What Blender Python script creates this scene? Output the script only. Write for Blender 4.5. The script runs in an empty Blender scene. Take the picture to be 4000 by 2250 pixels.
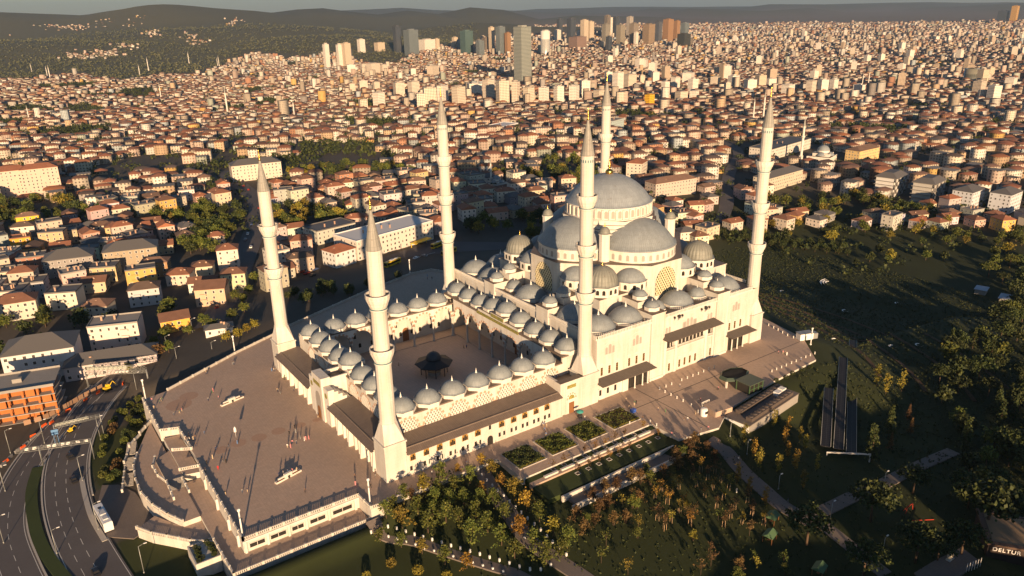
import bpy, math, random
import numpy as np
from mathutils import Vector
random.seed(7); rng = np.random.default_rng(7)
PI = math.pi; R = math.radians
sc = bpy.context.scene
COL = sc.collection

# ------------------------------------------------------------------ camera, sky, sun, exposure
YAW, PITCH, ROLL, FPX = 55.06, -20.08, -1.11, 3012.2
CAM = np.array([-87.09, -192.14, 137.13])
def cam_axes():
    y, p, r = R(YAW), R(PITCH), R(ROLL)
    f = np.array([math.cos(p)*math.cos(y), math.cos(p)*math.sin(y), math.sin(p)])
    ri = np.array([math.sin(y), -math.cos(y), 0.0]); up = np.cross(ri, f)
    return ri*math.cos(r)+up*math.sin(r), -ri*math.sin(r)+up*math.cos(r), f
CR, CU, CF = cam_axes()
cd = bpy.data.cameras.new('camera'); cam = bpy.data.objects.new('camera', cd); COL.objects.link(cam)
cd.sensor_width = 36.0; cd.lens = 36.0*FPX/4000.0; cd.clip_start = 1.0; cd.clip_end = 90000.0
from mathutils import Matrix
cam.matrix_world = Matrix(((CR[0], CU[0], -CF[0], CAM[0]), (CR[1], CU[1], -CF[1], CAM[1]), (CR[2], CU[2], -CF[2], CAM[2]), (0, 0, 0, 1)))
sc.camera = cam
HAZE = 3.2e-5
SUN_EL, SUN_AZ = 9.8, 246.6            # direction towards the sun, counter-clockwise from +X
w = bpy.data.worlds.new('World'); sc.world = w; w.use_nodes = True
nt = w.node_tree; nt.nodes.clear()
sky = nt.nodes.new('ShaderNodeTexSky'); sky.sky_type = 'NISHITA'; sky.sun_disc = False
sky.sun_elevation = R(SUN_EL); sky.sun_rotation = R(90-SUN_AZ); sky.altitude = 350; sky.air_density = 1.0; sky.dust_density = 0.4; sky.ozone_density = 2.5
bg = nt.nodes.new('ShaderNodeBackground'); bg.inputs[1].default_value = 0.05
wo = nt.nodes.new('ShaderNodeOutputWorld'); nt.links.new(sky.outputs[0], bg.inputs[0]); nt.links.new(bg.outputs[0], wo.inputs[0])
sl = bpy.data.lights.new('sun', 'SUN'); so = bpy.data.objects.new('sun', sl); COL.objects.link(so)
sl.energy = 5.0; sl.angle = R(0.55); sl.color = (1.0, 0.675, 0.385)
sd = Vector((math.cos(R(SUN_EL))*math.cos(R(SUN_AZ)), math.cos(R(SUN_EL))*math.sin(R(SUN_AZ)), math.sin(R(SUN_EL))))
so.rotation_euler = sd.to_track_quat('Z', 'Y').to_euler(); so.location = (-300, -500, 400)
sc.view_settings.view_transform = 'Standard'; sc.view_settings.look = 'None'; sc.view_settings.gamma = 1.0
sc.view_settings.exposure = 1.04; sc.view_settings.use_curve_mapping = False
sc.cycles.max_bounces = 5; sc.cycles.diffuse_bounces = 2; sc.cycles.glossy_bounces = 2; sc.cycles.volume_bounces = 0
sc.cycles.transmission_bounces = 2; sc.cycles.transparent_max_bounces = 6

# pixel (4000 x 2250 frame) <-> world, used to read positions of things off the ground they stand on
def ray(px, py):
    d = CF*FPX + CR*(px-2000) - CU*(py-1125); return d/np.linalg.norm(d)
def pz(px, py, z=0.0):
    d = ray(px, py); p = CAM + d*(z-CAM[2])/d[2]; return float(p[0]), float(p[1])
def proj(x, y, z):
    v = np.array([x, y, z])-CAM; t = float(v@CF)
    if t <= 1: return (-9e9, -9e9, t)
    return 2000+FPX*float(v@CR)/t, 1125-FPX*float(v@CU)/t, t
def inview(x, y, z, m=250):
    a, b, t = proj(x, y, z); return t > 1 and -m < a < 4000+m and -m < b < 2250+m

# ------------------------------------------------------------------ mesh builder
class MB:
    def __init__(s): s.v = []; s.f = []; s.m = []; s.s = []
    def add(s, vs, fs, m=0, sm=False):
        b = len(s.v); s.v.extend(vs)
        for f in fs: s.f.append(tuple(i+b for i in f)); s.m.append(m); s.s.append(sm)
        return s
    def box(s, x0, x1, y0, y1, z0, z1, m=0, top=None):
        s.add([(x0,y0,z0),(x1,y0,z0),(x1,y1,z0),(x0,y1,z0),(x0,y0,z1),(x1,y0,z1),(x1,y1,z1),(x0,y1,z1)],
              [(3,2,1,0),(0,1,5,4),(1,2,6,5),(2,3,7,6),(3,0,4,7)], m)
        b = len(s.v)-8; s.f.append((b+4,b+5,b+6,b+7)); s.m.append(m if top is None else top); s.s.append(False); return s
    def obox(s, cx, cy, hx, hy, z0, z1, a=0.0, m=0, top=None):
        c, n = math.cos(a), math.sin(a)
        P = [(cx+c*x-n*y, cy+n*x+c*y) for x, y in ((-hx,-hy),(hx,-hy),(hx,hy),(-hx,hy))]
        return s.prism(P, z0, z1, m, top)
    def prism(s, poly, z0, z1, m=0, top=None, bottom=True):
        n = len(poly); b = len(s.v)
        s.v.extend([(x,y,z0) for x, y in poly]); s.v.extend([(x,y,z1) for x, y in poly])
        for i in range(n):
            j = (i+1) % n; s.f.append((b+i,b+j,b+n+j,b+n+i)); s.m.append(m); s.s.append(False)
        s.f.append(tuple(range(b+n, b+2*n))); s.m.append(m if top is None else top); s.s.append(False)
        if bottom: s.f.append(tuple(range(b+n-1, b-1, -1))); s.m.append(m); s.s.append(False)
        return s
    def lathe(s, prof, n, cx=0, cy=0, ph=0.0, m=0, sm=True, arc=None, flute=None, cap=True):
        full = arc is None; a0, a1 = (0, 2*PI) if full else arc
        cnt = n if full else n+1; b = len(s.v)
        for r, z in prof:
            for i in range(cnt):
                a = ph + a0 + (a1-a0)*i/n; rr = r if flute is None else r*flute(i, z)
                s.v.append((cx+rr*math.cos(a), cy+rr*math.sin(a), z))
        for k in range(len(prof)-1):
            for i in range(n):
                j = (i+1) % cnt if full else i+1
                s.f.append((b+k*cnt+i, b+k*cnt+j, b+(k+1)*cnt+j, b+(k+1)*cnt+i)); s.m.append(m); s.s.append(sm)
        if cap and full:
            s.f.append(tuple(b+(len(prof)-1)*cnt+i for i in range(cnt))); s.m.append(m); s.s.append(False)
        return s
    def tube(s, p0, p1, r0, r1=None, n=6, m=0, sm=True):
        r1 = r0 if r1 is None else r1
        d = Vector(p1)-Vector(p0); q = d.to_track_quat('Z', 'Y'); b = len(s.v)
        for p, r in ((p0, r0), (p1, r1)):
            for i in range(n):
                a = 2*PI*i/n; v = q @ Vector((r*math.cos(a), r*math.sin(a), 0)); s.v.append((p[0]+v.x, p[1]+v.y, p[2]+v.z))
        for i in range(n):
            j = (i+1) % n; s.f.append((b+i,b+j,b+n+j,b+n+i)); s.m.append(m); s.s.append(sm)
        s.f.append(tuple(b+n+i for i in range(n))); s.m.append(m); s.s.append(False)
        s.f.append(tuple(b+n-1-i for i in range(n))); s.m.append(m); s.s.append(False)
        return s
    def mesh(s, name, mats):
        me = bpy.data.meshes.new(name); me.from_pydata(s.v, [], s.f)
        for mt in (mats if isinstance(mats, (list, tuple)) else [mats]): me.materials.append(mt)
        me.polygons.foreach_set('material_index', s.m); me.polygons.foreach_set('use_smooth', s.s); me.update(); return me
def link(name, data, parent=None, loc=(0,0,0), rz=0.0, **pr):
    o = bpy.data.objects.new(name, data); COL.objects.link(o); o.location = loc
    if rz: o.rotation_euler = (0, 0, rz)
    if parent is not None: o.parent = parent
    for k, v in pr.items():
        if v is not None: o[k] = v
    return o
def thing(name, label, cat, loc=(0,0,0), rz=0.0, group=None):
    return link(name, None, None, loc, rz, label=label, category=cat, group=group)
def solo(name, mb, mats, label, cat, loc=(0,0,0), rz=0.0, group=None):
    return link(name, mb.mesh(name, mats) if isinstance(mb, MB) else mb, None, loc, rz, label=label, category=cat, group=group)
def part(name, mb, mats, parent, loc=(0,0,0), rz=0.0, **pr):
    return link(name, mb.mesh(name, mats) if isinstance(mb, MB) else mb, parent, loc, rz, **pr)
def struct(name, mb, mats, **pr):
    return link(name, mb.mesh(name, mats) if isinstance(mb, MB) else mb, None, kind='structure', **pr)
def copy_tree(o, loc=None, rz=None, parent=None, label=None, group=None, color=None, scale=None):
    c = o.copy(); COL.objects.link(c); c.parent = parent
    if loc is not None: c.location = loc
    if rz is not None: c.rotation_euler = (0, 0, rz)
    if scale is not None: c.scale = scale
    if label: c['label'] = label
    if group: c['group'] = group
    if color: c.color = color
    for ch in o.children: copy_tree(ch, parent=c, color=color)
    return c
def hide_tree(o):                      # remove a prototype once its copies are made
    for ch in list(o.children): hide_tree(ch)
    bpy.data.objects.remove(o)

# ------------------------------------------------------------------ materials
def mat(name, col, rough=0.8, metal=0.0, spec=0.3):
    m = bpy.data.materials.new(name); m.use_nodes = True
    b = m.node_tree.nodes['Principled BSDF']; b.inputs['Base Color'].default_value = (*col, 1)
    b.inputs['Roughness'].default_value = rough; b.inputs['Metallic'].default_value = metal; b.inputs['Specular IOR Level'].default_value = spec
    return m
class N:                               # small node helper
    def __init__(s, m): s.m = m; s.t = m.node_tree; s.b = s.t.nodes['Principled BSDF']
    def n(s, ty, **kw):
        x = s.t.nodes.new(ty)
        for k, v in kw.items(): setattr(x, k, v)
        return x
    def l(s, a, b): s.t.links.new(a, b)
    def math(s, op, a, b=None, c=None):
        x = s.n('ShaderNodeMath', operation=op)
        for i, v in enumerate((a, b, c)):
            if v is None: continue
            if isinstance(v, (int, float)): x.inputs[i].default_value = v
            else: s.l(v, x.inputs[i])
        return x.outputs[0]
    def mix(s, f, a, b, mode='MIX'):
        x = s.n('ShaderNodeMix', data_type='RGBA', blend_type=mode)
        for sock, v in ((x.inputs[0], f), (x.inputs[6], a), (x.inputs[7], b)):
            if isinstance(v, (int, float)): sock.default_value = v
            elif isinstance(v, tuple): sock.default_value = (*v, 1) if len(v) == 3 else v
            else: s.l(v, sock)
        return x.outputs[2]
    def coord(s, k='Object'): return s.n('ShaderNodeTexCoord').outputs[k]
    def sep(s, v):
        x = s.n('ShaderNodeSeparateXYZ'); s.l(v, x.inputs[0]); return x.outputs
    def noise(s, sc, det=3, co=None, rough=0.6, vec_scale=None):
        x = s.n('ShaderNodeTexNoise'); x.inputs['Scale'].default_value = sc; x.inputs['Detail'].default_value = det; x.inputs['Roughness'].default_value = rough
        co = s.coord() if co is None else co
        if vec_scale:
            mp = s.n('ShaderNodeMapping'); mp.inputs['Scale'].default_value = vec_scale; s.l(co, mp.inputs[0]); co = mp.outputs[0]
        s.l(co, x.inputs['Vector']); return x.outputs[0]
    def ramp(s, f, stops):
        x = s.n('ShaderNodeValToRGB'); e = x.color_ramp.elements
        while len(e) < len(stops): e.new(0.5)
        for i, (p, c) in enumerate(stops): e[i].position = p; e[i].color = (*c, 1)
        s.l(f, x.inputs[0]); return x.outputs[0]
    def base(s, c): s.l(c, s.b.inputs['Base Color'])
    def bump(s, h, st=0.3, d=0.05):
        x = s.n('ShaderNodeBump'); x.inputs['Strength'].default_value = st; x.inputs['Distance'].default_value = d; s.l(h, x.inputs['Height']); s.l(x.outputs[0], s.b.inputs['Normal'])
def stone(name, c, var=0.16, block=(2.6, 1.1), joint=0.26):
    m = mat(name, c, 0.85); k = N(m); co = k.coord()
    n1 = k.noise(0.12, 4, co); n2 = k.noise(1.6, 3, co)
    x, y, z = k.sep(co)
    cz = k.math('DIVIDE', z, block[1]); row = k.math('FLOOR', cz); fz = k.math('FRACT', cz)
    cx = k.math('DIVIDE', k.math('ADD', k.math('ADD', x, k.math('MULTIPLY', y, 0.93)), k.math('MULTIPLY', row, block[0]*0.5)), block[0])
    fx = k.math('FRACT', cx)
    wn = k.n('ShaderNodeTexWhiteNoise', noise_dimensions='2D'); cb = k.n('ShaderNodeCombineXYZ'); k.l(k.math('FLOOR', cx), cb.inputs[0]); k.l(row, cb.inputs[1]); k.l(cb.outputs[0], wn.inputs['Vector'])
    j = k.math('MAXIMUM', k.math('LESS_THAN', fz, 0.06), k.math('LESS_THAN', fx, 0.03))
    d = tuple(v*(1-var*2.2) for v in c); l = tuple(min(1, v*(1+var*.4)) for v in c)
    st = k.noise(0.5, 4, co, vec_scale=(1, 1, 0.12))
    base = k.mix(n1, d, l); base = k.mix(k.math('MULTIPLY', wn.outputs[0], var), base, tuple(v*.7 for v in c))
    base = k.mix(k.math('MULTIPLY', k.math('SUBTRACT', st, 0.43), 1.5), base, (c[0]*.62, c[1]*.52, c[2]*.42))
    base = k.mix(k.math('MULTIPLY', j, joint), base, tuple(v*.45 for v in c))
    k.base(base); k.bump(n2, 0.15, 0.03); return m
M = {}
M['stone'] = stone('white_stone', (0.66, 0.63, 0.58))
M['stone2'] = stone('white_stone_trim', (0.70, 0.67, 0.62), 0.10, (3.1, 1.3), 0.14)
M['parapet'] = stone('parapet_stone', (0.60, 0.57, 0.52), 0.1, (2.4, 5.0), 0.12)
M['red_stone'] = mat('red_voussoir_stone', (0.44, 0.28, 0.20), 0.85)
def lead(name, c, n_seams=0, horiz=1.0, flat=None):
    m = mat(name, c, 0.55, 0.0, 0.35); k = N(m); co = k.coord()
    n1 = k.noise(0.9, 5, co); n2 = k.noise(0.35, 3, co); x, y, z = k.sep(co)
    if flat is None:
        a = k.math('ARCTAN2', y, x); t = k.math('MULTIPLY', a, n_seams/(2*PI)); f = k.math('FRACT', t)
        seam = k.math('LESS_THAN', f, 0.11); row = k.math('FRACT', k.math('DIVIDE', z, horiz)); hs = k.math('LESS_THAN', row, 0.06)
        wn = k.n('ShaderNodeTexWhiteNoise', noise_dimensions='2D'); cb = k.n('ShaderNodeCombineXYZ'); k.l(k.math('FLOOR', t), cb.inputs[0]); k.l(k.math('FLOOR', k.math('DIVIDE', z, horiz)), cb.inputs[1]); k.l(cb.outputs[0], wn.inputs['Vector'])
        var = wn.outputs[0]; j = k.math('MAXIMUM', seam, k.math('MULTIPLY', hs, 0.5))
    else:
        u = x if flat == 'x' else y
        t = k.math('DIVIDE', u, 0.7); f = k.math('FRACT', t); j = k.math('LESS_THAN', f, 0.16)
        wn = k.n('ShaderNodeTexWhiteNoise', noise_dimensions='2D'); cb = k.n('ShaderNodeCombineXYZ'); k.l(k.math('FLOOR', t), cb.inputs[0]); k.l(k.math('FLOOR', k.math('DIVIDE', y if flat == 'x' else x, 2.4)), cb.inputs[1]); k.l(cb.outputs[0], wn.inputs['Vector']); var = wn.outputs[0]
    base = k.mix(n2, tuple(v*.72 for v in c), tuple(v*1.18 for v in c))
    base = k.mix(k.math('MULTIPLY', var, 0.28), base, tuple(v*.6 for v in c))
    rust = k.math('MULTIPLY', k.math('GREATER_THAN', n1, 0.66), 0.45)
    base = k.mix(rust, base, (0.13, 0.085, 0.06))
    base = k.mix(k.math('MULTIPLY', j, 0.55), base, tuple(v*.42 for v in c))
    k.base(base); k.bump(j, 0.5, 0.05); return m
M['lead_small'] = lead('lead_dome_sheets', (0.255, 0.285, 0.305), 48, 1.1)
M['lead_big'] = lead('lead_main_dome_sheets', (0.275, 0.31, 0.345), 132, 1.5)
M['lead_half'] = lead('lead_half_dome_sheets', (0.26, 0.29, 0.31), 110, 1.4)
M['lead_melon'] = lead('lead_ribbed_dome', (0.225, 0.232, 0.21), 24, 2.0)
M['lead_cone'] = lead('lead_spire', (0.30, 0.29, 0.265), 16, 2.2)
M['lead_fx'] = lead('lead_roof_x', (0.185, 0.142, 0.115), flat='x')
M['lead_fy'] = lead('lead_roof_y', (0.185, 0.142, 0.115), flat='y')
M['canopy'] = lead('canopy_lead', (0.12, 0.10, 0.085), flat='x')
M['gold'] = mat('gold_leaf', (0.85, 0.52, 0.12), 0.25, 1.0)
M['finial'] = mat('pale_finial', (0.72, 0.70, 0.66), 0.45)
M['teal'] = mat('teal_tile_band', (0.06, 0.16, 0.18), 0.4)
M['glass'] = mat('dark_window_glass', (0.03, 0.028, 0.025), 0.12, 0, 0.6)
M['house_glass'] = mat('house_window_glass', (0.075, 0.07, 0.068), 0.2, 0, 0.5)
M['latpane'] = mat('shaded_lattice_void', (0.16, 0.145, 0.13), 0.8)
M['warmglass'] = mat('bronze_window_glass', (0.055, 0.035, 0.016), 0.15, 0, 0.6)
M['bronze'] = mat('bronze_window_frame', (0.42, 0.24, 0.06), 0.4, 0.3)
M['wood'] = mat('wooden_door', (0.22, 0.10, 0.04), 0.6)
M['lattice'] = mat('cream_lattice_stone', (0.62, 0.55, 0.36), 0.7)
M['greypane'] = mat('grey_plaster_window', (0.33, 0.30, 0.27), 0.7)
M['green_panel'] = mat('green_inscription_panel', (0.16, 0.17, 0.06), 0.6)
k = N(M['green_panel']); nn = k.noise(3.5, 4, vec_scale=(1, 1, 1.6)); k.base(k.mix(k.math('GREATER_THAN', nn, 0.54), (0.13, 0.15, 0.05), (0.52, 0.38, 0.10)))
def paving(name, c, tile, var=0.16):
    m = mat(name, c, 0.8); k = N(m); co = k.coord(); x, y, z = k.sep(co)
    big = k.noise(0.028, 5, co); mid = k.noise(0.22, 4, co); fine = k.noise(2.2, 2, co)
    tx, ty = k.math('DIVIDE', x, tile), k.math('DIVIDE', y, tile)
    wn = k.n('ShaderNodeTexWhiteNoise', noise_dimensions='2D'); cb = k.n('ShaderNodeCombineXYZ'); k.l(k.math('FLOOR', tx), cb.inputs[0]); k.l(k.math('FLOOR', ty), cb.inputs[1]); k.l(cb.outputs[0], wn.inputs['Vector'])
    j = k.math('MAXIMUM', k.math('LESS_THAN', k.math('FRACT', tx), 0.07), k.math('LESS_THAN', k.math('FRACT', ty), 0.07))
    b = k.mix(big, tuple(v*.66 for v in c), tuple(v*1.26 for v in c))
    b = k.mix(k.math('MULTIPLY', mid, 0.5), b, (c[0]*1.1, c[1]*.9, c[2]*.78))
    b = k.mix(k.math('MULTIPLY', wn.outputs[0], var*2), b, tuple(v*.62 for v in c))
    b = k.mix(k.math('MULTIPLY', j, 0.35), b, tuple(v*.4 for v in c)); b = k.mix(k.math('MULTIPLY', fine, 0.25), b, tuple(v*.6 for v in c))
    k.base(b); return m
M['plaza'] = paving('plaza_granite', (0.50, 0.385, 0.305), 0.9)
M['court'] = paving('courtyard_marble', (0.66, 0.52, 0.42), 1.4, 0.1)
M['cobble'] = paving('cobbled_path', (0.19, 0.165, 0.15), 0.6)
M['kerb'] = mat('kerb_stone', (0.42, 0.39, 0.35), 0.85)
def asphalt(name, c):
    m = mat(name, c, 0.85); k = N(m); co = k.coord(); a, b2 = k.noise(0.06, 5, co), k.noise(1.5, 4, co)
    k.base(k.mix(k.math('MULTIPLY', b2, 0.6), k.mix(a, tuple(v*.65 for v in c), tuple(v*1.4 for v in c)), tuple(v*.7 for v in c))); return m
M['asphalt'] = asphalt('asphalt', (0.115, 0.105, 0.105))
M['paint'] = mat('road_paint', (0.6, 0.58, 0.54), 0.7)
M['soil'] = asphalt('garden_soil', (0.09, 0.055, 0.03))
M['grass'] = asphalt('mown_grass', (0.045, 0.062, 0.017))
M['white'] = mat('white_paint', (0.75, 0.74, 0.72), 0.5)
M['metal'] = mat('galvanised_steel', (0.33, 0.34, 0.33), 0.45, 0.4)
M['dark'] = mat('dark_metal', (0.035, 0.035, 0.037), 0.5)
M['black'] = mat('black_rubber', (0.015, 0.015, 0.015), 0.8)
M['concrete'] = asphalt('grey_concrete', (0.30, 0.28, 0.26))
M['orange'] = mat('orange_plastic', (0.75, 0.11, 0.02), 0.5)
M['yellow'] = mat('yellow_paint', (0.75, 0.50, 0.03), 0.5)
M['brick'] = stone('hollow_clay_brick', (0.50, 0.17, 0.05), 0.15, (0.4, 0.22), 0.3)
def objcol(name, rough=0.8, noise=0.25, spec=0.3):
    m = mat(name, (0.5, 0.5, 0.5), rough, 0, spec); k = N(m); oi = k.n('ShaderNodeObjectInfo')
    a = k.noise(0.35, 4); b2 = k.noise(0.9, 3, vec_scale=(1, 1, 0.15))
    dk = k.mix(1.0, oi.outputs['Color'], (0.62, 0.58, 0.54), 'MULTIPLY')
    k.base(k.mix(k.math('MULTIPLY', k.math('ADD', a, b2), noise), oi.outputs['Color'], dk)); return m
M['wall'] = objcol('painted_render'); M['carpaint'] = objcol('car_paint', 0.3, 0.0, 0.6); M['cloth'] = objcol('cloth', 0.9, 0.1)
def tileroof():
    m = mat('clay_roof_tiles', (0.3, 0.12, 0.06), 0.85); k = N(m); oi = k.n('ShaderNodeObjectInfo')
    c = k.ramp(oi.outputs['Random'], [(0, (0.33, 0.14, 0.085)), (0.30, (0.25, 0.125, 0.085)), (0.55, (0.17, 0.10, 0.075)), (0.72, (0.36, 0.145, 0.08)), (0.88, (0.13, 0.10, 0.085)), (1, (0.28, 0.17, 0.125))])
    n1 = k.noise(0.3, 4); x, y, z = k.sep(k.coord()); j = k.math('LESS_THAN', k.math('FRACT', k.math('MULTIPLY', z, 3.0)), 0.3)
    b = k.mix(n1, k.mix(1.0, c, (0.6, 0.58, 0.56), 'MULTIPLY'), k.mix(1.0, c, (1.3, 1.25, 1.2), 'MULTIPLY'))
    k.base(k.mix(k.math('MULTIPLY', j, 0.3), b, (0.06, 0.035, 0.025))); return m
M['tile'] = tileroof()
def leafmat(name, stops, tr=0.0):
    m = mat(name, (0.06, 0.08, 0.02), 0.7); k = N(m); oi = k.n('ShaderNodeObjectInfo')
    g = k.n('ShaderNodeNewGeometry'); at = g.outputs['Random Per Island']
    c = k.ramp(at, stops)
    hv = k.n('ShaderNodeHueSaturation'); k.l(c, hv.inputs['Color']); k.l(k.math('ADD', 0.487, k.math('MULTIPLY', oi.outputs['Random'], 0.026)), hv.inputs['Hue']); k.l(k.math('ADD', 0.75, k.math('MULTIPLY', oi.outputs['Random'], 0.5)), hv.inputs['Value'])
    k.base(hv.outputs[0]); return m
M['leaf_green'] = leafmat('green_leaves', [(0, (0.040, 0.058, 0.011)), (0.5, (0.082, 0.100, 0.018)), (1, (0.135, 0.135, 0.024))])
M['leaf_yellow'] = leafmat('yellowing_leaves', [(0, (0.09, 0.085, 0.015)), (0.5, (0.17, 0.14, 0.02)), (1, (0.26, 0.19, 0.025))])
M['leaf_orange'] = leafmat('orange_autumn_leaves', [(0, (0.12, 0.065, 0.013)), (0.5, (0.21, 0.115, 0.018)), (1, (0.30, 0.19, 0.026))])
M['leaf_red'] = leafmat('russet_leaves', [(0, (0.055, 0.036, 0.016)), (0.5, (0.10, 0.056, 0.022)), (1, (0.14, 0.085, 0.028))])
M['leaf_dark'] = leafmat('dark_pine_needles', [(0, (0.016, 0.026, 0.008)), (0.5, (0.036, 0.050, 0.013)), (1, (0.066, 0.076, 0.018))])
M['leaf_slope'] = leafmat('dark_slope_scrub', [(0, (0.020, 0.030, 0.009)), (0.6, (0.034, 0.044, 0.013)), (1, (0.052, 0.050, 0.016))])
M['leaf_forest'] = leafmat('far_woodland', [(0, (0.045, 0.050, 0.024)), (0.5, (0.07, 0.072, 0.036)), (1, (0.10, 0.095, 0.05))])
M['bark'] = mat('bark', (0.10, 0.065, 0.042), 0.9)
# ------------------------------------------------------------------ terrain
def sstep(a, b, x): t = np.clip((x-a)/(b-a), 0, 1); return t*t*(3-2*t)
LIMS = [3300, 3350, 3500, 4100, 4400, 5600]
HILLS = []   # (x, y, rx, ry, rot, h)
def dirp(px, dist):                      # point at a distance in the compass direction of a picture column
    a = R(YAW)-math.atan((px-2000)/FPX); return CAM[0]+dist*math.cos(a), CAM[1]+dist*math.sin(a), a
for px, d, rl, rt, h in ((-900, 9200, 1500, 2600, 285), (150, 9000, 1500, 1700, 262), (800, 8600, 1300, 1500, 320), (1280, 9300, 1000, 900, 270),
                         (1640, 9800, 900, 700, 215), (1900, 10500, 900, 650, 245), (2330, 11200, 1200, 1200, 105), (2740, 14500, 900, 750, 195), (3050, 15000, 900, 700, 150), (3150, 19000, 1200, 2400, 190),
                         (900, 6500, 1100, 1300, 150), (1900, 6800, 900, 900, 105), (250, 5600, 900, 1000, 95), (1350, 5400, 800, 800, 70), (2200, 6900, 700, 700, 70),
                         (4700, 17000, 2400, 3600, 185), (3900, 17500, 1500, 1500, 140), (2650, 16500, 1100, 1400, 165), (3420, 22000, 2000, 3500, 170), (1500, 17000, 1500, 4200, 235), (2450, 21000, 2000, 5200, 170)):
    x, y, a = dirp(px, d); HILLS.append((x, y, rl, rt, a, h))
RIM = [(86.5, -39.5), (103, -42.4), (115.3, -36), (146, -32), (176, -30.2), (190.5, -14), (196, 12), (205, 70), (185, 140), (113, 158)]
def rim_dist(x, y):
    best = np.full(np.shape(x), 9e9)
    for (x0, y0), (x1, y1) in zip(RIM[:-1], RIM[1:]):
        dx, dy = x1-x0, y1-y0; t = np.clip(((x-x0)*dx+(y-y0)*dy)/(dx*dx+dy*dy), 0, 1); best = np.minimum(best, np.hypot(x-x0-t*dx, y-y0-t*dy))
    return best
def ground(x, y):
    x = np.asarray(x, float); y = np.asarray(y, float)
    r = np.hypot(x-80, y-47)
    z = np.interp(r, [0, 125, 175, 260, 450, 700, 1100, 2000, 3200, 40000], [-1.2, -1.2, -8, -9, -14, -20, -46, -86, -97, -100])
    # east slope below the prayer hall
    th = np.arctan2(y-47, x-80); wr = sstep(R(62), R(20), np.abs(th-R(-8)))
    zr = np.interp(r, [0, 112, 130, 190, 260, 360, 500, 700, 1100, 2000, 3200, 40000], [-1.2, -1.2, -6, -25, -38, -38, -30, -25, -46, -86, -97, -100])
    z = z*(1-wr)+zr*wr
    # street level west of the plaza
    ws = sstep(-50, -55, x)*sstep(-60, -20, y)*sstep(420, 300, r)
    z = z*(1-ws)+(-8.3)*ws
    # park south of the mosque
    wp = sstep(-11.5, -14, y)*sstep(330, 240, r)
    zp = -1.6-0.055*np.clip(-14-y, 0, 400)-4.6*sstep(25, -12, x)*sstep(-10, -22, y)-0.10*np.clip(x-110, 0, 300)
    z = z*(1-wp)+zp*wp
    rd_ = rim_dist(x, y); z = np.where(rd_ < 120, np.maximum(z, -0.7-0.10*np.minimum(rd_, 5)-0.36*np.clip(rd_-5, 0, 200)), z)
    # rises added behind the camera, out of the picture, to shade houses and park
    wq = sstep(-8, -13, x)*sstep(-13.6, -12.4, y)*sstep(-60, -55, x)*sstep(125, 105, y); z = z*(1-wq)-10.0*wq
    d2 = ((x+235)/75)**2+((y+130)/130)**2; z = z+30*np.exp(-d2*1.1)*sstep(-120, -170, x)
    s_ = -.6*(x+47)-.8*(y+8); t_ = .8*(x+47)-.6*(y+8); z = z+sstep(22, 90, s_)*sstep(10, 60, t_)*(6+16*sstep(70, 170, t_))*sstep(330, 250, s_)
    far = np.zeros_like(z)
    for hx, hy, rl, rt, a, h in HILLS:
        dx, dy = x-hx, y-hy; u = dx*math.cos(a)+dy*math.sin(a); v = -dx*math.sin(a)+dy*math.cos(a)
        far = np.maximum(far, h*np.exp(-((u/rl)**2+(v/rt)**2)))
    rough = 9*np.sin(x/420+1.3)*np.cos(y/510+.4)+5*np.sin(x/170)*np.sin(y/210+1)
    return z+far+rough*sstep(900, 2600, r)+far*0.10*np.sin(x/310+y/190)*np.cos(y/270-x/520)
def gz(x, y): return float(ground(x, y))
def axis(c, fine, lo, hi, half):
    a = list(np.arange(c-half, c+half+.1, fine)); s = fine; p = a[-1]
    while p < hi: s *= 1.10; p += s; a.append(p)
    s = fine; p = a[0]; b = []
    while p > lo: s *= 1.10; p -= s; b.append(p)
    return np.array(b[::-1]+a)
gx, gy = axis(60, 2.5, -14000, 34000, 260), axis(20, 2.5, -2500, 34000, 230)
XX, YY = np.meshgrid(gx, gy, indexing='ij'); ZZ = ground(XX, YY)
nx, ny = len(gx), len(gy)
me = bpy.data.meshes.new('ground')
me.vertices.add(nx*ny); me.vertices.foreach_set('co', np.stack([XX, YY, ZZ], -1).reshape(-1).astype(np.float32))
ii, jj = np.meshgrid(np.arange(nx-1), np.arange(ny-1), indexing='ij'); a = (ii*ny+jj).reshape(-1)
fc = np.stack([a, a+ny, a+ny+1, a+1], 1).astype(np.int32)
me.loops.add(fc.size); me.loops.foreach_set('vertex_index', fc.reshape(-1)); me.polygons.add(len(fc))
me.polygons.foreach_set('loop_start', np.arange(0, fc.size, 4, dtype=np.int32)); me.polygons.foreach_set('loop_total', np.full(len(fc), 4, np.int32))
me.polygons.foreach_set('use_smooth', np.ones(len(fc), bool)); me.update(calc_edges=True)
rr = np.hypot(XX-80, YY-47)
def lerp(c, t, w): return c*(1-w[..., None])+np.array(t)*w[..., None]
cc = np.zeros(XX.shape+(3,))+np.array([0.10, 0.088, 0.078])
th = np.arctan2(YY-47, XX-80)
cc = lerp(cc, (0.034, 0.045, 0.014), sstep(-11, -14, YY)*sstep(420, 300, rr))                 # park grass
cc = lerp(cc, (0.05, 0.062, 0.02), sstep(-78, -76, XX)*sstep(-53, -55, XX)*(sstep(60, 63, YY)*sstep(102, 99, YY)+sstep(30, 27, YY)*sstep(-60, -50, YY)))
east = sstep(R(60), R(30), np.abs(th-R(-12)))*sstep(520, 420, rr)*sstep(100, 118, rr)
cc = lerp(cc, (0.030, 0.040, 0.013), east)  # slope grass; the valley's shade is put into this darker ground colour
gl = np.exp(-(((XX-212)/26)**2+((YY-96)/22)**2)); cc = lerp(cc, (0.16, 0.085, 0.022), np.clip(gl*1.2, 0, 1))
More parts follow.
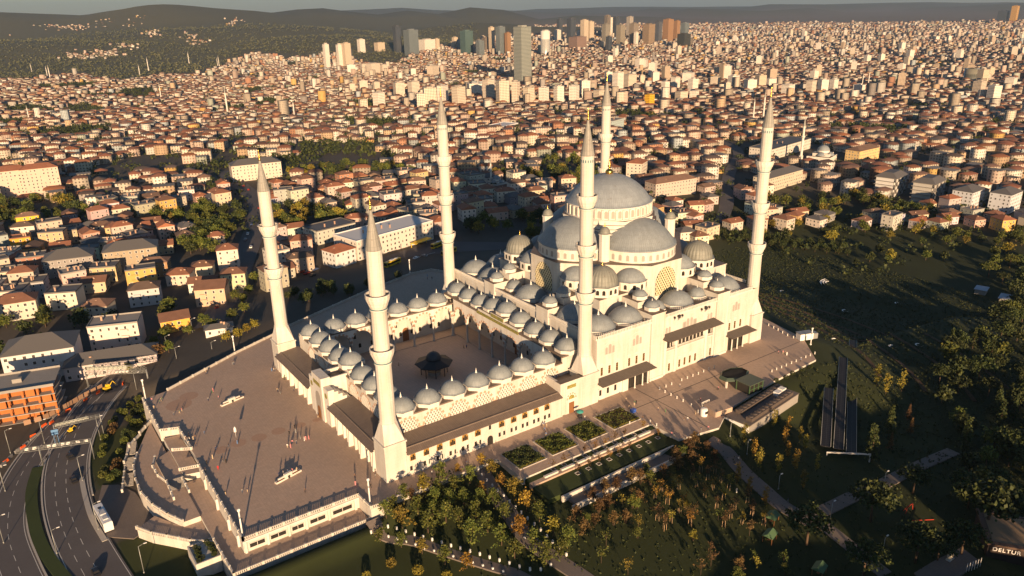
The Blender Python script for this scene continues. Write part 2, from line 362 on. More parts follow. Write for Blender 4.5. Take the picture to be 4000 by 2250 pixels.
base_far = ZZ-np.interp(rr, [0, 3200, 40000], [0, -97, -100])
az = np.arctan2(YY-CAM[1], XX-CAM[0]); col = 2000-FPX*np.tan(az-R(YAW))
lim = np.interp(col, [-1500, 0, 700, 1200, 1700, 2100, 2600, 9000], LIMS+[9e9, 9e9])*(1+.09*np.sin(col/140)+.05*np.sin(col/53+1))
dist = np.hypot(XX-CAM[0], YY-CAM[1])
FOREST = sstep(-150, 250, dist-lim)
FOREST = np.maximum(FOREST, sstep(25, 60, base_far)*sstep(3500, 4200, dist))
cc = lerp(cc, (0.115, 0.112, 0.062), FOREST)  # woodland ground, its colour lightened to stand in for distance haze
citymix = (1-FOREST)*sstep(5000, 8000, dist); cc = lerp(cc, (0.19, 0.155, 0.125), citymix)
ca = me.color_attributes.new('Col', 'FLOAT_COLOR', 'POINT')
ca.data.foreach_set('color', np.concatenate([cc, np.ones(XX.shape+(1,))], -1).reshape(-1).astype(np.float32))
m = mat('earth_and_grass', (0.1, 0.1, 0.1), 0.95); k = N(m); at = k.n('ShaderNodeAttribute', attribute_name='Col')
na, nb, nc = k.noise(0.05, 5), k.noise(0.6, 4), k.noise(0.0035, 6)
b_ = k.mix(na, k.mix(1.0, at.outputs[0], (0.55, 0.55, 0.55), 'MULTIPLY'), k.mix(1.0, at.outputs[0], (1.45, 1.4, 1.3), 'MULTIPLY'))
b_ = k.mix(k.math('MULTIPLY', nb, 0.5), b_, k.mix(1.0, at.outputs[0], (0.6, 0.58, 0.5), 'MULTIPLY'))
b_ = k.mix(k.math('MULTIPLY', nc, 0.5), b_, k.mix(1.0, at.outputs[0], (0.75, 0.72, 0.62), 'MULTIPLY'))
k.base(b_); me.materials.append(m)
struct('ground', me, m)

# ------------------------------------------------------------------ plaza and terraces
NORTH = [(196, 12), (205, 70), (185, 140), (113, 158), (109, 166.4), (96, 167.2), (81, 162), (65, 157), (32, 143), (17.5, 137), (7.5, 131.2), (-12.6, 121.5), (-16.2, 114.3+5), (-43.7, 103.5)]
EDGE_W = [(-53.3, 101.5), (-53.3, 72.5), (-47.6, 70.3), (-47.4, 53.5)]
LAND = [(-52.6, 56.5), (-52.6, 41.6)]
PL = [(-48.2, -4.5), (-13.6, -4.5), (-13.4, -12.6), (31.2, -12.6), (31.2, -26.6), (86.5, -26.6), (86.5, -39.5), (103, -42.4), (115.3, -36), (146, -32), (176, -30.2), (190.5, -14)]
poly = [(-48.2, 41.1)]+PL+NORTH+EDGE_W+[(-47.4, 53.5), (-47.4, 41.1)]
poly = poly[:-2]+[(-47.4, 41.1)]
mb = MB(); mb.prism(poly, -11.0, 0.0, 1, 0)
struct('plaza', mb, [M['plaza'], M['stone']])
mb = MB()
for p0, p1 in (((-53, 86), (60, -12.4)), ((3, -30), (60, -3)), ):
    pass
for x0, x1, y0, y1 in ((88, 200, -15.6, -15.3), (100.0, 100.3, -40, -4.2)): mb.box(x0, x1, y0, y1, -0.2, 0.006)
struct('drain_channel', mb, M['dark'])
# faded round reddish patches in the plaza paving
PATCH = mat('reddish_paving', (0.30, 0.16, 0.10), 0.85); kk = N(PATCH); kk.base(kk.mix(kk.noise(1.2, 4), (0.34, 0.20, 0.14), (0.46, 0.33, 0.25)))
mb = MB()
E_ = lambda x, y: (400+x*.3885, 1400+y*.3885)
for cx, cy, r in ((770, 465, 4.6), (870, 380, 3.4), (1575, 795, 2.6), (1370, 850, 2.6), (1190, 920, 2.3), (1770, 730, 2.4), (1990, 670, 1.9), (2150, 620, 1.3)):
    x, y = pz(*E_(cx, cy)); mb.prism([(x+r*math.cos(t*PI/12)*(1+.06*math.sin(3*t)), y+r*math.sin(t*PI/12)) for t in range(24)], -0.1, 0.004+.004*(len(mb.v) % 96 == 48))
struct('paving_patches', mb, PATCH)
# lower terrace (z -4) wrapped round the south-west corner, and its retaining wall
mb = MB(); mb.prism([(-53.4, -12.2), (-13.7, -12.2), (-13.7, -4.6), (-48.3, -4.6), (-48.3, 41), (-53.6, 41), (-53.6, 6.2)], -12, -4.0, 1, 0)
struct('lower_terrace', mb, [M['plaza'], M['stone']])
ring_out = [(-53.6, 88.5), (-58.5, 82), (-63.1, 75.8), (-62.0, 67.6), (-64.5, 60.5), (-65.6, 51.6), (-65.7, 42.5), (-64.2, 33.6), (-61.6, 25.7), (-58.8, 19.6)]
mb = MB(); mb.prism([(-53.7, 88.5), (-61.4, 70), (-63.2, 66)]+ring_out[4:]+[(-53.7, 19.6)], -11, -3.6, 1, 0)
struct('curved_terrace', mb, [M['plaza'], M['stone']])
ring2 = [(-70.1, 26.9), (-67.2, 21.7), (-63.8, 17.5), (-58.9, 11.3), (-53.7, 6.3)]
mb = MB(); mb.prism(ring2[::-1]+[(-66, 33), (-60, 26), (-53.7, 19.4)][0:0]+[(-64.5, 30.5), (-58.7, 19.4), (-53.7, 19.4)], -11, -5.2, 1, 0)
struct('lower_ramp', mb, [M['plaza'], M['stone']])
def balustrade(name, pts, z, label, h=1.0, post=4.0, par=None, closed=False):
    """plinth, pierced balusters, handrail and posts along a line"""
    rail, bal, ps = MB(), MB(), MB()
    for (x0, y0), (x1, y1) in zip(pts[:-1], pts[1:]):
        L = math.hypot(x1-x0, y1-y0); a = math.atan2(y1-y0, x1-x0)
        z0 = z if not callable(z) else z((x0+x1)/2, (y0+y1)/2)
        cx, cy = (x0+x1)/2, (y0+y1)/2
        rail.obox(cx, cy, L/2, 0.22, z0-0.05, z0+0.16, a); rail.obox(cx, cy, L/2, 0.20, z0+h-0.16, z0+h, a)
        nb = max(2, int(L/0.55))
        for i in range(nb):
            t = (i+.5)/nb; bal.obox(x0+(x1-x0)*t, y0+(y1-y0)*t, 0.14, 0.11, z0+0.16, z0+h-0.16, a)
        npst = max(1, int(round(L/post)))
        for i in range(npst+1):
            t = i/npst; ps.obox(x0+(x1-x0)*t, y0+(y1-y0)*t, 0.3, 0.3, z0-0.05, z0+h+0.14, a)
    if par is not None:
        return part(name, rail, M['parapet'], par), part('balusters', bal, M['parapet'], par, kind='stuff')
    t = thing(name, label, 'balustrade', (pts[0][0], pts[0][1], z if not callable(z) else z(*pts[0])))
    def rel(b): b.v = [(x-t.location[0], y-t.location[1], q-t.location[2]) for x, y, q in b.v]; return b
    part('rail', rel(rail), M['parapet'], t); part('balusters', rel(bal), M['parapet'], t, kind='stuff'); part('posts', rel(ps), M['parapet'], t, kind='stuff')
    return t
balustrade('stone_balustrade', [(-53.1, 101), (-53.1, 72.4), (-47.5, 70.1), (-47.2, 53.6)], 0, 'white stone balustrade with a step in it along the west edge of the plaza')
balustrade('stone_balustrade', [(-48.0, 41), (-48.0, -4.3), (-13.7, -4.3), (-13.3, -12.2)], 0, 'white stone balustrade round the corner of the plaza above the lower terrace')
balustrade('stone_balustrade', [(-13.0, -12.5), (4, -12.5)], 0, 'short white stone balustrade between the flagpole and the grove of trees')
balustrade('stone_balustrade', NORTH[::-1][0:11], 0, 'long white balustrade along the north edge of the plaza above the street', 1.0, 6)
balustrade('stone_balustrade', [(-53.6, 6), (-53.3, -12.1), (-13.7, -12.1)], -4, 'white balustrade on the retaining wall above the green lawn')
balustrade('stone_balustrade', ring_out[3:], -3.6, 'curved white balustrade round the sunken terrace beside the bus lane')
balustrade('stone_balustrade', ring2, -5.2, 'curved white balustrade above the lawn with the hedge')
balustrade('stone_balustrade', [(-53.5, 88.4), (-58.5, 82), (-63.1, 75.8), (-66.4, 67.6), (-69.9, 52.8)], lambda x, y: -3.6-4.4*np.clip((83-y)/30, 0, 1), 'white balustrade stepping down beside the three flights of outer stairs')
balustrade('stone_balustrade', [(-47.3, 53.4), (-52.6, 56.4)], 0, 'short white balustrade beside the dark upper stair landing')
balustrade('stone_balustrade', [(-53.6, 42.6), (-48.2, 41.2)], 0, 'short white balustrade on top of the buttressed wall by the inner stairs')
balustrade('stone_balustrade', [(-57.9, 59.3), (-59.7, 54), (-59.5, 47.4), (-58.1, 42.2), (-58.4, 31.1)], -2.4, 'curved white balustrade beside the inner stairs with a pool below')
balustrade('stone_balustrade', [(-53.5, 41.2), (-53.6, 32.6)], -2.6, 'low white balustrade on the right side of the inner stairs')
# lower terrace building front under the plaza: windows and piers
mb = MB()
for i, x in enumerate((-48.0, -41.8, -35.7, -30.5, -23.6, -15.2)): mb.box(x, x+0.7, -5.0, -4.4, -4, -0.25)
mb.box(-48.3, -13.5, -4.95, -4.4, -0.5, -0.08)
for y in (33, 20, 8, -1): mb.box(-48.8, -48.1, y, y+.8, -4, -0.3)
struct('terrace_wall_piers', mb, M['stone2'])
for i, (x0, x1) in enumerate(((-46.5, -42.3), (-40.6, -36.2), (-34.4, -31), (-29, -24.4), (-22, -16))):
    t = thing('terrace_window', 'wide low dark window in the wall below the plaza edge', 'window', ((x0+x1)/2, -4.55, -2.9), group='windows under the plaza edge')
    hw = (x1-x0)/2
    part('pane', MB().box(-hw, hw, -0.06, 0.02, 0, 1.3), M['glass'], t); f = MB()
    for a, b in ((-hw-.12, -hw), (hw, hw+.12), (-.06, .06)): f.box(a, b, -0.16, 0.02, -.12, 1.42)
    f.box(-hw, hw, -0.155, 0.02, 1.3, 1.42); f.box(-hw, hw, -0.155, 0.02, -.12, 0); part('frame', f, M['stone2'], t)
# stairs
def stairs(name, label, p0, p1, w, z0, z1, n):
    """flight from p0 (z0, top) to p1 (z1), width w; every step is a part"""
    t = thing(name, label, 'stairs', (p0[0], p0[1], z1)); a = math.atan2(p1[1]-p0[1], p1[0]-p0[0]); L = math.hypot(p1[0]-p0[0], p1[1]-p0[1])
    mats = M['concrete']
    for i in range(n):
        zz = z0-(i+1)*(z0-z1)/n-z1; d = (i+.5)*L/n
        b = MB().box(-L/n*.5, L/n*.5, -w/2, w/2, -1.0, max(zz, .02)); b.box(-L/n*.5-.04, L/n*.5-.25, -w/2, w/2, max(zz, .02)-.02, max(zz, .02)+.045)
        part('step', b, mats, t, (d*math.cos(a), d*math.sin(a), 0), a)
    return t
stairs('stair_flight', 'upper inner stair flight below the plaza landing', (-55.7, 42.6), (-55.9, 38.2), 4.4, -2.0, -3.6, 9)
stairs('stair_flight', 'lower inner stair flight with a wall on each side', (-55.9, 37.0), (-56.1, 32.6), 4.4, -3.6, -5.2, 9)
stairs('stair_flight', 'top flight of the outer stairs beside the shrubs', (-61.8, 78.2), (-63.6, 72.5), 3.0, -3.6, -5.1, 9)
stairs('stair_flight', 'middle flight of the outer stairs beside the shrubs', (-64.2, 70.6), (-65.7, 65.0), 3.0, -5.1, -6.6, 9)
stairs('stair_flight', 'bottom flight of the outer stairs by the bus stop', (-66.2, 63.0), (-67.5, 57.3), 3.0, -6.6, -8.1, 9)
mb = MB(); mb.prism([(-52.8, 70.5), (-47.7, 69.8), (-47.7, 41.2), (-52.8, 42.6)], -10, -2.0, 1, 0); mb.prism([(-58, 58.5), (-52.9, 62), (-52.9, 42.7), (-57.9, 42.7)], -10, -2.6, 1, 0)
struct('stair_landing', mb, [M['plaza'], M['stone']])
# planter box on the lower retaining wall
t = thing('stone_planter', 'white walled planter with clipped shrubs below the curved balustrade', 'planter', (-56.8, 3, -8.5))
mb = MB()
for x0, x1, y0, y1 in ((-3.6, 3.1, -4, -3.6), (-3.6, 3.1, 5.2, 5.6), (-3.6, -3.2, -3.6, 5.2)): mb.box(x0, x1, y0, y1, -1, 4.2)
mb.box(-3.2, 3.1, -3.6, 5.2, -1, 3.6); part('wall', mb, M['stone'], t)

# ------------------------------------------------------------------ roads
def ribbon(pts, w, z, mbx, m=0, wall=0):
    n = len(pts); vs = []
    for i, (x, y) in enumerate(pts):
        a, b = pts[max(0, i-1)], pts[min(n-1, i+1)]; L = math.hypot(b[0]-a[0], b[1]-a[1]); nx_, ny_ = -(b[1]-a[1])/L, (b[0]-a[0])/L
        zz = z(x, y) if callable(z) else z
        vs += [(x+nx_*w/2, y+ny_*w/2, zz), (x-nx_*w/2, y-ny_*w/2, zz)]
        if wall: vs += [(x+nx_*w/2, y+ny_*w/2, zz-wall), (x-nx_*w/2, y-ny_*w/2, zz-wall)]
    k_ = 4 if wall else 2; fs = []
    for i in range(n-1):
        b = i*k_; fs.append((b, b+1, b+k_+1, b+k_))
        if wall: fs += [(b+2, b, b+k_, b+k_+2), (b+1, b+3, b+k_+3, b+k_+1)]
    if wall: fs += [(0, 2, 3, 1), (len(vs)-4, len(vs)-3, len(vs)-1, len(vs)-2)]
    mbx.add(vs, fs, m)
def smooth(pts, n=6):
    out = []
    for i in range(len(pts)-1):
        p0, p1, p2, p3 = pts[max(0, i-1)], pts[i], pts[i+1], pts[min(len(pts)-1, i+2)]
        for k_ in range(n):
            t = k_/n; out.append(tuple(0.5*((2*p1[j])+(-p0[j]+p2[j])*t+(2*p0[j]-5*p1[j]+4*p2[j]-p3[j])*t*t+(-p0[j]+3*p1[j]-3*p2[j]+p3[j])*t**3) for j in (0, 1)))
    return out+[pts[-1]]
street = smooth([(-68, -70), (-76, -30), (-81.5, 10), (-84.5, 40), (-84.5, 65), (-81, 90), (-73, 115), (-58, 142), (-34, 164), (0, 180), (40, 197), (90, 216), (150, 225)], 8)
street2 = smooth([(-90, -60), (-96, 0), (-100, 30), (-101.5, 55), (-97.5, 80), (-89, 102), (-77, 122), (-62, 143)], 8)
zr_ = -8.05
mb = MB(); ribbon(street, 13.5, zr_, mb); struct('street', mb, M['asphalt'])
mb = MB(); ribbon(street2, 9.5, zr_-.006, mb); struct('slip_road', mb, M['asphalt'])
mb = MB(); mb.prism([(-78, 33), (-71.5, 27), (-64, 31), (-66.5, 52), (-70, 60), (-74.5, 63), (-78, 50)], -9.5, zr_+0.01); struct('bus_apron', mb, M['cobble'])
mb = MB(); mb.prism([(60, 168), (96, 170), (150, 175), (190, 205), (150, 240), (60, 215), (20, 190)], -9, zr_+0.03); struct('bus_park_yard', mb, M['asphalt'])
mb = MB(); ribbon(smooth([(-10, 170), (30, 260), (80, 380), (105, 470), (120, 620)], 8), 15, lambda x, y: gz(x, y)+0.5, mb); struct('avenue', mb, M['asphalt'])
mb = MB(); ribbon(smooth([(395, 205), (440, 235), (520, 300), (640, 390), (700, 520)], 8), 12, lambda x, y: gz(x, y)+0.6, mb); struct('side_avenue', mb, M['asphalt'])
mb = MB()
def lane(pts, off, w=0.16, dash=0):
    q = []
    for i, (x, y) in enumerate(pts):
        a, b = pts[max(0, i-1)], pts[min(len(pts)-1, i+1)]; L = math.hypot(b[0]-a[0], b[1]-a[1]); q.append((x-(b[1]-a[1])/L*off, y+(b[0]-a[0])/L*off))
    for i in range(0, len(q)-1, 2 if dash else 1): ribbon(q[i:i+2], w, zr_+0.006, mb)
lane(street, 6.2); lane(street, -6.2); lane(street, 0.0, 0.16, 1); lane(street, 3.2, .14, 1); lane(street2, 4.2); lane(street2, -4.2); lane(street2, 0, .14, 1)
struct('lane_markings', mb, M['paint'])
def kerb(name, pts, w=0.5, h=0.14, z=zr_, mt='kerb'):
    b = MB(); ribbon(pts, w, z+h, b, 0, 0.6); return struct(name, b, M[mt])
def offs(pts, off): 
    q = []
    for i, (x, y) in enumerate(pts):
        a, b = pts[max(0, i-1)], pts[min(len(pts)-1, i+1)]; L = math.hypot(b[0]-a[0], b[1]-a[1]); q.append((x-(b[1]-a[1])/L*off, y+(b[0]-a[0])/L*off))
    return q
kerb('kerb', offs(street, 7.0)[8:72]); kerb('kerb', offs(street, -7.0)[30:95]); kerb('kerb', offs(street2, 5.2)); kerb('kerb', offs(street2, -5.0)[0:46])
mb = MB(); ribbon(smooth([(-79.3, 72), (-79.9, 60), (-80.0, 46), (-78.6, 31)], 6), 1.5, zr_+.16, mb, 0, .6); struct('traffic_island', mb, M['kerb'])
mb = MB(); ribbon(smooth([(-90.5, 88), (-93.8, 72), (-94.6, 52), (-93.2, 34), (-88, 10)], 6), 3.4, zr_+.22, mb, 0, .6); struct('median', mb, M['grass'])
# grassed terrace tracks curving round the east slope
for off in (22, 40, 58, 78):
    pts_ = []
    for i in range(26):
        a_ = R(-52+i*3.6); pts_.append((150+math.cos(a_)*(58+off)*1.02, 28+math.sin(a_)*(70+off)))
    b = MB(); ribbon(pts_, 1.7, lambda x, y: gz(x, y)+.35, b, 0, .6); struct('slope_track', b, M['soil'])
# footpaths of the park
def gpath(name, pts, w, mt='cobble', dz=0.22):
    b = MB(); ribbon(smooth(pts, 10), w, lambda x, y: gz(x, y)+dz, b, 0, 0.5); return struct(name, b, M[mt])
H_ = lambda x, y: (1300+x*.3882, 1700+y*.3882)
def onground(px, py, dz=0.0):
    """where the sight line of a picture point meets the terrain"""
    d = ray(px, py); t = (0.0-CAM[2])/d[2]
    for _ in range(12): p = CAM+d*t; t += (p[2]-(gz(p[0], p[1])+dz))/(-d[2])
    p = CAM+d*t; return float(p[0]), float(p[1]), gz(p[0], p[1])
P_ = lambda pts, f: [onground(*f(*p))[:2] for p in pts]
path1 = P_([(300, 915), (480, 970), (800, 1060), (1200, 1185), (1600, 1310), (1850, 1385), (2020, 1480)], H_); gpath('park_path', path1, 4.2)
path2 = P_([(1480, 330), (1620, 560), (1800, 820), (1950, 1030), (2180, 1210), (2500, 1420), (2800, 1640)], H_); gpath('park_path', path2, 5.0)
G_ = lambda x, y: (2300+x*.3885, 1500+y*.3885)
path3 = P_([(1210, 560), (1400, 700), (1550, 880), (1750, 1060), (1950, 1230), (2250, 1400)], G_); gpath('park_path', path3, 5.5)
Q_ = lambda x, y: (3000+x*.4831, 1550+y*.4831)
path4 = P_([(330, 960), (500, 1080), (700, 1240), (950, 1440)], Q_); gpath('park_path', path4, 4.5)
path5 = P_([(430, 930), (600, 850), (900, 720), (1200, 570), (1500, 440)], Q_); gpath('park_path', path5, 4.5)
# ------------------------------------------------------------------ the mosque
XC, YC = 131.3, 47.3
mosque = thing('mosque', 'large white stone mosque with grey lead domes and an arcaded courtyard', 'mosque')
def mpart(name, mb, mats, **pr): return part(name, mb, mats, mosque, **pr)
def cap_prof(r, h, n=9, z0=0.0, pointed=0.0):
    rs = (r*r+h*h)/(2*h); out = []
    for i in range(n+1):
        a = math.asin(min(1, r/rs)) if h <= r else PI-math.asin(r/rs)
        t = a*(1-i/n); rad = rs*math.sin(t); zz = h-rs*(1-math.cos(t)); out.append((max(rad, 0.02), z0+zz+pointed*(i/n)**6))
    return out
def finial_mesh(h, mt, name):
    p = [(.16, 0), (.30, .06), (.34, .14), (.12, .24), (.22, .36), (.24, .42), (.08, .52), (.15, .60), (.05, .70), (.09, .76), (.02, 1.0)]
    return MB().lathe([(r*h*.62, z*h) for r, z in p], 10).mesh(name, mt)
FIN = {h: finial_mesh(h, M['finial'], 'finial') for h in (1.9, 2.3, 1.1)}
GOLD_S = finial_mesh(1.9, M['gold'], 'finial')
def dome_unit(R_d, h, R_o, dh, fin, z, name='dome', lead_m='lead_small', n=32, sides=8):
    """octagonal stone drum and lead dome, base at 0"""
    c = PI/sides; dm = MB(); dm.prism([(R_o*math.cos(c+i*2*c), R_o*math.sin(c+i*2*c)) for i in range(sides)], -.4, dh, 0, 1)
    dm.prism([((R_o+.14)*math.cos(c+i*2*c), (R_o+.14)*math.sin(c+i*2*c)) for i in range(sides)], dh-.18, dh+.04, 0, 1)
    drum = dm.mesh('drum', [M['stone2'], M[lead_m]])
    db = MB(); pr = [(R_d+.18, dh+.04), (R_d+.12, dh+.16)]+cap_prof(R_d, h, 9, dh+.16); db.lathe(pr, n)
    return drum, db.mesh('dome', M[lead_m]), FIN[fin], dh+.1+h
U_ARC = dome_unit(4.15, 3.35, 4.72, 1.25, 1.9, 0)
U_BIG = dome_unit(6.25, 4.1, 6.95, 1.2, 2.3, 0, n=40)
U_MED = dome_unit(3.35, 2.9, 3.95, 1.15, 1.1, 0)
U_SML = dome_unit(2.7, 2.05, 3.05, 1.4, 1.1, 0, n=24)
def put_dome(u, x, y, z, fin=True):
    d = link('dome', u[1], mosque, (x, y, z)); link('drum', u[0], d); 
    if fin: link('finial', u[2], d, (0, 0, u[3]))
    return d
SP = 9.555
ax = [9.2+9.57*i for i in range(7)]; ay = [YC+SP*(i-4) for i in range(9)]
ZA, ZP = 15.5, 17.8
for x in ax: put_dome(U_ARC, x, ay[0]-.0, ZA); put_dome(U_ARC, x, ay[8], ZA)
for j in range(1, 8): put_dome(U_ARC, 9.2, ay[j], ZA+(1.9 if j == 4 else 0.0))
for j in range(9): put_dome(U_ARC, 77.6, ay[j], ZP+{4: 2.5, 3: 1.2, 5: 1.2}.get(j, 0))
# arcade body: outer walls, roof slab, inner arcade
rf = MB(); X0, X1, Y0, Y1 = 5.2, 72.4, 5.2, 89.4
IX0, IX1, IY0, IY1 = 13.2, 72.4, 13.2, 81.4
rf.box(X0-.15, IX0+.25, Y0-.15, Y1+.15, ZA-.5, ZA); rf.box(IX0+.25, IX1-.0, Y0-.15, IY0+.25, ZA-.5, ZA); rf.box(IX0+.25, IX1, IY1-.25, Y1+.15, ZA-.5, ZA)
mpart('arcade_roof', rf, M['lead_fy'])
pr_ = MB(); pr_.box(72.4, 82.6, 5.2, 89.4, ZP-.6, ZP); mpart('portico_roof', pr_, M['lead_fx'])
ps = MB(); ps.box(72.6, 82.4, YC-1.5*SP, YC-.5*SP, ZP, ZP+1.2, 0, 1); ps.box(72.6, 82.4, YC+.5*SP, YC+1.5*SP, ZP, ZP+1.2, 0, 1); ps.box(72.55, 82.4, YC-.5*SP-.01, YC+.5*SP+.01, ZP, ZP+2.5, 0, 1)
mpart('raised_roof', ps, [M['stone2'], M['lead_fx']])
ps = MB(); ps.box(6.0, 13.0, YC-.5*SP, YC+.5*SP, ZA, ZA+1.9, 0, 1); mpart('raised_roof', ps, [M['stone2'], M['lead_fy']])
gp = MB(); gp.box(72.20, 72.5, YC-1.55*SP, YC+1.55*SP, ZP-.9, ZP+.25); mpart('inscription_band', gp, M['green_panel'])
gp = MB(); gp.box(72.40, 72.53, YC-.46*SP, YC+.46*SP, ZP+.75, ZP+2.2); mpart('inscription_band', gp, M['green_panel'])
wl = MB(); wl.box(5.2, 5.9, 5.2, 89.4, 0, ZA-.5); wl.box(5.9, 82, 5.2, 5.9, 0, ZA-.5); wl.box(5.9, 82, 88.7, 89.4, 0, ZA-.5)
wl.box(72.4, 82.6, 5.21, 5.91, ZA-.5, ZP-.6); wl.box(72.4, 82.6, 88.69, 89.39, ZA-.5, ZP-.6)
mpart('arcade_wall', wl, M['stone'])
for z, b in ((0.004, (13.0, 73.4, 13.0, 81.6)),):
    f_ = MB().box(b[0], b[1], b[2], b[3], -.1, z); struct('courtyard_floor', f_, M['court'])
f_ = MB().box(5.9, 13.0, 5.9, 88.7, -.1, .25); f_.box(13.0, 73.4, 5.9, 13, -.1, .25); f_.box(13., 73.4, 81.6, 88.7, -.1, .25); f_.box(73.4, 82, 5.9, 88.7, -.1, .25); struct('arcade_floor', f_, M['court'])
# arches on columns
def arch(w, rise, n=14):
    return [(w*math.cos(PI*i/n), rise*(math.sin(PI*i/n)**.92)) for i in range(n+1)]
def arch_wall(org, ang, bays, zs, ztop, th, gapw=1.0):
    """spandrel wall over a row of arches; local u along ang, wall thickness th to the left"""
    mb = MB(); ca, sa = math.cos(ang), math.sin(ang); T_ = lambda u, v, z: (org[0]+u*ca-v*sa, org[1]+u*sa+v*ca, z)
    for u0, u1 in bays:
        c, wd = (u0+u1)/2, (u1-u0)/2-gapw/2; a = arch(wd, min(wd*1.12, ztop-zs-1.0)); a = [(c-wd-gapw/2, 0)]+[(c-x, z) for x, z in a[::1]]+[(c+wd+gapw/2, 0)]
        a = [(u0, 0)]+[(c-x, z) for x, z in arch(wd, min(wd*1.12, ztop-zs-1.0))]+[(u1, 0)]
        for v in (0, th):
            for (ua, za), (ub, zb) in zip(a[:-1], a[1:]): mb.add([T_(ua, v, zs+za), T_(ub, v, zs+zb), T_(ub, v, ztop), T_(ua, v, ztop)], [(0, 1, 2, 3)])
        for (ua, za), (ub, zb) in zip(a[:-1], a[1:]): mb.add([T_(ua, 0, zs+za), T_(ub, 0, zs+zb), T_(ub, th, zs+zb), T_(ua, th, zs+za)], [(0, 1, 2, 3)])
    return mb
def voussoirs(wd, rise, n=13, d=.75, th=.10, every=2):
    mb = MB(); 
    for i in range(0, n, every):
        pts = []
        for t in (i/n, (i+1)/n):
            a = PI*t; x, z = wd*math.cos(a), rise*math.sin(a)**.92; L = math.hypot(x, z); pts.append(((x, z), (x+x/L*d, z+z/L*d)))
        (a0, b0), (a1, b1) = pts
        vs = [(p[0], y, p[1]) for y in (-th, .3) for p in (a0, b0, b1, a1)]
        mb.add(vs, [(0, 1, 2, 3), (0, 4, 5, 1), (1, 5, 6, 2), (2, 6, 7, 3), (3, 7, 4, 0)])
    return mb
colm = MB(); colm.lathe([(.62, 0), (.62, .5), (.5, .6), (.43, .75), (.38, 8.0), (.5, 8.1), (.72, 8.9), (.72, 9.2)], 12, m=0)
COLM = colm.mesh('column', M['parapet'])
ZS = 9.3
bx = [14.0+9.57*i for i in range(7)]; by = [YC+SP*(i-3.5) for i in range(8)]
def bays_of(e): return list(zip(e[:-1], e[1:]))
sides = [((0, IY1-.45), 0, [13.2]+bx+[72.4], ZA-.5, .9), ((0, IY0-.45), 0, [13.2]+bx+[72.4], ZA-.5, .9), ((IX0+.45, 0), PI/2, [13.2]+by[1:-1]+[81.4], ZA-.5, .9), ((73.3, 0), PI/2, [13.2]+by[1:-1]+[81.4], ZP-.6, .9)]
VW = (SP-1.0)/2; VO = voussoirs(VW, min(VW*1.12, 4.7), 17, .8).mesh('voussoir_band', M['red_stone'])
def red(par, x, y, z, rz): return link('voussoir_band', VO, par, (x, y, z), rz)
for i, (org, ang, ed, zt, th) in enumerate(sides):
    bb = [b for b in bays_of(ed) if b[1]-b[0] > 3]
    aw = mpart('arcade_arches', arch_wall(org, ang, bb, ZS, zt, th), M['stone2'])
    for u0, u1 in bb:
        c = (u0+u1)/2
        if abs(u1-u0-SP) > 1.2: continue
        if i == 0: red(aw, c, org[1], ZS, 0)
        if i == 1: red(aw, c, org[1]+th, ZS, PI)
        if i == 2: red(aw, org[0], c, ZS, PI/2)
        if i == 3: red(aw, org[0]-th, c, ZS, -PI/2)
    for u in ed:
        if i < 2 and u not in (13.2,): link('column', COLM, mosque, (u if u < 72 else 71.9, org[1]+th/2, .1))
        if i == 2 and 13.3 < u < 81: link('column', COLM, mosque, (org[0]-th/2, u, .1))
        if i == 3 and 13.3 < u < 81: link('column', COLM, mosque, (org[0]-th/2, u, .1))
# windows and doors on the wall behind the far arcade
awn = MB(); awn.box(-.55, .55, -.08, .1, 0, 2.0); awn.lathe([(.55, -.08), (.55, .1)], 10, arc=(0, PI)); 
def arched_panel(w, h, d=.12, n=10):
    """upright arched plate of width 2w, springing at h, facing -y, origin at its foot"""
    pts = [(-w, 0), (w, 0)]+[(w*math.cos(PI*i/n), h+w*1.1*math.sin(PI*i/n)) for i in range(n+1)]
    mb = MB(); k_ = len(pts); mb.v = [(x, -d, z) for x, z in pts]+[(x, .05, z) for x, z in pts]
    mb.f = [tuple(range(k_))]+[(i, (i+1) % k_, k_+(i+1) % k_, k_+i) for i in range(k_)]; mb.m = [0]*len(mb.f); mb.s = [False]*len(mb.f); return mb
DOORP = arched_panel(1.5, 4.6, .06).mesh('door', M['wood']); WINP = arched_panel(.6, 1.3, .06).mesh('window', M['glass'])
for x in ax:
    link('window', WINP, mosque, (x-2, 88.7, 3.0)); link('window', WINP, mosque, (x+2, 88.7, 3.0)); link('window', WINP, mosque, (x, 88.7, 7.4))
for j in range(9):
    link('window', WINP, mosque, (82.0, ay[j]-2, 3.0), -PI/2); link('window', WINP, mosque, (82.0, ay[j]+2, 3.0), -PI/2)
link('door', DOORP, mosque, (82.0, YC, .2), -PI/2); link('door', DOORP, mosque, (52, 88.7, .2))
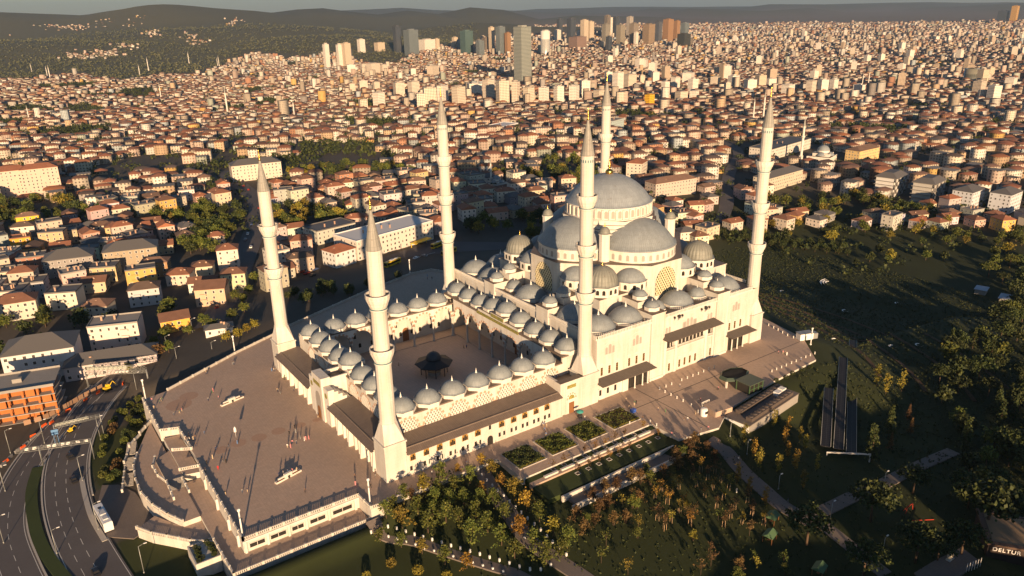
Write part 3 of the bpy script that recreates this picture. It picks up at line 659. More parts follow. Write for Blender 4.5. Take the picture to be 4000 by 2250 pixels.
# lattice arches on the outer walls of the arcade (z 9 .. 15)
def lattice(w, h0, rise, pitch, bar, th=.16, pointed=.95):
    """bars in two diagonal directions clipped to an arch, origin at centre foot, in the xz plane"""
    mb = MB()
    def inside(x, z): return abs(x) <= w and z >= 0 and (z <= h0 or (abs(x)/w)**2+((z-h0)/rise)**2 <= 1)
    for sgn in (1, -1):
        s = -40
        for q in range(-60, 61):
            c = q*pitch; ts = np.linspace(-w-h0-rise-4, w+h0+rise+4, 420); seg = []
            ang = sgn*R(56); dx, dz = math.cos(ang), math.sin(ang)
            ox, oz = -math.sin(ang)*c, math.cos(ang)*c
            ins = [t for t in ts if inside(ox+t*dx, oz+t*dz)]
            if len(ins) < 2: continue
            t0, t1 = ins[0], ins[-1]; nx_, nz_ = -dz*bar/2, dx*bar/2
            x0, z0, x1, z1 = ox+t0*dx, oz+t0*dz, ox+t1*dx, oz+t1*dz; y0 = -th-(.012 if sgn > 0 else 0)
            P8 = [(x0-nx_, y0, z0-nz_), (x1-nx_, y0, z1-nz_), (x1+nx_, y0, z1+nz_), (x0+nx_, y0, z0+nz_)]
            P8 += [(x, 0.0, z) for x, y, z in P8]
            mb.add(P8, [(0, 1, 2, 3), (0, 4, 5, 1), (2, 6, 7, 3)])
    return mb
LW = 3.55
LAT = lattice(LW, .9, 3.9, .92, .34).mesh('lattice', M['stone2'])
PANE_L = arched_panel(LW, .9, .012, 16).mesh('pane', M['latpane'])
LVO = voussoirs(LW+.05, 4.0, 15, .75, .10).mesh('voussoir_band', M['red_stone'])
IMP = MB().box(-.8, .8, -.1, .2, 0, .6).mesh('impost', M['red_stone'])
def lat_arch(x, y, z, rz):
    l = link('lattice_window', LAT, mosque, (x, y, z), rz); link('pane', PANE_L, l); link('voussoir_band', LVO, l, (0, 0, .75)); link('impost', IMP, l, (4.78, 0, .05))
for x in ax: lat_arch(x, 5.2, 9.35, 0)
for j in (1, 2, 3, 5, 6, 7): lat_arch(5.2, ay[j], 9.35, -PI/2)
# side annexes with lean-to roofs
def annex_roof(L):
    """profile across: eave .. ridge strip .. wall"""
    pr = [(-.9, -.95), (1.4, .0), (1.55, .28), (1.75, .28), (1.9, .08), (9.25, .85)]
    mb = MB()
    for i in range(len(pr)-1):
        (a, z0), (b, z1) = pr[i], pr[i+1]; mb.add([(0, a, z0), (L, a, z0), (L, b, z1), (0, b, z1)], [(0, 1, 2, 3)])
    mb.add([(0, -.9, -1.15), (L, -.9, -1.15), (L, -.9, -.95), (0, -.9, -.95)], [(0, 1, 2, 3)]); mb.add([(0, -.9, -1.15), (L, -.9, -1.15), (L, .1, -1.0), (0, .1, -1.0)], [(3, 2, 1, 0)])
    return mb
s_roof = link('annex_roof', annex_roof(61.2).mesh('annex_roof', M['lead_fx']), mosque, (3.4, -4.05, 8.95))
an = MB(); an.box(3.4, 64.6, -4.0, -3.2, 0, 8.3); an.box(3.4, 64.6, -4.06, -3.9, .0, .7)
for i in range(13): x = 6.4+i*4.85; an.box(x, x+.35, -4.22, -3.9, 0, 8.0) if abs(x-34.2) > 2 else None
mpart('annex_wall', an, M['stone'])
AWF = arched_panel(1.12, 1.35, .16, 12); awf = AWF.mesh('window', M['bronze'])
AWP = MB()
for x0, x1 in ((-.92, -.36), (-.29, .29), (.36, .92)): AWP.box(x0, x1, -.19, 0, .2, 1.4 if x0 != -.29 else 2.0)
awp = AWP.mesh('pane', M['glass'])
RW = MB().box(-.62, .62, -.10, .05, -.1, 1.85).mesh('window', M['stone2']); RP = MB().box(-.46, .46, -.13, 0, .08, 1.7).mesh('pane', M['glass'])
def put_win(a, b, x, y, z, rz=0): w_ = link('window', a, mosque, (x, y, z), rz); link('pane', b, w_); return w_
K_ = lambda x, y: (1500+x*.34513, 1250+y*.34513); B_ = lambda x, y: (1000+x*.3885, 1400+y*.3885)
def on_y(px, py, y): d = ray(px, py); p = CAM+d*(y-CAM[1])/d[1]; return float(p[0]), float(p[2])
arch_x = [on_y(*B_(1580, 970), -4)[0]+i*5.1 for i in range(6)]
arch_x = [on_y(*B_(*q), -4)[0] for q in ((1580, 980), (1715, 930), (1847, 880), (1975, 830), (2100, 783), (2228, 735))]+[on_y(*K_(*q), -4)[0] for q in ((1330, 1165), (1465, 1115), (1592, 1068), (1720, 1022), (1843, 975))]
for x in arch_x:
    put_win(awf, awp, x, -4.0, 5.0); put_win(RW, RP, x-.95, -4.0, 1.5); put_win(RW, RP, x+.95, -4.0, 1.5)
xd = on_y(*K_(1200, 1310), -4)[0]; link('door', arched_panel(1.1, 2.1, .08).mesh('door', M['glass']), mosque, (xd, -4.0, 0)); put_win(RW, RP, xd, -4.0, 5.6)
# west front: roof, wall, piers, niches
for nm, y0, L in (('north', 56.6, 34.6), ('south', 3.4, 35)):
    o = link('annex_roof', annex_roof(L).mesh('annex_roof', M['lead_fx']), mosque, (-4.05, y0+L, 8.95), -PI/2)
wf = MB(); wf.box(-2.6, -1.8, 3.4, 91.2, 0, 8.25); pier = MB()
for i in range(30):
    y = 4.6+i*3.05
    if 37 < y < 57: continue
    w_ = .5 if i % 3 else .85; d_ = 1.0 if i % 3 else 1.45
    pier = MB(); pier.box(-2.6-d_+.2, -2.5, y, y+w_, 0, 7.9)
    if i % 3 == 0: pier.add([(-2.6-d_-.25, y+.1, 0), (-2.6-d_-.25, y+w_-.1, 0), (-2.6-d_+.2, y+w_-.1, 5.4), (-2.6-d_+.2, y+.1, 5.4), (-2.6, y+w_-.1, 0), (-2.6, y+.1, 0)], [(0, 1, 2, 3), (1, 4, 2), (0, 3, 5)])
    mpart('pier', pier, M['stone2'])
mpart('front_wall', wf, M['stone'])
FWN = arched_panel(.75, 3.1, .04).mesh('window', M['greypane'])
for i in range(29):
    y = 4.6+i*3.05+1.75
    if 36.4 < y < 57.6: continue
    link('window', FWN, mosque, (-2.6, y, 1.2), -PI/2)
# west portal
pt = MB(); pt.box(-4.4, -1.0, 43.0, 51.6, 0, 17.0); pt.box(-1.0, 5.6, 43.6, 44.3, 0, 16.2); pt.box(-1.0, 5.6, 50.3, 51.0, 0, 16.2); pt.box(-1.0, 5.6, 44.3, 50.3, 0, 14.6, 0, 1)
for s_, (a, b) in ((1, (38.6, 43.0)), (-1, (51.6, 56.0))):
    pt.box(-3.9, -1.6, a, b, 0, 14.0)
    for i in range(4): pt.box(-1.6+i*1.5, -.1+i*1.5, a+.2 if s_ > 0 else a, b if s_ > 0 else b-.2, 0, 13.0-i*1.25)
mpart('portal', pt, [M['stone2'], M['lead_fx']])
mpart('portal_niche', arched_panel(2.3, 8.2, .06, 14), M['greypane'], loc=(-4.4, YC, 0), rz=-PI/2)
mpart('portal_door', arched_panel(1.3, 3.6, .1, 10), M['wood'], loc=(-4.42, YC, 0), rz=-PI/2)
mpart('inscription_panel', MB().box(-3.0, 3.0, -.08, .1, 0, 1.5), M['green_panel'], loc=(-4.4, YC, 13.3), rz=-PI/2)
RND = MB().lathe([(.02, 0), (1.0, 0), (1.0, -.1)], 20)
for y in (40.8, 53.8):
    me_ = MB(); me_.v = [(1.0*math.cos(t*PI/10), -.08, 1.0*math.sin(t*PI/10)) for t in range(20)]+[(1.0*math.cos(t*PI/10), .06, 1.0*math.sin(t*PI/10)) for t in range(20)]
    me_.f = [tuple(range(20))]+[(t, (t+1) % 20, 20+(t+1) % 20, 20+t) for t in range(20)]; me_.m = [0]*21; me_.s = [False]*21
    mpart('medallion', me_, M['green_panel'], loc=(-3.9, y, 11.3), rz=-PI/2)
# south gate beside the tall minaret
gt = MB(); gt.box(64.6, 75.0, -3.5, -1.2, 0, 12.7); gt.box(64.6, 65.6, -1.2, 5.2, 0, 12.7); gt.box(65.6, 75, -1.2, 5.2, 0, 10.4, 0, 1); gt.box(64.3, 75.0, -3.9, -1.0, 12.25, 12.75, 0, 1); gt.box(66.6, 72.2, -3.78, -3.5, 0, 12.2)
mpart('side_gate', gt, [M['stone'], M['lead_fx']])
mpart('inscription_panel', MB().box(-2, 2, -.06, .1, 0, 1.3), M['green_panel'], loc=(69.4, -3.78, 9.9))
gz_ = mpart('gate_arch', arched_panel(1.7, 5.6, .05, 14), M['stone2'], loc=(69.4, -3.78, 0))
mpart('voussoir_band', voussoirs(1.75, 1.95, 11, .5, .1), M['red_stone'], loc=(69.4, -3.78, 5.6))
mpart('tympanum', (lambda b: b)(arched_panel(1.35, .1, .09, 12)), M['green_panel'], loc=(69.4, -3.78, 5.6))
mpart('gate_door', MB().box(-1.2, 1.2, -.1, .1, 0, 4.3), M['wood'], loc=(69.4, -3.78, 0))

# ---------------- prayer hall
ZH = 24.3
HX0, HX1, HY0, HY1 = 82.0, 171.0, -2.6, 97.2
hb = MB(); hb.box(HX0, HX1, HY0, HY1, 0, ZH, 0, 1)
for x0, x1 in ((108.6, 115.7), (145.2, 152.7)):
    hb.box(x0, x1, -3.35, 4.6, 0, 27.4, 0, 1); hb.box(x0+.1, x1-.1, 4.6, 13.9, ZH-.2, 30.2, 0, 1); hb.box(x0, x1, 90, 98, 0, 27.4, 0, 1); hb.box(x0+.1, x1-.1, 80.7, 90, ZH-.2, 30.2, 0, 1)
for y0, y1 in ((25.2, 32.6), (62.0, 69.4)):
    hb.box(81.25, 89.2, y0, y1, 17, 27.4, 0, 1); hb.box(89.2, 97.4, y0+.1, y1-.1, ZH-.2, 30.2, 0, 1)
mpart('hall_wall', hb, [M['stone'], M['lead_fx']])
cn = MB()
for x0, x1 in ((82, 108.6), (115.7, 145.2), (152.7, 167.4)): cn.box(x0, x1, -3.15, -2.4, ZH-.05, ZH+.45)
for y0, y1 in ((-2.6, 25.2), (32.6, 62.0), (69.4, 97.2)): cn.box(81.5, 82.2, y0, y1, ZH-.05, ZH+.45)
for x0, x1 in ((108.6, 115.7), (145.2, 152.7)): cn.box(x0-.25, x1+.25, -3.6, 4.8, 27.4, 27.62, 0, 1)
for y0, y1 in ((25.2, 32.6), (62.0, 69.4)): cn.box(81.0, 89.4, y0-.25, y1+.25, 27.4, 27.62, 0, 1)
mpart('cornice', cn, [M['stone2'], M['lead_fx']])
def para(p0, p1):
    rail, bal = MB(), MB(); (x0, y0), (x1, y1) = p0, p1; L = math.hypot(x1-x0, y1-y0); a = math.atan2(y1-y0, x1-x0); z0 = ZH+.45
    rail.obox((x0+x1)/2, (y0+y1)/2, L/2, .2, z0, z0+.14, a); rail.obox((x0+x1)/2, (y0+y1)/2, L/2, .2, z0+1.0, z0+1.2, a)
    nb = int(L/.75)
    for i in range(nb): t = (i+.5)/nb; bal.obox(x0+(x1-x0)*t, y0+(y1-y0)*t, .2, .13, z0+.14, z0+1.0, a)
    r_ = mpart('balustrade', rail, M['stone2']); part('balusters', bal, M['stone2'], r_, kind='stuff')
for x0, x1 in ((82, 108.6), (115.7, 145.2), (152.7, 167.4)): para((x0, -2.85), (x1, -2.85))
for y0, y1 in ((-2.6, 25.2), (32.6, 62.0), (69.4, 97.2)): para((81.8, y0), (81.8, y1))
para((171, 3.5), (171, 92))
# aisle domes
for sx, sy in ((-1, 0), (0, -1), (1, 0), (0, 1)):
    if sx == 1: continue
    put_dome(U_BIG, XC+sx*41.6, YC+sy*41.6, ZH)
    for q in (-1, 1):
        t = (sy, -sx)
        put_dome(U_MED, XC+sx*41.6+q*t[0]*11.63, YC+sy*41.6+q*t[1]*11.63, ZH)
        put_dome(U_SML, XC+sx*39.4+q*t[0]*18.4, YC+sy*39.4+q*t[1]*18.4, 30.2)
        put_dome(U_SML, XC+sx*46.0+q*t[0]*18.4, YC+sy*46.0+q*t[1]*18.4, 27.6)
for sy in (-1, 1):
    put_dome(U_BIG, XC-41.7, YC+sy*41.7, ZH); put_dome(U_BIG, XC-28.0, YC+sy*41.7, ZH); put_dome(U_BIG, XC-41.7, YC+sy*28.0, ZH); put_dome(U_BIG, XC+28.0, YC+sy*41.7, ZH)
# raised square, corner ribbed domes
pl = MB(); pl.box(XC-34, XC+38.4, YC-33.7, YC+33.7, ZH-.3, 31.0, 0, 1); pl.box(XC-34.25, XC+38.65, YC-33.95, YC+33.95, 30.75, 31.1, 0, 1)
mpart('upper_wall', pl, [M['stone'], M['lead_fy']])
for sx in (-1, 1):
    for sy in (-1, 1):
        x, y = XC+sx*27.3, YC+sy*27.3
        dm = MB(); c = PI/8; dm.prism([(7.1*math.cos(c+i*2*c), 7.1*math.sin(c+i*2*c)) for i in range(8)], 0, 3.9, 0, 1); dm.prism([(7.35*math.cos(c+i*2*c), 7.35*math.sin(c+i*2*c)) for i in range(8)], 3.65, 4.0, 0, 1)
        d = link('ribbed_dome', None, mosque, (x, y, 31.0))
        melon = MB(); pr = [(6.5, 4.0), (6.45, 4.15)]+[(6.15*math.cos(t*PI/2/10)**.8 if t < 10 else .03, 4.2+6.9*(t/10)**1.0*(1-.0*t)+.0) for t in range(0, 11)]
        pr = [(6.5, 4.0), (6.4, 4.2)]+[(max(.03, 6.1*math.cos(t*PI/20)**.85+.25*math.sin(t*PI/10)), 4.25+6.3*math.sin(t*PI/20)**1.0+.7*(t/10)**4) for t in range(0, 11)]
        melon.lathe(pr, 96, flute=lambda i, z: 1-.045*abs(math.cos(PI*i/4))**3*(1 if z > 4.3 else 0))
        bpy.data.objects.remove(d); d = link('ribbed_dome', melon.mesh('ribbed_dome', M['lead_melon']), mosque, (x, y, 31.0))
        link('drum', dm.mesh('drum', [M['stone2'], M['lead_small']]), d); link('finial', GOLD_S, d, (0, 0, 11.2))
        for i in range(8):
            for q in (-1.2, 1.2):
                a = i*PI/4; rr_ = 7.1*math.cos(c)
                link('window', WINP, d, (rr_*math.cos(a)-q*math.sin(a), rr_*math.sin(a)+q*math.cos(a), 1.1), a+PI/2)
        # stepped corner block towards the dome piers
# half-dome bases (half octagons) with the great lattice windows
BW, BS, CH = 8.6, 35.0, 20.5
base = [(-BW, -BS), (BW, -BS), (CH, -23.2), (23.2, -CH), (BS, -BW), (BS, BW), (23.2, CH), (CH, 23.2), (BW, BS), (-BW, BS), (-CH, 23.2), (-23.2, CH), (-BS, BW), (-BS, -BW), (-23.2, -CH), (-CH, -23.2)]
bs = MB(); bs.prism([(XC+x, YC+y) for x, y in base], ZH-.2, 39.9, 0, 1); bs.prism([(XC+x*1.008, YC+y*1.008) for x, y in base], 39.55, 40.0, 0, 1)
mpart('semi_dome_base', bs, [M['stone'], M['lead_fx']])
BLAT = lattice(5.6, 5.2, 6.3, 1.12, .36, .2).mesh('lattice', M['lattice']); BPANE = arched_panel(5.6, 5.2, .02, 18)
BP = BPANE.mesh('pane', M['warmglass'])
for a in range(4):
    dx, dy = math.sin(a*PI/2), -math.cos(a*PI/2)
    g_ = link('great_window', BLAT, mosque, (XC+dx*BS, YC+dy*BS, 26.6), a*PI/2); link('pane', BP, g_)
# semi-domes
HR = 16.2
for a in range(4):
    dx, dy = math.sin(a*PI/2), -math.cos(a*PI/2); cx, cy = XC+dx*16.6, YC+dy*16.6; ph = a*PI/2+PI
    hd = MB(); pr = [(HR+.9, 0), (HR+.85, .35), (HR+.1, .55)]+cap_prof(HR, 9.6, 10, .6); hd.lathe(pr, 72, arc=(-.10, PI+.10), ph=ph)
    h_ = link('semi_dome', hd.mesh('semi_dome', M['lead_half']), mosque, (cx, cy, 44.6))
    dr = MB(); dr.lathe([(HR+1.0, 0), (HR+.5, .15), (HR+.5, 4.3), (HR+1.05, 4.45), (HR+1.05, 4.7)], 72, arc=(-.10, PI+.10), ph=ph, sm=False)
    d_ = link('drum', dr.mesh('drum', M['stone2']), h_, (0, 0, -4.7))
    for i in range(17):
        t = PI*(i+.5)/17; ang = ph+t
        link('window', link_w if False else WINH, d_, ((HR+.5)*math.cos(ang), (HR+.5)*math.sin(ang), .9), ang+PI/2) if 'WINH' in globals() else None
    if 'WINH' not in globals():
        WINH = arched_panel(.62, 1.75, .05).mesh('window', M['greypane'])
        for i in range(17):
            ang = ph+PI*(i+.5)/17; link('window', WINH, d_, ((HR+.5)*math.cos(ang), (HR+.5)*math.sin(ang), .9), ang+PI/2)
# exedra semi-domes on the chamfered faces
for sx in (-1, 1):
    for sy in (-1, 1):
        for k_ in (0, 1):
            cx, cy = (14.2, 29.4) if k_ == 0 else (29.4, 14.2); nx_, ny_ = ((11.5, 12.0) if k_ == 0 else (12.0, 11.5))
            ang = math.atan2(sy*(CH-BW if k_ == 0 else BS-23.2), sx*(BS-23.2 if k_ == 0 else CH-BW))
            px_, py_ = XC+sx*(cx-.4), YC+sy*(cy-.4)
            e = MB(); e.lathe([(6.5, 3.5), (6.3, 3.75)]+cap_prof(6.1, 4.3, 8, 3.8), 40, arc=(-PI/2, PI/2), ph=ang)
            ex = link('exedra_dome', e.mesh('exedra_dome', M['lead_small']), mosque, (px_, py_, 31.0))
            dr = MB(); c8 = PI/6; pts = [(6.9*math.cos(ang-PI/2+i*c8), 6.9*math.sin(ang-PI/2+i*c8)) for i in range(7)]; dr.prism(pts, 0, 3.5, 0, 1); dr.prism([(x*1.03, y*1.03) for x, y in pts], 3.3, 3.6, 0, 1)
            d_ = link('drum', dr.mesh('drum', [M['stone2'], M['lead_small']]), ex)
            for i in range(6):
                t = ang-PI/2+(i+.5)*c8; rr_ = 6.9*math.cos(c8/2); link('window', WINP, d_, (rr_*math.cos(t), rr_*math.sin(t), .8), t+PI/2)
# stepped crossing under the main dome
st = MB(); SH = 18.7
for i in range(9):
    z0, z1 = 40+i*1.6, 41.6+i*1.6; ch = 2.2+i*1.12; h = SH-.0*i
    po = [(-h+ch, -h), (h-ch, -h), (h, -h+ch), (h, h-ch), (h-ch, h), (-h+ch, h), (-h, h-ch), (-h, -h+ch)]
    st.prism([(XC+x, YC+y) for x, y in po], z0-.05, z1-.12, 0, 1); st.prism([(XC+x*1.012, YC+y*1.012) for x, y in po], z1-.26, z1-.01, 0, 1)
mpart('stepped_crossing', st, [M['stone2'], M['lead_fy']])
# main drum and dome
dr = MB(); dr.lathe([(18.75, 54.3), (18.75, 54.75), (17.95, 54.85), (17.95, 58.8), (18.5, 59.0), (18.5, 59.4)], 96, XC, YC, sm=False)
drum = mpart('main_drum', dr, M['stone2'])
BUT = MB().box(-.42, .42, -.55, .2, 0, 3.9).mesh('buttress', M['stone2']); WIND = arched_panel(.72, 2.35, .05).mesh('window', M['greypane'])
for i in range(40):
    a = 2*PI*i/40; link('window', WIND, drum, (XC+17.95*math.cos(a), YC+17.95*math.sin(a), 55.2), a+PI/2)
    a += PI/40; link('buttress', BUT, drum, (XC+17.95*math.cos(a), YC+17.95*math.sin(a), 54.85), a+PI/2)
dmn = MB(); dmn.lathe([(18.6, 59.4), (18.5, 59.62), (17.7, 59.75)]+cap_prof(17.6, 10.4, 14, 59.8), 96)
md = mpart('main_dome', dmn, M['lead_big'], loc=(XC, YC, 0))
gf = MB(); gf.lathe([(.9, 69.9), (1.5, 70.3), (1.75, 71.0), (1.4, 71.7), (.5, 72.2), (.3, 72.8), (.7, 73.1), (.75, 73.5), (.25, 74.0), (.5, 74.6), (.15, 75.1), (.25, 75.5), (.05, 77.6)], 20, flute=lambda i, z: 1-.1*(i % 2)*(1 if z < 72 else 0)); part('finial', gf, M['gold'], md)
# weight turrets
TU = MB(); TU.prism([(2.25*math.cos(PI/8+i*PI/4), 2.25*math.sin(PI/8+i*PI/4)) for i in range(8)], -1, 10.6, 0); TU.prism([(2.5*math.cos(PI/8+i*PI/4), 2.5*math.sin(PI/8+i*PI/4)) for i in range(8)], 10.4, 10.9, 0); tum = TU.mesh('turret', M['stone2'])
TD = MB().lathe([(2.45, 10.9), (2.3, 11.1)]+[(max(.03, 2.2*math.cos(t*PI/16)), 11.1+2.6*math.sin(t*PI/16)) for t in range(9)], 24).mesh('cap', M['lead_melon'])
for sx in (-1, 1):
    for sy in (-1, 1):
        t = link('turret', tum, mosque, (XC+sx*18.5, YC+sy*18.5, 40.6)); link('cap', TD, t); link('finial', GOLD_S, t, (0, 0, 13.6))
# ---------------- south facade dressing
N_ = lambda x, y: (2200+x*.34507, 1150+y*.34507); O_ = lambda x, y: (2550+x*.34507, 1000+y*.34507)
TW = MB().box(-.75, .75, -.07, .05, -.15, 3.5).mesh('window', M['stone2'])
TP = MB().box(-.5, .5, -.11, 0, 0, 3.2)
TP = TP.mesh('pane', M['warmglass']); TF = MB(); TF.box(-.05, .05, -.15, 0, 0, 3.2); TF.box(-.5, .5, -.145, 0, 1.5, 1.65); TF.box(-.5, .5, -.145, 0, 2.4, 2.5); TF = TF.mesh('mullion', M['bronze'])
HOOD = arched_panel(.85, .1, .1, 10).mesh('hood', M['stone2'])
def tallwin(px, py, fn, y=-2.6, hood=True):
    x, z = on_y(*fn(px, py), y); w_ = link('window', TW, mosque, (x, y, z)); link('pane', TP, w_); link('mullion', TF, w_)
    if hood: link('hood', HOOD, w_, (0, 0, 3.9))
for q in ((433, 920), (520, 890), (606, 858), (743, 808), (826, 780), (907, 750)): tallwin(*q, N_)
for q in ((295, 1252), (354, 1228), (413, 1206), (473, 1182), (178, 1298), (583, 1142), (642, 1120), (124, 1310)): tallwin(*q, O_)
for q in ((860, 838), (921, 815), (984, 792)): tallwin(*q, O_)
BLW = {w_: arched_panel(w_, h_, .05, 10).mesh('blind_window', M['greypane']) for w_, h_ in ((.55, 2.2), (.7, 3.0))}
def blind(px, py, fn, w_=.55): x, z = on_y(*fn(px, py), -2.6); link('blind_window', BLW[w_], mosque, (x, -2.6, z))
for q in ((490, 680), (567, 655), (800, 580), (874, 555)): blind(*q, N_)
for q in ((529, 668), (837, 565)): blind(*q, N_, .7)
for q in ((365, 815), (466, 783), (155, 888), (187, 875), (627, 722), (658, 712), (912, 625), (970, 605), (348, 822), (482, 778)): blind(*q, O_)
for q in ((395, 805), (435, 793), (941, 613)): blind(*q, O_, .7)
# shallow relieving arches
RA = MB(); n = 22
for w_, h_ in ((9.2, 0),):
    pass
def relief(x0, x1, z0, ztop):
    w_ = (x1-x0)/2; mb = MB(); pts = [(w_*math.cos(PI*i/20), math.sin(PI*i/20)*(ztop-z0)) for i in range(21)]
    for (a, b), (c, d) in zip(pts[:-1], pts[1:]):
        mb.add([(a, -.1, b), (c, -.1, d), (c*1.035, -.1, d*1.035), (a*1.035, -.1, b*1.035), (a, .05, b), (c, .05, d), (c*1.035, .05, d*1.035), (a*1.035, .05, b*1.035)], [(0, 1, 2, 3), (0, 4, 5, 1), (2, 6, 7, 3)])
    for s_ in (-1, 1): mb.box(min(s_*w_, s_*w_*1.035), max(s_*w_, s_*w_*1.035), -.1, .05, -(z0-9), 0)
    mpart('relieving_arch', mb, M['stone2'], loc=((x0+x1)/2, -2.6, z0))
relief(83.5, 94.6, 16, 22.3); relief(96.4, 107.4, 16, 22.3); relief(154, 166, 16, 22.3); relief(121.5, 139.5, 17, 23.0); relief(116, 121, 17, 20.5); relief(140, 145, 17, 20.5)
# pilaster strips on the piers, plinth
pp = MB()
for x0, x1 in ((108.6, 115.7), (145.2, 152.7)): pp.box(x1-1.6, x1-.9, -3.43, -3.3, 3, 24); pp.box(x0-.1, x1+.1, -3.6, -3.3, 0, 1.0)
for x in (116.2, 122.2, 139.6, 144): pp.box(x, x+1.3, -3.0, -2.55, 0, 16.4)
mpart('pilasters', pp, M['stone2'])
# canopies: deep eaves on brackets
def canopy(x0, x1, z_top, z_eave, d):
    mb = MB(); mb.add([(x0, 0, z_top), (x1, 0, z_top), (x1+1.6, -d, z_eave), (x0-1.6, -d, z_eave)], [(0, 1, 2, 3)])
    mb.add([(x0, 0, z_top), (x0-1.6, -d, z_eave), (x0-1.6, 0, z_eave+.1)], [(0, 1, 2)]); mb.add([(x1, 0, z_top), (x1+1.6, 0, z_eave+.1), (x1+1.6, -d, z_eave)], [(0, 1, 2)])
    mb.add([(x0-1.6, -d, z_eave), (x1+1.6, -d, z_eave), (x1+1.6, -d, z_eave-.25), (x0-1.6, -d, z_eave-.25)], [(0, 1, 2, 3)]); mb.add([(x0-1.6, -d, z_eave-.25), (x1+1.6, -d, z_eave-.25), (x1+1.6, 0, z_eave-.1), (x0-1.6, 0, z_eave-.1)], [(0, 1, 2, 3)])
    mpart('canopy', mb, M['canopy'], loc=(0, -2.6, 0))
canopy(83.2, 107.2, 8.9, 7.4, 4.2); canopy(116.4, 144.4, 17.6, 16.0, 4.2); canopy(153.6, 166.2, 8.6, 7.4, 4.2)
# loggia balconies under the middle canopy
for x0, x1 in ((117.6, 122.0), (124.0, 138.6), (141.0, 144.0)):
    lg = mpart('loggia', MB().box(x0, x1, -2.66, -2.5, 11.2, 15.2), M['glass']); f = MB(); f.box(x0-.2, x1+.2, -3.5, -2.5, 10.1, 10.5); f.box(x0-.2, x1+.2, -3.5, -3.38, 11.3, 11.5)
    for i in range(int((x1-x0)/.5)): f.box(x0+i*.5, x0+i*.5+.14, -3.48, -3.4, 10.5, 11.3)
    part('railing', f, M['stone2'], lg); f = MB()
    for i in range(int((x1-x0)/2.1)+1): f.box(x0+i*2.1-.14, x0+i*2.1+.14, -2.95, -2.6, 10.5, 15.6)
    part('posts', f, M['stone2'], lg)
# entrance porch on the ground floor
ep = MB(); ep.box(83.4, 97.4, -2.9, -2.4, 0, 7.2); ep.box(94.6, 97.4, -3.4, -2.4, 0, 7.2); mpart('porch_wall', ep, M['stone2'])
mpart('porch_opening', MB().box(97.6, 107.6, -2.68, -2.5, 0, 6.6), M['glass'])
pc = MB().lathe([(.42, 0), (.42, .3), (.28, .45), (.25, 6.2), (.42, 6.6), (.42, 6.9)], 12).mesh('porch_column', M['stone2'])
for x in (100.6, 104.6, 107.4): link('porch_column', pc, mosque, (x, -3.6, 0))
mpart('porch_opening', MB().box(154.6, 164, -2.68, -2.5, 0, 6.6), M['glass'])
for x in (156, 159.5, 163): link('porch_column', pc, mosque, (x, -3.6, 0))
for px_, py_ in ((418, 1150), (503, 1118), (587, 1085)):
    x, z = on_y(*N_(px_, py_), -2.9); w_ = link('window', MB().box(-1.0, 1.0, -.06, .05, 0, 3.0).mesh('window', M['stone2']), mosque, (x, -2.9, max(.4, z-.2))); part('pane', MB().box(-.55, .55, -.1, 0, .3, 2.6), M['glass'], w_)
# bird-house style brackets high on the facade
for cx_, cy_ in ((285, 690), (590, 595)):
    for q, s_ in ((-45, .8), (0, 1.25), (42, .8)):
        x, z = on_y(*O_(cx_+q, cy_-q*.3), -2.6); b = MB(); b.box(-.35*s_, .35*s_, -.9*s_, .05, 0, .9*s_); b.add([(-.3*s_, -.9*s_, 0), (.3*s_, -.9*s_, 0), (0, 0, -1.3*s_)], [(0, 1, 2)])
        mpart('bird_house', b, M['dark'], loc=(x, -2.6, z))
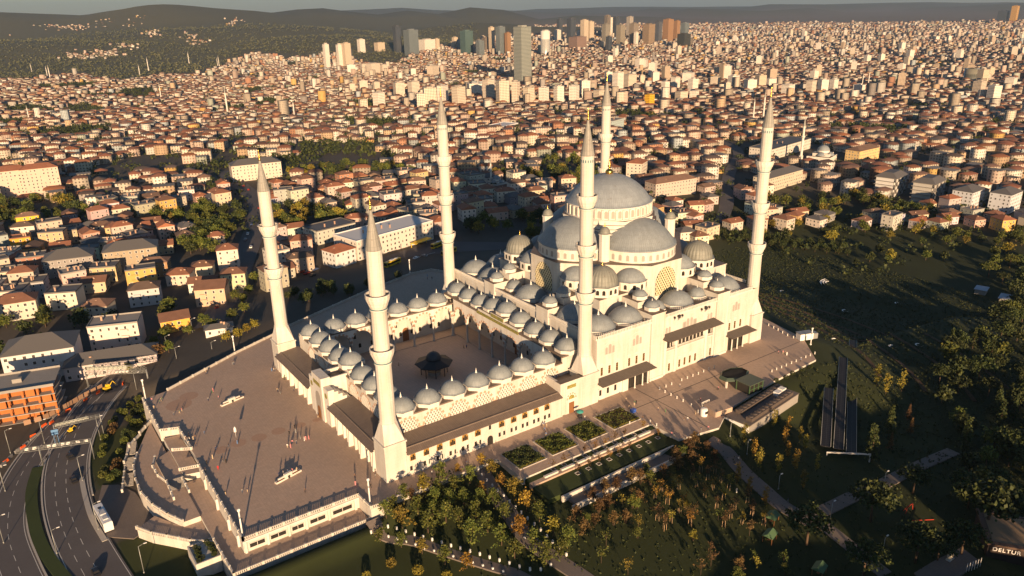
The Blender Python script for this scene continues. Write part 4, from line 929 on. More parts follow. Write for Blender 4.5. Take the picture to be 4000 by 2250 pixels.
# ---------------- minarets
def minaret(x, y, tip, label):
    t = thing('minaret', label, 'minaret', (x, y, 0), group='minarets of the mosque')
    cone = tip-16.2; rings = [z for z in (tip-33.75, tip-50.75, tip-67.9) if z > 30]
    b = MB(); h = 3.68; b.box(-h, h, -h, h, -1, 12.45); b.box(-h-.28, h+.28, -h-.28, h+.28, 12.25, 12.75); part('base', b, M['stone'], t)
    sk = MB(); oc = [(2.62*math.cos(PI/8+i*PI/4), 2.62*math.sin(PI/8+i*PI/4)) for i in range(8)]
    top = [(v[0], v[1], 19.0) for v in oc]
    hh = 3.45; crn = [(hh, hh), (-hh, hh), (-hh, -hh), (hh, -hh)]
    bot = [(x_, y_, 12.7) for x_, y_ in crn]
    order = {0: (0, 1), 1: (2, 3), 2: (4, 5), 3: (6, 7)}; vs = top+bot
    fs = []
    for c_ in range(4):
        a, b2 = order[c_]; n_ = (c_+1) % 4
        fs.append((8+c_, a, b2)); fs.append((8+c_, b2, order[n_][0], 8+n_))
    sk.add(vs, fs); part('tapered_base', sk, M['stone2'], t)
    sh = MB(); r = lambda z: np.interp(z, [19, 40, 75, 92], [2.55, 2.42, 2.30, 2.2])
    prof = [(2.75, 18.9), (2.75, 19.2), (2.58, 19.35), (2.55, 19.6)]+[(float(r(z)), z) for z in np.linspace(20, cone, 12)]
    sh.lathe(prof, 16, sm=False); part('shaft', sh, M['stone'], t)
    for z in rings:
        R0 = float(r(z)); bb = MB(); pr = [(R0+.05, z-.9), (R0+.28, z-.7), (R0+.28, z-.2), (R0+.08, z-.1), (R0+.1, z+.1), (R0+.35, z+.55), (R0+.5, z+.9), (R0+.62, z+1.35), (R0+.9, z+1.9), (R0+1.1, z+2.5), (R0+1.2, z+2.9)]
        bb.lathe(pr, 32, sm=False, flute=lambda i, zz: 1-.03*(i % 2)*(1 if zz > z+.4 else 0), cap=False)
        bb.lathe([(R0+1.2, z+2.85), (R0+1.25, z+2.95), (R0+1.22, z+4.0), (R0+1.32, z+4.05), (R0+1.32, z+4.2), (R0+1.02, z+4.2), (R0+1.02, z+2.95), (R0-.1, z+2.95)], 16, sm=False, cap=False)
        bl = part('balcony', bb, M['stone2'], t)
        part('teal_band', MB().lathe([(R0+.3, z-.32), (R0+.32, z-.3), (R0+.32, z-.02), (R0+.3, z)], 24, cap=False), M['teal'], bl)
        ro = MB()
        for i in range(16):
            a = 2*PI*(i+.5)/16; rr_ = (R0+1.24)*math.cos(PI/16); ca, sa = math.cos(a), math.sin(a)
            for q in range(6):
                for s_ in (.36,):
                    t0, t1 = q*PI/3, (q+1)*PI/3; P4 = []
                    for tt, k2 in ((t0, .36), (t1, .36), (t1, .27), (t0, .27)): u, v = k2*math.cos(tt), k2*math.sin(tt); P4.append((rr_*1.004*ca-u*sa, rr_*1.004*sa+u*ca, z+3.45+v))
                    ro.add(P4, [(0, 1, 2, 3)])
        part('rosettes', ro, M['greypane'], bl, kind='stuff')
    wn = MB()
    for i in range(16):
        a = 2*PI*(i+.5)/16; R0 = 2.2*math.cos(PI/16)+.02; ca, sa = math.cos(a), math.sin(a)
        wn.add([(R0*ca-u*sa, R0*sa+u*ca, cone-2.4+v) for u, v in ((-.2, 0), (.2, 0), (.2, .8), (0, 1.1), (-.2, .8))], [(0, 1, 2, 3, 4)])
    part('lantern_windows', wn, M['teal'], t, kind='stuff')
    cn = MB(); cn.lathe([(2.3, cone-.2), (2.42, cone), (2.3, cone+.25), (.32, cone+11.2)], 16, sm=False); part('spire', cn, M['lead_cone'], t)
    fn = MB(); z0 = cone+11.1; fn.lathe([(.3, z0), (.45, z0+.4), (.32, z0+.9), (.2, z0+1.1), (.34, z0+1.5), (.30, z0+1.9), (.12, z0+2.1), (.24, z0+2.6), (.1, z0+3.0), (.16, z0+3.3), (.03, tip)], 10); part('finial', fn, M['gold'], t)
minaret(0.4, 94.9, 90.0, 'shorter white minaret with two balconies, by the street end of the courtyard')
minaret(0, 0, 90.0, 'shorter white minaret with two balconies on the tall square base by the grove')
minaret(78.8, 94.6, 107.1, 'tall white minaret with three balconies, behind the far arcade of the courtyard')
minaret(78.4, 0, 107.1, 'tall white minaret with three balconies beside the side gate')
minaret(171.3, 94.4, 107.1, 'tall white minaret rising behind the main dome')
minaret(171.3, 0, 107.1, 'tall white minaret at the end of the hall above the dark slope')
# ---------------- courtyard fountain
fx, fy = 46.0, 53.6
ft = thing('ablution_fountain', 'eight-sided dark roofed fountain with a small dome in the courtyard', 'fountain', (fx, fy, 0))
b = MB(); c = PI/8
b.add([(7.6*math.cos(c+i*2*c), 7.6*math.sin(c+i*2*c), 5.0) for i in range(8)]+[(3.3*math.cos(c+i*2*c), 3.3*math.sin(c+i*2*c), 6.5) for i in range(8)], [(i, (i+1) % 8, 8+(i+1) % 8, 8+i) for i in range(8)]+[tuple(range(7, -1, -1))])
b.lathe([(7.6, 4.75), (7.62, 5.02)], 8, ph=c, sm=False, cap=False); part('roof', b, M['dark'], ft)
part('drum', MB().lathe([(3.3, 6.3), (3.1, 6.5), (3.1, 6.9), (3.25, 7.0)], 24), M['dark'], ft)
part('dome', MB().lathe(cap_prof(3.0, 2.5, 8, 7.0), 32), mat('dark_lead', (0.06, 0.065, 0.075), .5), ft)
part('finial', MB().lathe([(.1, 9.4), (.15, 9.7), (.04, 10.0), (.02, 10.7)], 8), M['dark'], ft)
for i in range(8): part('post', MB().lathe([(.22, 0), (.16, .3), (.16, 4.6), (.26, 4.9)], 8), M['dark'], ft, (5.2*math.cos(c+i*2*c), 5.2*math.sin(c+i*2*c), 0))
part('basin', MB().lathe([(2.6, 0), (2.6, 1.1), (2.3, 1.15), (2.3, .8)], 16, sm=False), M['kerb'], ft)
# ------------------------------------------------------------------ the city
S_ = lambda x, y: (x*1.5528, y*1.5528)
L0 = lambda x, y: (x*.3885, 900+y*.3885)
T7 = lambda x, y: (x*.7764, y*.7764); T8 = lambda x, y: (2000+x*.7764, y*.7764)
WALLS = [((.58, .51, .42), 'cream'), ((.66, .62, .56), 'white'), ((.54, .42, .35), 'pale pink'), ((.42, .36, .29), 'beige'), ((.52, .38, .25), 'peach'), ((.40, .43, .36), 'pale green'), ((.40, .45, .47), 'pale blue'), ((.58, .38, .13), 'yellow'), ((.40, .21, .13), 'terracotta'), ((.34, .31, .29), 'grey')]
WPROB = np.array([.26, .19, .17, .15, .07, .03, .03, .02, .04, .04]); WPROB = WPROB/WPROB.sum()
winm = MB().box(-.62, .62, -.06, .03, -.06, 1.5, 0); winm.box(-.5, .5, -.075, 0, .04, 1.4, 1); WINDOW1 = winm.mesh('window', [M['white'], M['house_glass']])
ROOFM = {'tile': M['tile'], 'grey': mat('grey_sheet_roof', (.12, .115, .115), .6), 'flat': M['concrete'], 'whiteroof': mat('white_membrane_roof', (.62, .62, .62), .6)}
def house_parts(w, d, ns, roof='hip', rmat='tile', win='stuff', sh=3.0, balc=True, seed=0, faces=(0, 3, 1)):
    """meshes of one house; local origin at the middle of its footprint, front = -y"""
    rd = random.Random(seed); H = ns*sh+.4; out = {}
    wb = MB(); wb.box(-w/2, w/2, -d/2, d/2, -4, H)
    if balc:
        bx_ = rd.choice((-1, 1))*w*.22
        for f in range(1, ns): wb.box(bx_-1.6, bx_+1.6, -d/2-1.1, -d/2+.1, f*sh+.1, f*sh+.28); wb.box(bx_-1.6, bx_+1.6, -d/2-1.1, -d/2-1.0, f*sh+.28, f*sh+1.1); wb.box(bx_-1.6, bx_-1.5, -d/2-1.0, -d/2, f*sh+.28, f*sh+1.1); wb.box(bx_+1.5, bx_+1.6, -d/2-1.0, -d/2, f*sh+.28, f*sh+1.1)
    rb = MB(); e = .55
    if roof in ('hip', 'gable'):
        hw, hd = w/2+e, d/2+e; rh = min(w, d)*.24
        rb.box(-hw, hw, -hd, hd, H-.02, H+.18)
        if w >= d: r0, r1 = ((-hw+hd*.9, 0), (hw-hd*.9, 0)) if roof == 'hip' else ((-hw, 0), (hw, 0))
        else: r0, r1 = ((0, -hd+hw*.9), (0, hd-hw*.9)) if roof == 'hip' else ((0, -hd), (0, hd))
        z0, z1 = H+.18, H+.18+rh; vs = [(-hw, -hd, z0), (hw, -hd, z0), (hw, hd, z0), (-hw, hd, z0), (*r0, z1), (*r1, z1)]
        rb.add(vs, [(0, 1, 5, 4), (1, 2, 5), (2, 3, 4, 5), (3, 0, 4)] if w >= d else [(1, 2, 5, 4), (2, 3, 5), (3, 0, 4, 5), (0, 1, 4)])
        if roof == 'gable':
            vs2 = [(-w/2, -d/2, H), (-w/2, d/2, H), (-w/2, 0, H+rh), (w/2, -d/2, H), (w/2, d/2, H), (w/2, 0, H+rh)] if w >= d else [(-w/2, -d/2, H), (w/2, -d/2, H), (0, -d/2, H+rh), (-w/2, d/2, H), (w/2, d/2, H), (0, d/2, H+rh)]
            wb.add(vs2, [(0, 1, 2), (3, 4, 5)])
    else:
        rb.box(-w/2-.15, w/2+.15, -d/2-.15, d/2+.15, H-.05, H+.12)
        for x0, x1, y0, y1 in ((-w/2-.15, w/2+.15, -d/2-.15, -d/2+.1), (-w/2-.15, w/2+.15, d/2-.1, d/2+.15), (-w/2-.15, -w/2+.1, -d/2+.1, d/2-.1), (w/2-.1, w/2+.15, -d/2+.1, d/2-.1)): rb.box(x0, x1, y0, y1, H+.12, H+.75)
    out['wall'] = wb.mesh('wall', M['wall']); out['roof'] = rb.mesh('roof', ROOFM[rmat])
    cb = MB(); nch = rd.randint(1, 3); out['chimney'] = []
    for _ in range(nch): out['chimney'].append((rd.uniform(-w*.3, w*.3), rd.uniform(-d*.25, d*.1), H))
    wl = []
    for fc in faces:
        if rd.random() < .12 and fc == 3: continue
        L = w if fc in (0, 2) else d; n = max(2, int(L/3.1)); a = fc*PI/2
        for f in range(ns):
            for i in range(n):
                if rd.random() < .1: continue
                u = -L/2+(i+.5)*L/n+rd.uniform(-.15, .15); off = d/2 if fc in (0, 2) else w/2
                lx, ly = u, -off; wl.append((lx*math.cos(a)-ly*math.sin(a), lx*math.sin(a)+ly*math.cos(a), f*sh+1.0, a))
    out['win'] = wl
    if win == 'stuff':
        wm = MB()
        for x, y, z, a in wl:
            ca, sa = math.cos(a), math.sin(a)
            for (hw, z0, z1, t, mi) in ((.62, -.06, 1.5, .06, 0), (.5, .04, 1.4, .085, 1)):
                hw *= 1+.35*math.sin(x*7.3+y*3.1+z*1.7)
                vs = [(x+u*ca+t*sa, y+u*sa-t*ca, z+q) for u, q in ((-hw, z0), (hw, z0), (hw, z1), (-hw, z1))]; wm.add(vs, [(0, 1, 2, 3)], mi)
        out['winmesh'] = wm.mesh('windows', [M['white'], M['house_glass']])
    return out
CHIM = MB().box(-.4, .4, -.3, .3, -1, 2.2).box(-.5, .5, -.4, .4, 2.0, 2.25).mesh('chimney', M['wall'])
def build_house(name, label, x, y, z, rz, hp, color, single=False, cat='house', group=None):
    t = thing(name, label, cat, (x, y, z), rz, group)
    o = link('wall', hp['wall'], t); o.color = (*color, 1); r_ = link('roof', hp['roof'], t)
    for c in hp['chimney']: q = link('chimney', CHIM, r_, c); q.color = (.45, .3, .22, 1)
    if single:
        for x_, y_, z_, a in hp['win']: link('window', WINDOW1, o, (x_, y_, z_), a).scale = (1+.35*math.sin(x_*7.3+y_*3.1+z_*1.7), 1, 1)
    elif 'winmesh' in hp: link('windows', hp['winmesh'], o, kind='stuff')
    return t
OCC = []          # occupied discs (x, y, r)
def free(x, y, r): return all((x-a)**2+(y-b)**2 > (r+c)**2 for a, b, c in OCC)
def seg_d(x, y, pts):
    best = 9e9
    for (x0, y0), (x1, y1) in zip(pts[:-1], pts[1:]):
        dx, dy = x1-x0, y1-y0; t = max(0, min(1, ((x-x0)*dx+(y-y0)*dy)/(dx*dx+dy*dy+1e-9))); best = min(best, math.hypot(x-x0-t*dx, y-y0-t*dy))
    return best
ROADS = [(street[::4], 16), (street2[::4], 14), ([(-10, 170), (30, 260), (80, 380), (105, 470), (120, 620)], 14), ([(395, 205), (440, 235), (520, 300), (640, 390), (700, 520)], 12)]
HERO = [  # base pixel, width, depth, storeys, roof, roof material, colour, turn, label
 ((1180, 1205), L0, 21, 13, 4, 'flat', 'flat', (.70, .60, .54), -20, 'white four-storey block with flat grey roof beside the street trees'),
 ((1780, 1015), L0, 13, 11, 2, 'gable', 'tile', (.72, .42, .09), -8, 'bright yellow house with brown gable roof behind the bus kiosk'),
 ((2130, 760), L0, 15, 13, 3, 'gable', 'tile', (.58, .42, .30), -25, 'tan house with broad brown gable roof among street trees'),
 ((960, 885), L0, 13, 11, 2, 'hip', 'tile', (.62, .55, .45), -30, 'small cream house with bright orange roof behind the white block'),
 ((640, 800), L0, 15, 12, 3, 'flat', 'grey', (.66, .60, .50), -25, 'white three-storey house with flat grey roof in a tight cluster'),
 ((720, 470), L0, 26, 17, 4, 'hip', 'grey', (.30, .28, .27), -12, 'grey apartment block with dormered slate roof on the shaded slope'),
 ((1340, 390), L0, 30, 17, 4, 'hip', 'grey', (.36, .30, .22), -14, 'long dark apartment block with slate roof and orange top floor'),
 ((2310, 395), L0, 12, 11, 4, 'hip', 'tile', (.68, .60, .53), -18, 'tall narrow cream house with red roof beside the avenue'),
 ((1800, 555), L0, 13, 11, 2, 'hip', 'tile', (.60, .50, .42), -28, 'pale house with orange-brown hip roof and a shaded gable wall'),
 ((2040, 470), L0, 12, 10, 2, 'hip', 'tile', (.58, .54, .42), -22, 'cream cottage with brown hip roof between larger houses'),
 ((180, 905), L0, 19, 13, 3, 'hip', 'tile', (.56, .52, .45), -10, 'wide cream house with brown hip roof at the shaded edge'),
 ((440, 1490), L0, 27, 19, 4, 'hip', 'grey', (.58, .58, .60), -14, 'white apartment block with big dark roof beside the unfinished building'),
 ((1140, 1450), L0, 36, 13, 2, 'hip', 'grey', (.56, .50, .50), -14, 'long low shop building with dark dormered roof behind the sign gantry'),
 ((2210, 1050), L0, 12, 6, 1, 'hip', 'grey', (.68, .66, .64), -14, 'small white kiosk building with grey roof beside the street'),
 ((1470, 760), L0, 15, 11, 3, 'hip', 'tile', (.50, .50, .52), -16, 'white shaded house with dark red hip roof'),
 ((2360, 600), L0, 13, 10, 3, 'hip', 'tile', (.56, .54, .36), -24, 'pale green house with rust-red roof above the street trees'),
 ((620, 250), L0, 12, 9, 2, 'gable', 'tile', (.64, .50, .28), -14, 'small cream gabled house among dark trees'),
 ((230, 210), L0, 12, 10, 3, 'flat', 'tile', (.70, .36, .05), -8, 'orange house with balconies on the shaded slope'),
 ((250, 90), L0, 15, 11, 3, 'hip', 'tile', (.70, .62, .54), -16, 'white house with hipped roof behind the orange house'),
 ((300, -20), L0, 15, 10, 3, 'hip', 'tile', (.72, .46, .05), -10, 'mustard yellow house with white windows in the trees'),
 ((2180, 150), L0, 11, 9, 2, 'hip', 'tile', (.60, .50, .40), -20, 'little pale house beside the avenue in tree shade'),
]
for i, (q, fn, w_, d_, ns, rf_, rm, colr, rz, lab) in enumerate(HERO):
    x, y, z = onground(*fn(*q)); a = R(rz); x += -math.sin(a)*d_/2*1.0; y += math.cos(a)*d_/2
    hp = house_parts(w_, d_, ns, rf_, rm, 'single', seed=i, faces=(0, 3)); build_house('house', lab, x, y, gz(x, y), a, hp, colr, True, group='houses of the city'); OCC.append((x, y, max(w_, d_)*.62))
def big(name, label, q, fn, w_, d_, ns, roof, rmat, colr, rz, sh=3.0, cat='building'):
    x, y, z = onground(*fn(*q)); a = R(rz); x += -math.sin(a)*d_/2; y += math.cos(a)*d_/2
    hp = house_parts(w_, d_, ns, roof, rmat, 'stuff', sh, False, seed=int(abs(x*7)) % 999); t = build_house(name, label, x, y, gz(x, y), a, hp, colr, False, cat); OCC.append((x, y, max(w_, d_)*.55)); return t
big('hotel', 'long white four-storey building with white flat roof behind the bus park', (1000, 628), S_, 62, 24, 4, 'flat', 'whiteroof', (.66, .60, .54), 12)
big('office_building', 'low building with green flat roof terraces beside the white hotel', (850, 605), S_, 30, 18, 3, 'flat', 'grey', (.50, .50, .44), 10)
big('white_house', 'white house with bright red roof standing alone by the parked cars', (872, 668), S_, 15, 13, 3, 'hip', 'tile', (.66, .66, .66), 14, cat='house')
big('shopping_centre', 'long white shopping centre with flat dark roof behind the small mosque', (1990, 388), S_, 95, 26, 3, 'flat', 'grey', (.62, .58, .52), 10, 3.6)
big('apartment_block', 'long apartment block with grey mansard roof beside the tall minaret', (1975, 472), S_, 60, 16, 4, 'hip', 'grey', (.54, .48, .38), 6)
big('apartment_block', 'wide yellow apartment block with brown roof beyond the small mosque', (2185, 405), S_, 40, 16, 4, 'hip', 'tile', (.66, .48, .22), 2)
big('apartment_block', 'pale turquoise office block standing above the red roofs', (1555, 330), S_, 34, 16, 5, 'flat', 'flat', (.40, .50, .50), 20)
big('apartment_block', 'white five-storey block with red hip roof behind the main dome', (1620, 450), S_, 18, 15, 5, 'hip', 'tile', (.60, .54, .46), 28)
big('apartment_block', 'row of joined pink houses with brown hip roofs behind the main dome', (1700, 492), S_, 46, 15, 4, 'hip', 'tile', (.52, .44, .38), -6)
big('sports_hall', 'low sports hall with curved white metal roof in the dense district', (1285, 325), S_, 38, 26, 2, 'flat', 'whiteroof', (.5, .5, .5), 20)
big('apartment_block', 'grey slate-roofed apartment block with white gridded facade behind the minaret tip', (650, 452), S_, 46, 18, 5, 'hip', 'grey', (.62, .54, .46), -8)
big('apartment_block', 'pair of pale pink eight-storey slabs with steep roofs, the left one', (40, 497), S_, 30, 15, 8, 'hip', 'tile', (.62, .48, .40), -4)
big('apartment_block', 'pair of pale pink eight-storey slabs with steep roofs, the right one by the trees', (112, 490), S_, 30, 15, 8, 'hip', 'tile', (.62, .48, .40), -4)
# unfinished concrete frames: slabs, columns, infill
def frame_building(label, q, fn, w_, d_, ns, rz, wallc, brick_fill=False, slate=True):
    x, y, z = onground(*fn(*q)); a = R(rz); x += -math.sin(a)*d_/2; y += math.cos(a)*d_/2
    t = thing('unfinished_building', label, 'building', (x, y, gz(x, y)), a); OCC.append((x, y, max(w_, d_)*.6))
    for f in range(ns+1): part('floor_slab', MB().box(-w_/2-.8, w_/2+.8, -d_/2-.8, d_/2+.8, f*3.3-.15+(.0 if f else -3), f*3.3+.15), M['concrete'], t)
    n = int(w_/4.2)
    for f in range(ns):
        for i in range(n+1):
            xx = -w_/2+i*w_/n
            b = MB().box(xx-.35, xx+.35, -d_/2-.2, -d_/2+.4, f*3.3+.15, f*3.3+3.15); part('column', b, M['brick'] if brick_fill else M['concrete'], t)
        core = MB().box(-w_/2+.6, w_/2-.6, -d_/2+2.4, d_/2-.4, f*3.3+.15, f*3.3+3.15); c_ = part('inner_wall', core, M['brick'] if brick_fill else M['wall'], t); c_.color = (*wallc, 1)
        for i in range(n):
            if (i+f) % (3 if brick_fill else 2) == 0:
                xx = -w_/2+(i+.5)*w_/n; c_ = part('infill_panel', MB().box(xx-w_/n*.3, xx+w_/n*.3, -d_/2-.05, -d_/2+.2, f*3.3+.15, f*3.3+3.15), M['brick'] if brick_fill else M['wall'], t); c_.color = (*wallc, 1)
    if slate:
        hw, hd, z0 = w_/2+1, d_/2+1, ns*3.3+.15; rb = MB(); rb.add([(-hw, -hd, z0), (hw, -hd, z0), (hw, hd, z0), (-hw, hd, z0), (-hw*.6, -hd*.45, z0+4), (hw*.6, -hd*.45, z0+4), (hw*.6, hd*.45, z0+4), (-hw*.6, hd*.45, z0+4)], [(0, 1, 5, 4), (1, 2, 6, 5), (2, 3, 7, 6), (3, 0, 4, 7), (4, 5, 6, 7)]); part('roof', rb, ROOFM['grey'], t)
    else:
        z0 = ns*3.3+.15; rb = MB(); rb.box(-1.6, 1.6, -1, 1, z0, z0+1.6)
        for x0, x1, y0, y1 in ((-w_/2-.8, w_/2+.8, -d_/2-.8, -d_/2-.5), (-w_/2-.8, w_/2+.8, d_/2+.5, d_/2+.8)): rb.box(x0, x1, y0, y1, z0, z0+.8)
        part('roof_parapet', rb, M['concrete'], t)
frame_building('unfinished orange brick frame building with open floors beside the slip road', (55, 1062), S_, 25, 16, 4, -14, (.5, .2, .06), True, False)
frame_building('unfinished white apartment block with grey and orange roof above the dark slope', (2262, 490), S_, 26, 18, 5, 10, (.62, .62, .62))
frame_building('unfinished apartment block wrapped in scaffolding next to the white one', (2358, 505), S_, 28, 18, 5, 10, (.45, .44, .42))
big('apartment_block', 'new white apartment slab with small square windows, beside the scaffolded block', (2455, 525), S_, 24, 16, 5, 'hip', 'grey', (.58, .60, .64), 4)
big('apartment_block', 'new white apartment slab with small square windows at the end of its row', (2550, 532), S_, 24, 16, 5, 'hip', 'grey', (.58, .60, .64), 4)
# small mosques and their minarets
smin = MB(); smin.prism([(1.9*math.cos(PI/4+i*PI/2), 1.9*math.sin(PI/4+i*PI/2)) for i in range(4)], -3, 6); smin.lathe([(1.3, 6), (1.15, 8), (1.1, 22), (1.8, 23.2), (1.8, 24.3), (1.0, 24.4), (1.0, 33)], 12, sm=False); SM_S = smin.mesh('shaft', M['stone2'])
SM_C = MB().lathe([(1.2, 33), (1.15, 33.3), (.1, 41), (.03, 43)], 12).mesh('spire', M['lead_cone'])
def small_minaret(x, y, label, s=1.0):
    t = thing('small_minaret', label, 'minaret', (x, y, gz(x, y)-.5), group='minarets across the city'); link('shaft', SM_S, t); link('spire', SM_C, t); t.scale = (s, s, s); return t
def small_mosque(q, fn, label, s=1.0):
    x, y, z = onground(*fn(*q)); t = thing('small_mosque', label, 'mosque', (x, y, gz(x, y)), R(18)); OCC.append((x, y, 18*s))
    b = MB(); b.box(-13, 13, -11, 13, -3, 7.5, 0, 1); b.box(-8.5, 8.5, -8.5, 8.5, 7.5, 10.5, 0, 1); part('wall', b, [M['stone2'], M['lead_fx']], t)
    part('drum', MB().lathe([(6.4, 10.3), (6.4, 13), (6.7, 13.2)], 16, sm=False), M['stone2'], t); part('dome', MB().lathe(cap_prof(6.3, 5.2, 8, 13.2), 32), M['lead_small'], t)
    for a in range(4): part('semi_dome', MB().lathe(cap_prof(5, 3.6, 6, 8.2), 24, 6.6*math.cos(a*PI/2), 6.6*math.sin(a*PI/2)), M['lead_small'], t)
    part('finial', MB().lathe([(.3, 18.3), (.1, 18.8), (.25, 19.2), (.03, 20.5)], 8), M['gold'], t); t.scale = (s, s, s); return x, y
x, y = small_mosque((2068, 408), S_, 'small white domed mosque half in shadow beyond the dark slope')
small_minaret(x-15, y+16, 'slender white minaret of the small domed mosque beyond the dark slope', 1.15)
x, y = small_mosque((1250, 470), S_, 'little neighbourhood mosque hidden among roofs behind the far arcade', .55); small_minaret(x-2, y+6, 'short white minaret in the shaded roofs behind the courtyard', .62)
for i, (qx, qy) in enumerate(((160, 360), (240, 390), (255, 405), (150, 615), (705, 385), (748, 355), (1095, 330), (1103, 332), (1148, 585), (1483, 600), (812, 500), (952, 320), (1413, 345))):
    x, y, z = onground(*T7(qx, qy)); small_minaret(x, y, 'thin white minaret rising from the sunlit roofs towards the wooded hills', .9+.25*(i % 3)); OCC.append((x, y, 5))
for i, (qx, qy) in enumerate(((1760, 440), (1790, 440), (1212, 615), (1262, 612), (1735, 290), (790, 280))):
    x, y, z = onground(*T8(qx, qy)); small_minaret(x, y, 'thin white minaret among the dense roofs on the tower side of the city', .95+.2*(i % 2)); OCC.append((x, y, 5))
# towers ------------------------------------------------------------
def facade_mat(name, glassy):
    m = mat(name, (.5, .5, .5), .25 if glassy else .7, 0, .6 if glassy else .3); k = N(m); oi = k.n('ShaderNodeObjectInfo'); x, y, z = k.sep(k.coord())
    u = k.math('ADD', x, k.math('MULTIPLY', y, 1.07)); fu = k.math('FRACT', k.math('DIVIDE', u, 3.4 if not glassy else 1.8)); fz = k.math('FRACT', k.math('DIVIDE', z, 3.2 if not glassy else 3.9))
    a = k.math('MULTIPLY', k.math('GREATER_THAN', fu, .36), k.math('GREATER_THAN', fz, .42)) if not glassy else k.math('MULTIPLY', k.math('GREATER_THAN', fu, .12), k.math('GREATER_THAN', fz, .22))
    geo = k.n('ShaderNodeNewGeometry'); nz = k.sep(geo.outputs['Normal'])[2]; a = k.math('MULTIPLY', a, k.math('LESS_THAN', nz, .5))
    dk = k.mix(1.0, oi.outputs['Color'], (.34, .33, .33) if not glassy else (.30, .34, .36), 'MULTIPLY'); k.base(k.mix(a, oi.outputs['Color'], dk)); return m
M['tower'] = facade_mat('tower_render', False); M['gtower'] = facade_mat('glass_curtain_wall', True)
def tower(q, fn, ytop, wpx, color, label, glassy=False, rz=None, round_=False, group=None):
    bx_, by_ = fn(*q); x, y, z = onground(bx_, by_); _, _, t_ = proj(x, y, z)
    wd = wpx*.7764*t_/FPX; _, ty = fn(q[0], ytop); d = ray(bx_, ty); hd = math.hypot(x-CAM[0], y-CAM[1]); zt = CAM[2]+d[2]/math.hypot(d[0], d[1])*hd
    H = max(20, zt-z); rz = R(random.uniform(-25, 30)) if rz is None else R(rz); wd *= .82
    t = thing('tower_block', label, 'tower', (x, y, z), rz, group); b = MB()
    if round_: b.lathe([(wd/2, -5), (wd/2, H)], 28, sm=True)
    else: b.box(-wd/2, wd/2, -wd*.4, wd*.4, -5, H)
    o = part('body', b, M['gtower'] if glassy else M['tower'], t); o.color = (*color, 1)
    r_ = MB(); r_.box(-wd*.25, wd*.25, -wd*.2, wd*.2, H, H+min(5, H*.06)); r_.box(-wd/2-.2, wd/2+.2, -wd*.4-.2, wd*.4+.2, H-.6, H+.5) if not round_ else None
    o = part('roof_block', r_, M['tower'], t); o.color = (*[c*.8 for c in color], 1); OCC.append((x, y, wd*.8)); return t
WHT, CRM, BRN, DRK, GLS, GRN = (.76, .70, .62), (.60, .50, .38), (.34, .20, .11), (.10, .11, .13), (.24, .27, .28), (.13, .20, .19)
for q, yt, wp, c, lab, gl in (
 ((1640, 252), 222, 30, WHT, 'small white tower block in front of the wooded hill', 0), ((1708, 256), 224, 32, WHT, 'white tower block in the pair before the wooded hill', 0), ((1742, 252), 217, 44, CRM, 'cream tower with a dark glass neighbour', 0), ((1755, 284), 244, 36, DRK, 'short dark blue glass tower before the cream ones', 1),
 ((1820, 262), 198, 38, WHT, 'tall slim white tower standing apart before the hill', 0), ((1911, 256), 214, 52, CRM, 'stepped cream tower block beside open ground', 0), ((2003, 264), 132, 40, DRK, 'tallest dark glass skyscraper of the left pair', 1), ((2073, 278), 150, 70, GLS, 'broad banded glass skyscraper of the left pair', 1),
 ((2150, 263), 198, 80, WHT, 'wide white apartment towers behind the glass pair', 0), ((2200, 260), 195, 26, CRM, 'slim cream tower next to the wide white one', 0), ((2350, 272), 155, 62, GRN, 'green glass office tower with white base', 1), ((2308, 252), 200, 16, GLS, 'thin grey slab beside the green tower', 0),
 ((2475, 272), 137, 28, CRM, 'slim light tower beside the brown one', 0), ((2520, 278), 135, 46, GLS, 'pale grey glass tower with dark edges', 1), ((2556, 278), 165, 30, BRN, 'brown ochre tower behind the big glass one', 0)):
    tower(q, T7, yt, wp, c, lab, bool(gl), 8)
for q, yt, wp, c, lab, gl in (
 ((55, 412), 135, 84, (.40, .41, .37), 'tallest glass skyscraper with lattice bands and a sun glint', 1), ((240, 167), 95, 28, DRK, 'dark twin tower on the skyline, the slimmer one', 1), ((297, 172), 93, 44, DRK, 'dark twin tower on the skyline, the broader one', 1), ((330, 256), 185, 86, (.26, .18, .15), 'boxy brown office block in the tower district', 0),
 ((470, 238), 122, 40, (.26, .24, .20), 'dim high-rise with antenna at the start of the cluster', 0), ((545, 236), 126, 44, (.28, .25, .20), 'olive high-rise in the dim cluster', 0), ((610, 236), 118, 46, (.26, .22, .18), 'dim high-rise in the middle of the cluster', 0), ((685, 232), 122, 60, (.30, .22, .15), 'wide brown high-rise in the dim cluster', 0), ((735, 215), 110, 34, DRK, 'dark narrow high-rise behind the brown pair', 0),
 ((782, 212), 97, 52, BRN, 'tall brown tower of the brown pair', 0), ((826, 208), 105, 32, BRN, 'narrower brown tower of the brown pair', 0), ((862, 245), 170, 66, (.08, .08, .07), 'black cube-like office block', 1), ((690, 541), 475, 48, (.72, .42, .04), 'yellow and white striped apartment tower', 0),
 ((2465, 112), 55, 60, DRK, 'dark blue towers on the far right skyline', 1), ((2520, 112), 30, 40, (.5, .3, .1), 'tall tower under construction on the far skyline', 0)):
    tower(q, T8, yt, wp, c, lab, bool(gl), 8)
tower((168, 280), T8, 155, 58, (.70, .66, .60), 'white round-fronted tower with dark floor bands', True, 0, True)
tower((2305, 415), T8, 345, 84, (.20, .19, .15), 'squat round office tower with dark bands', True, 0, True)
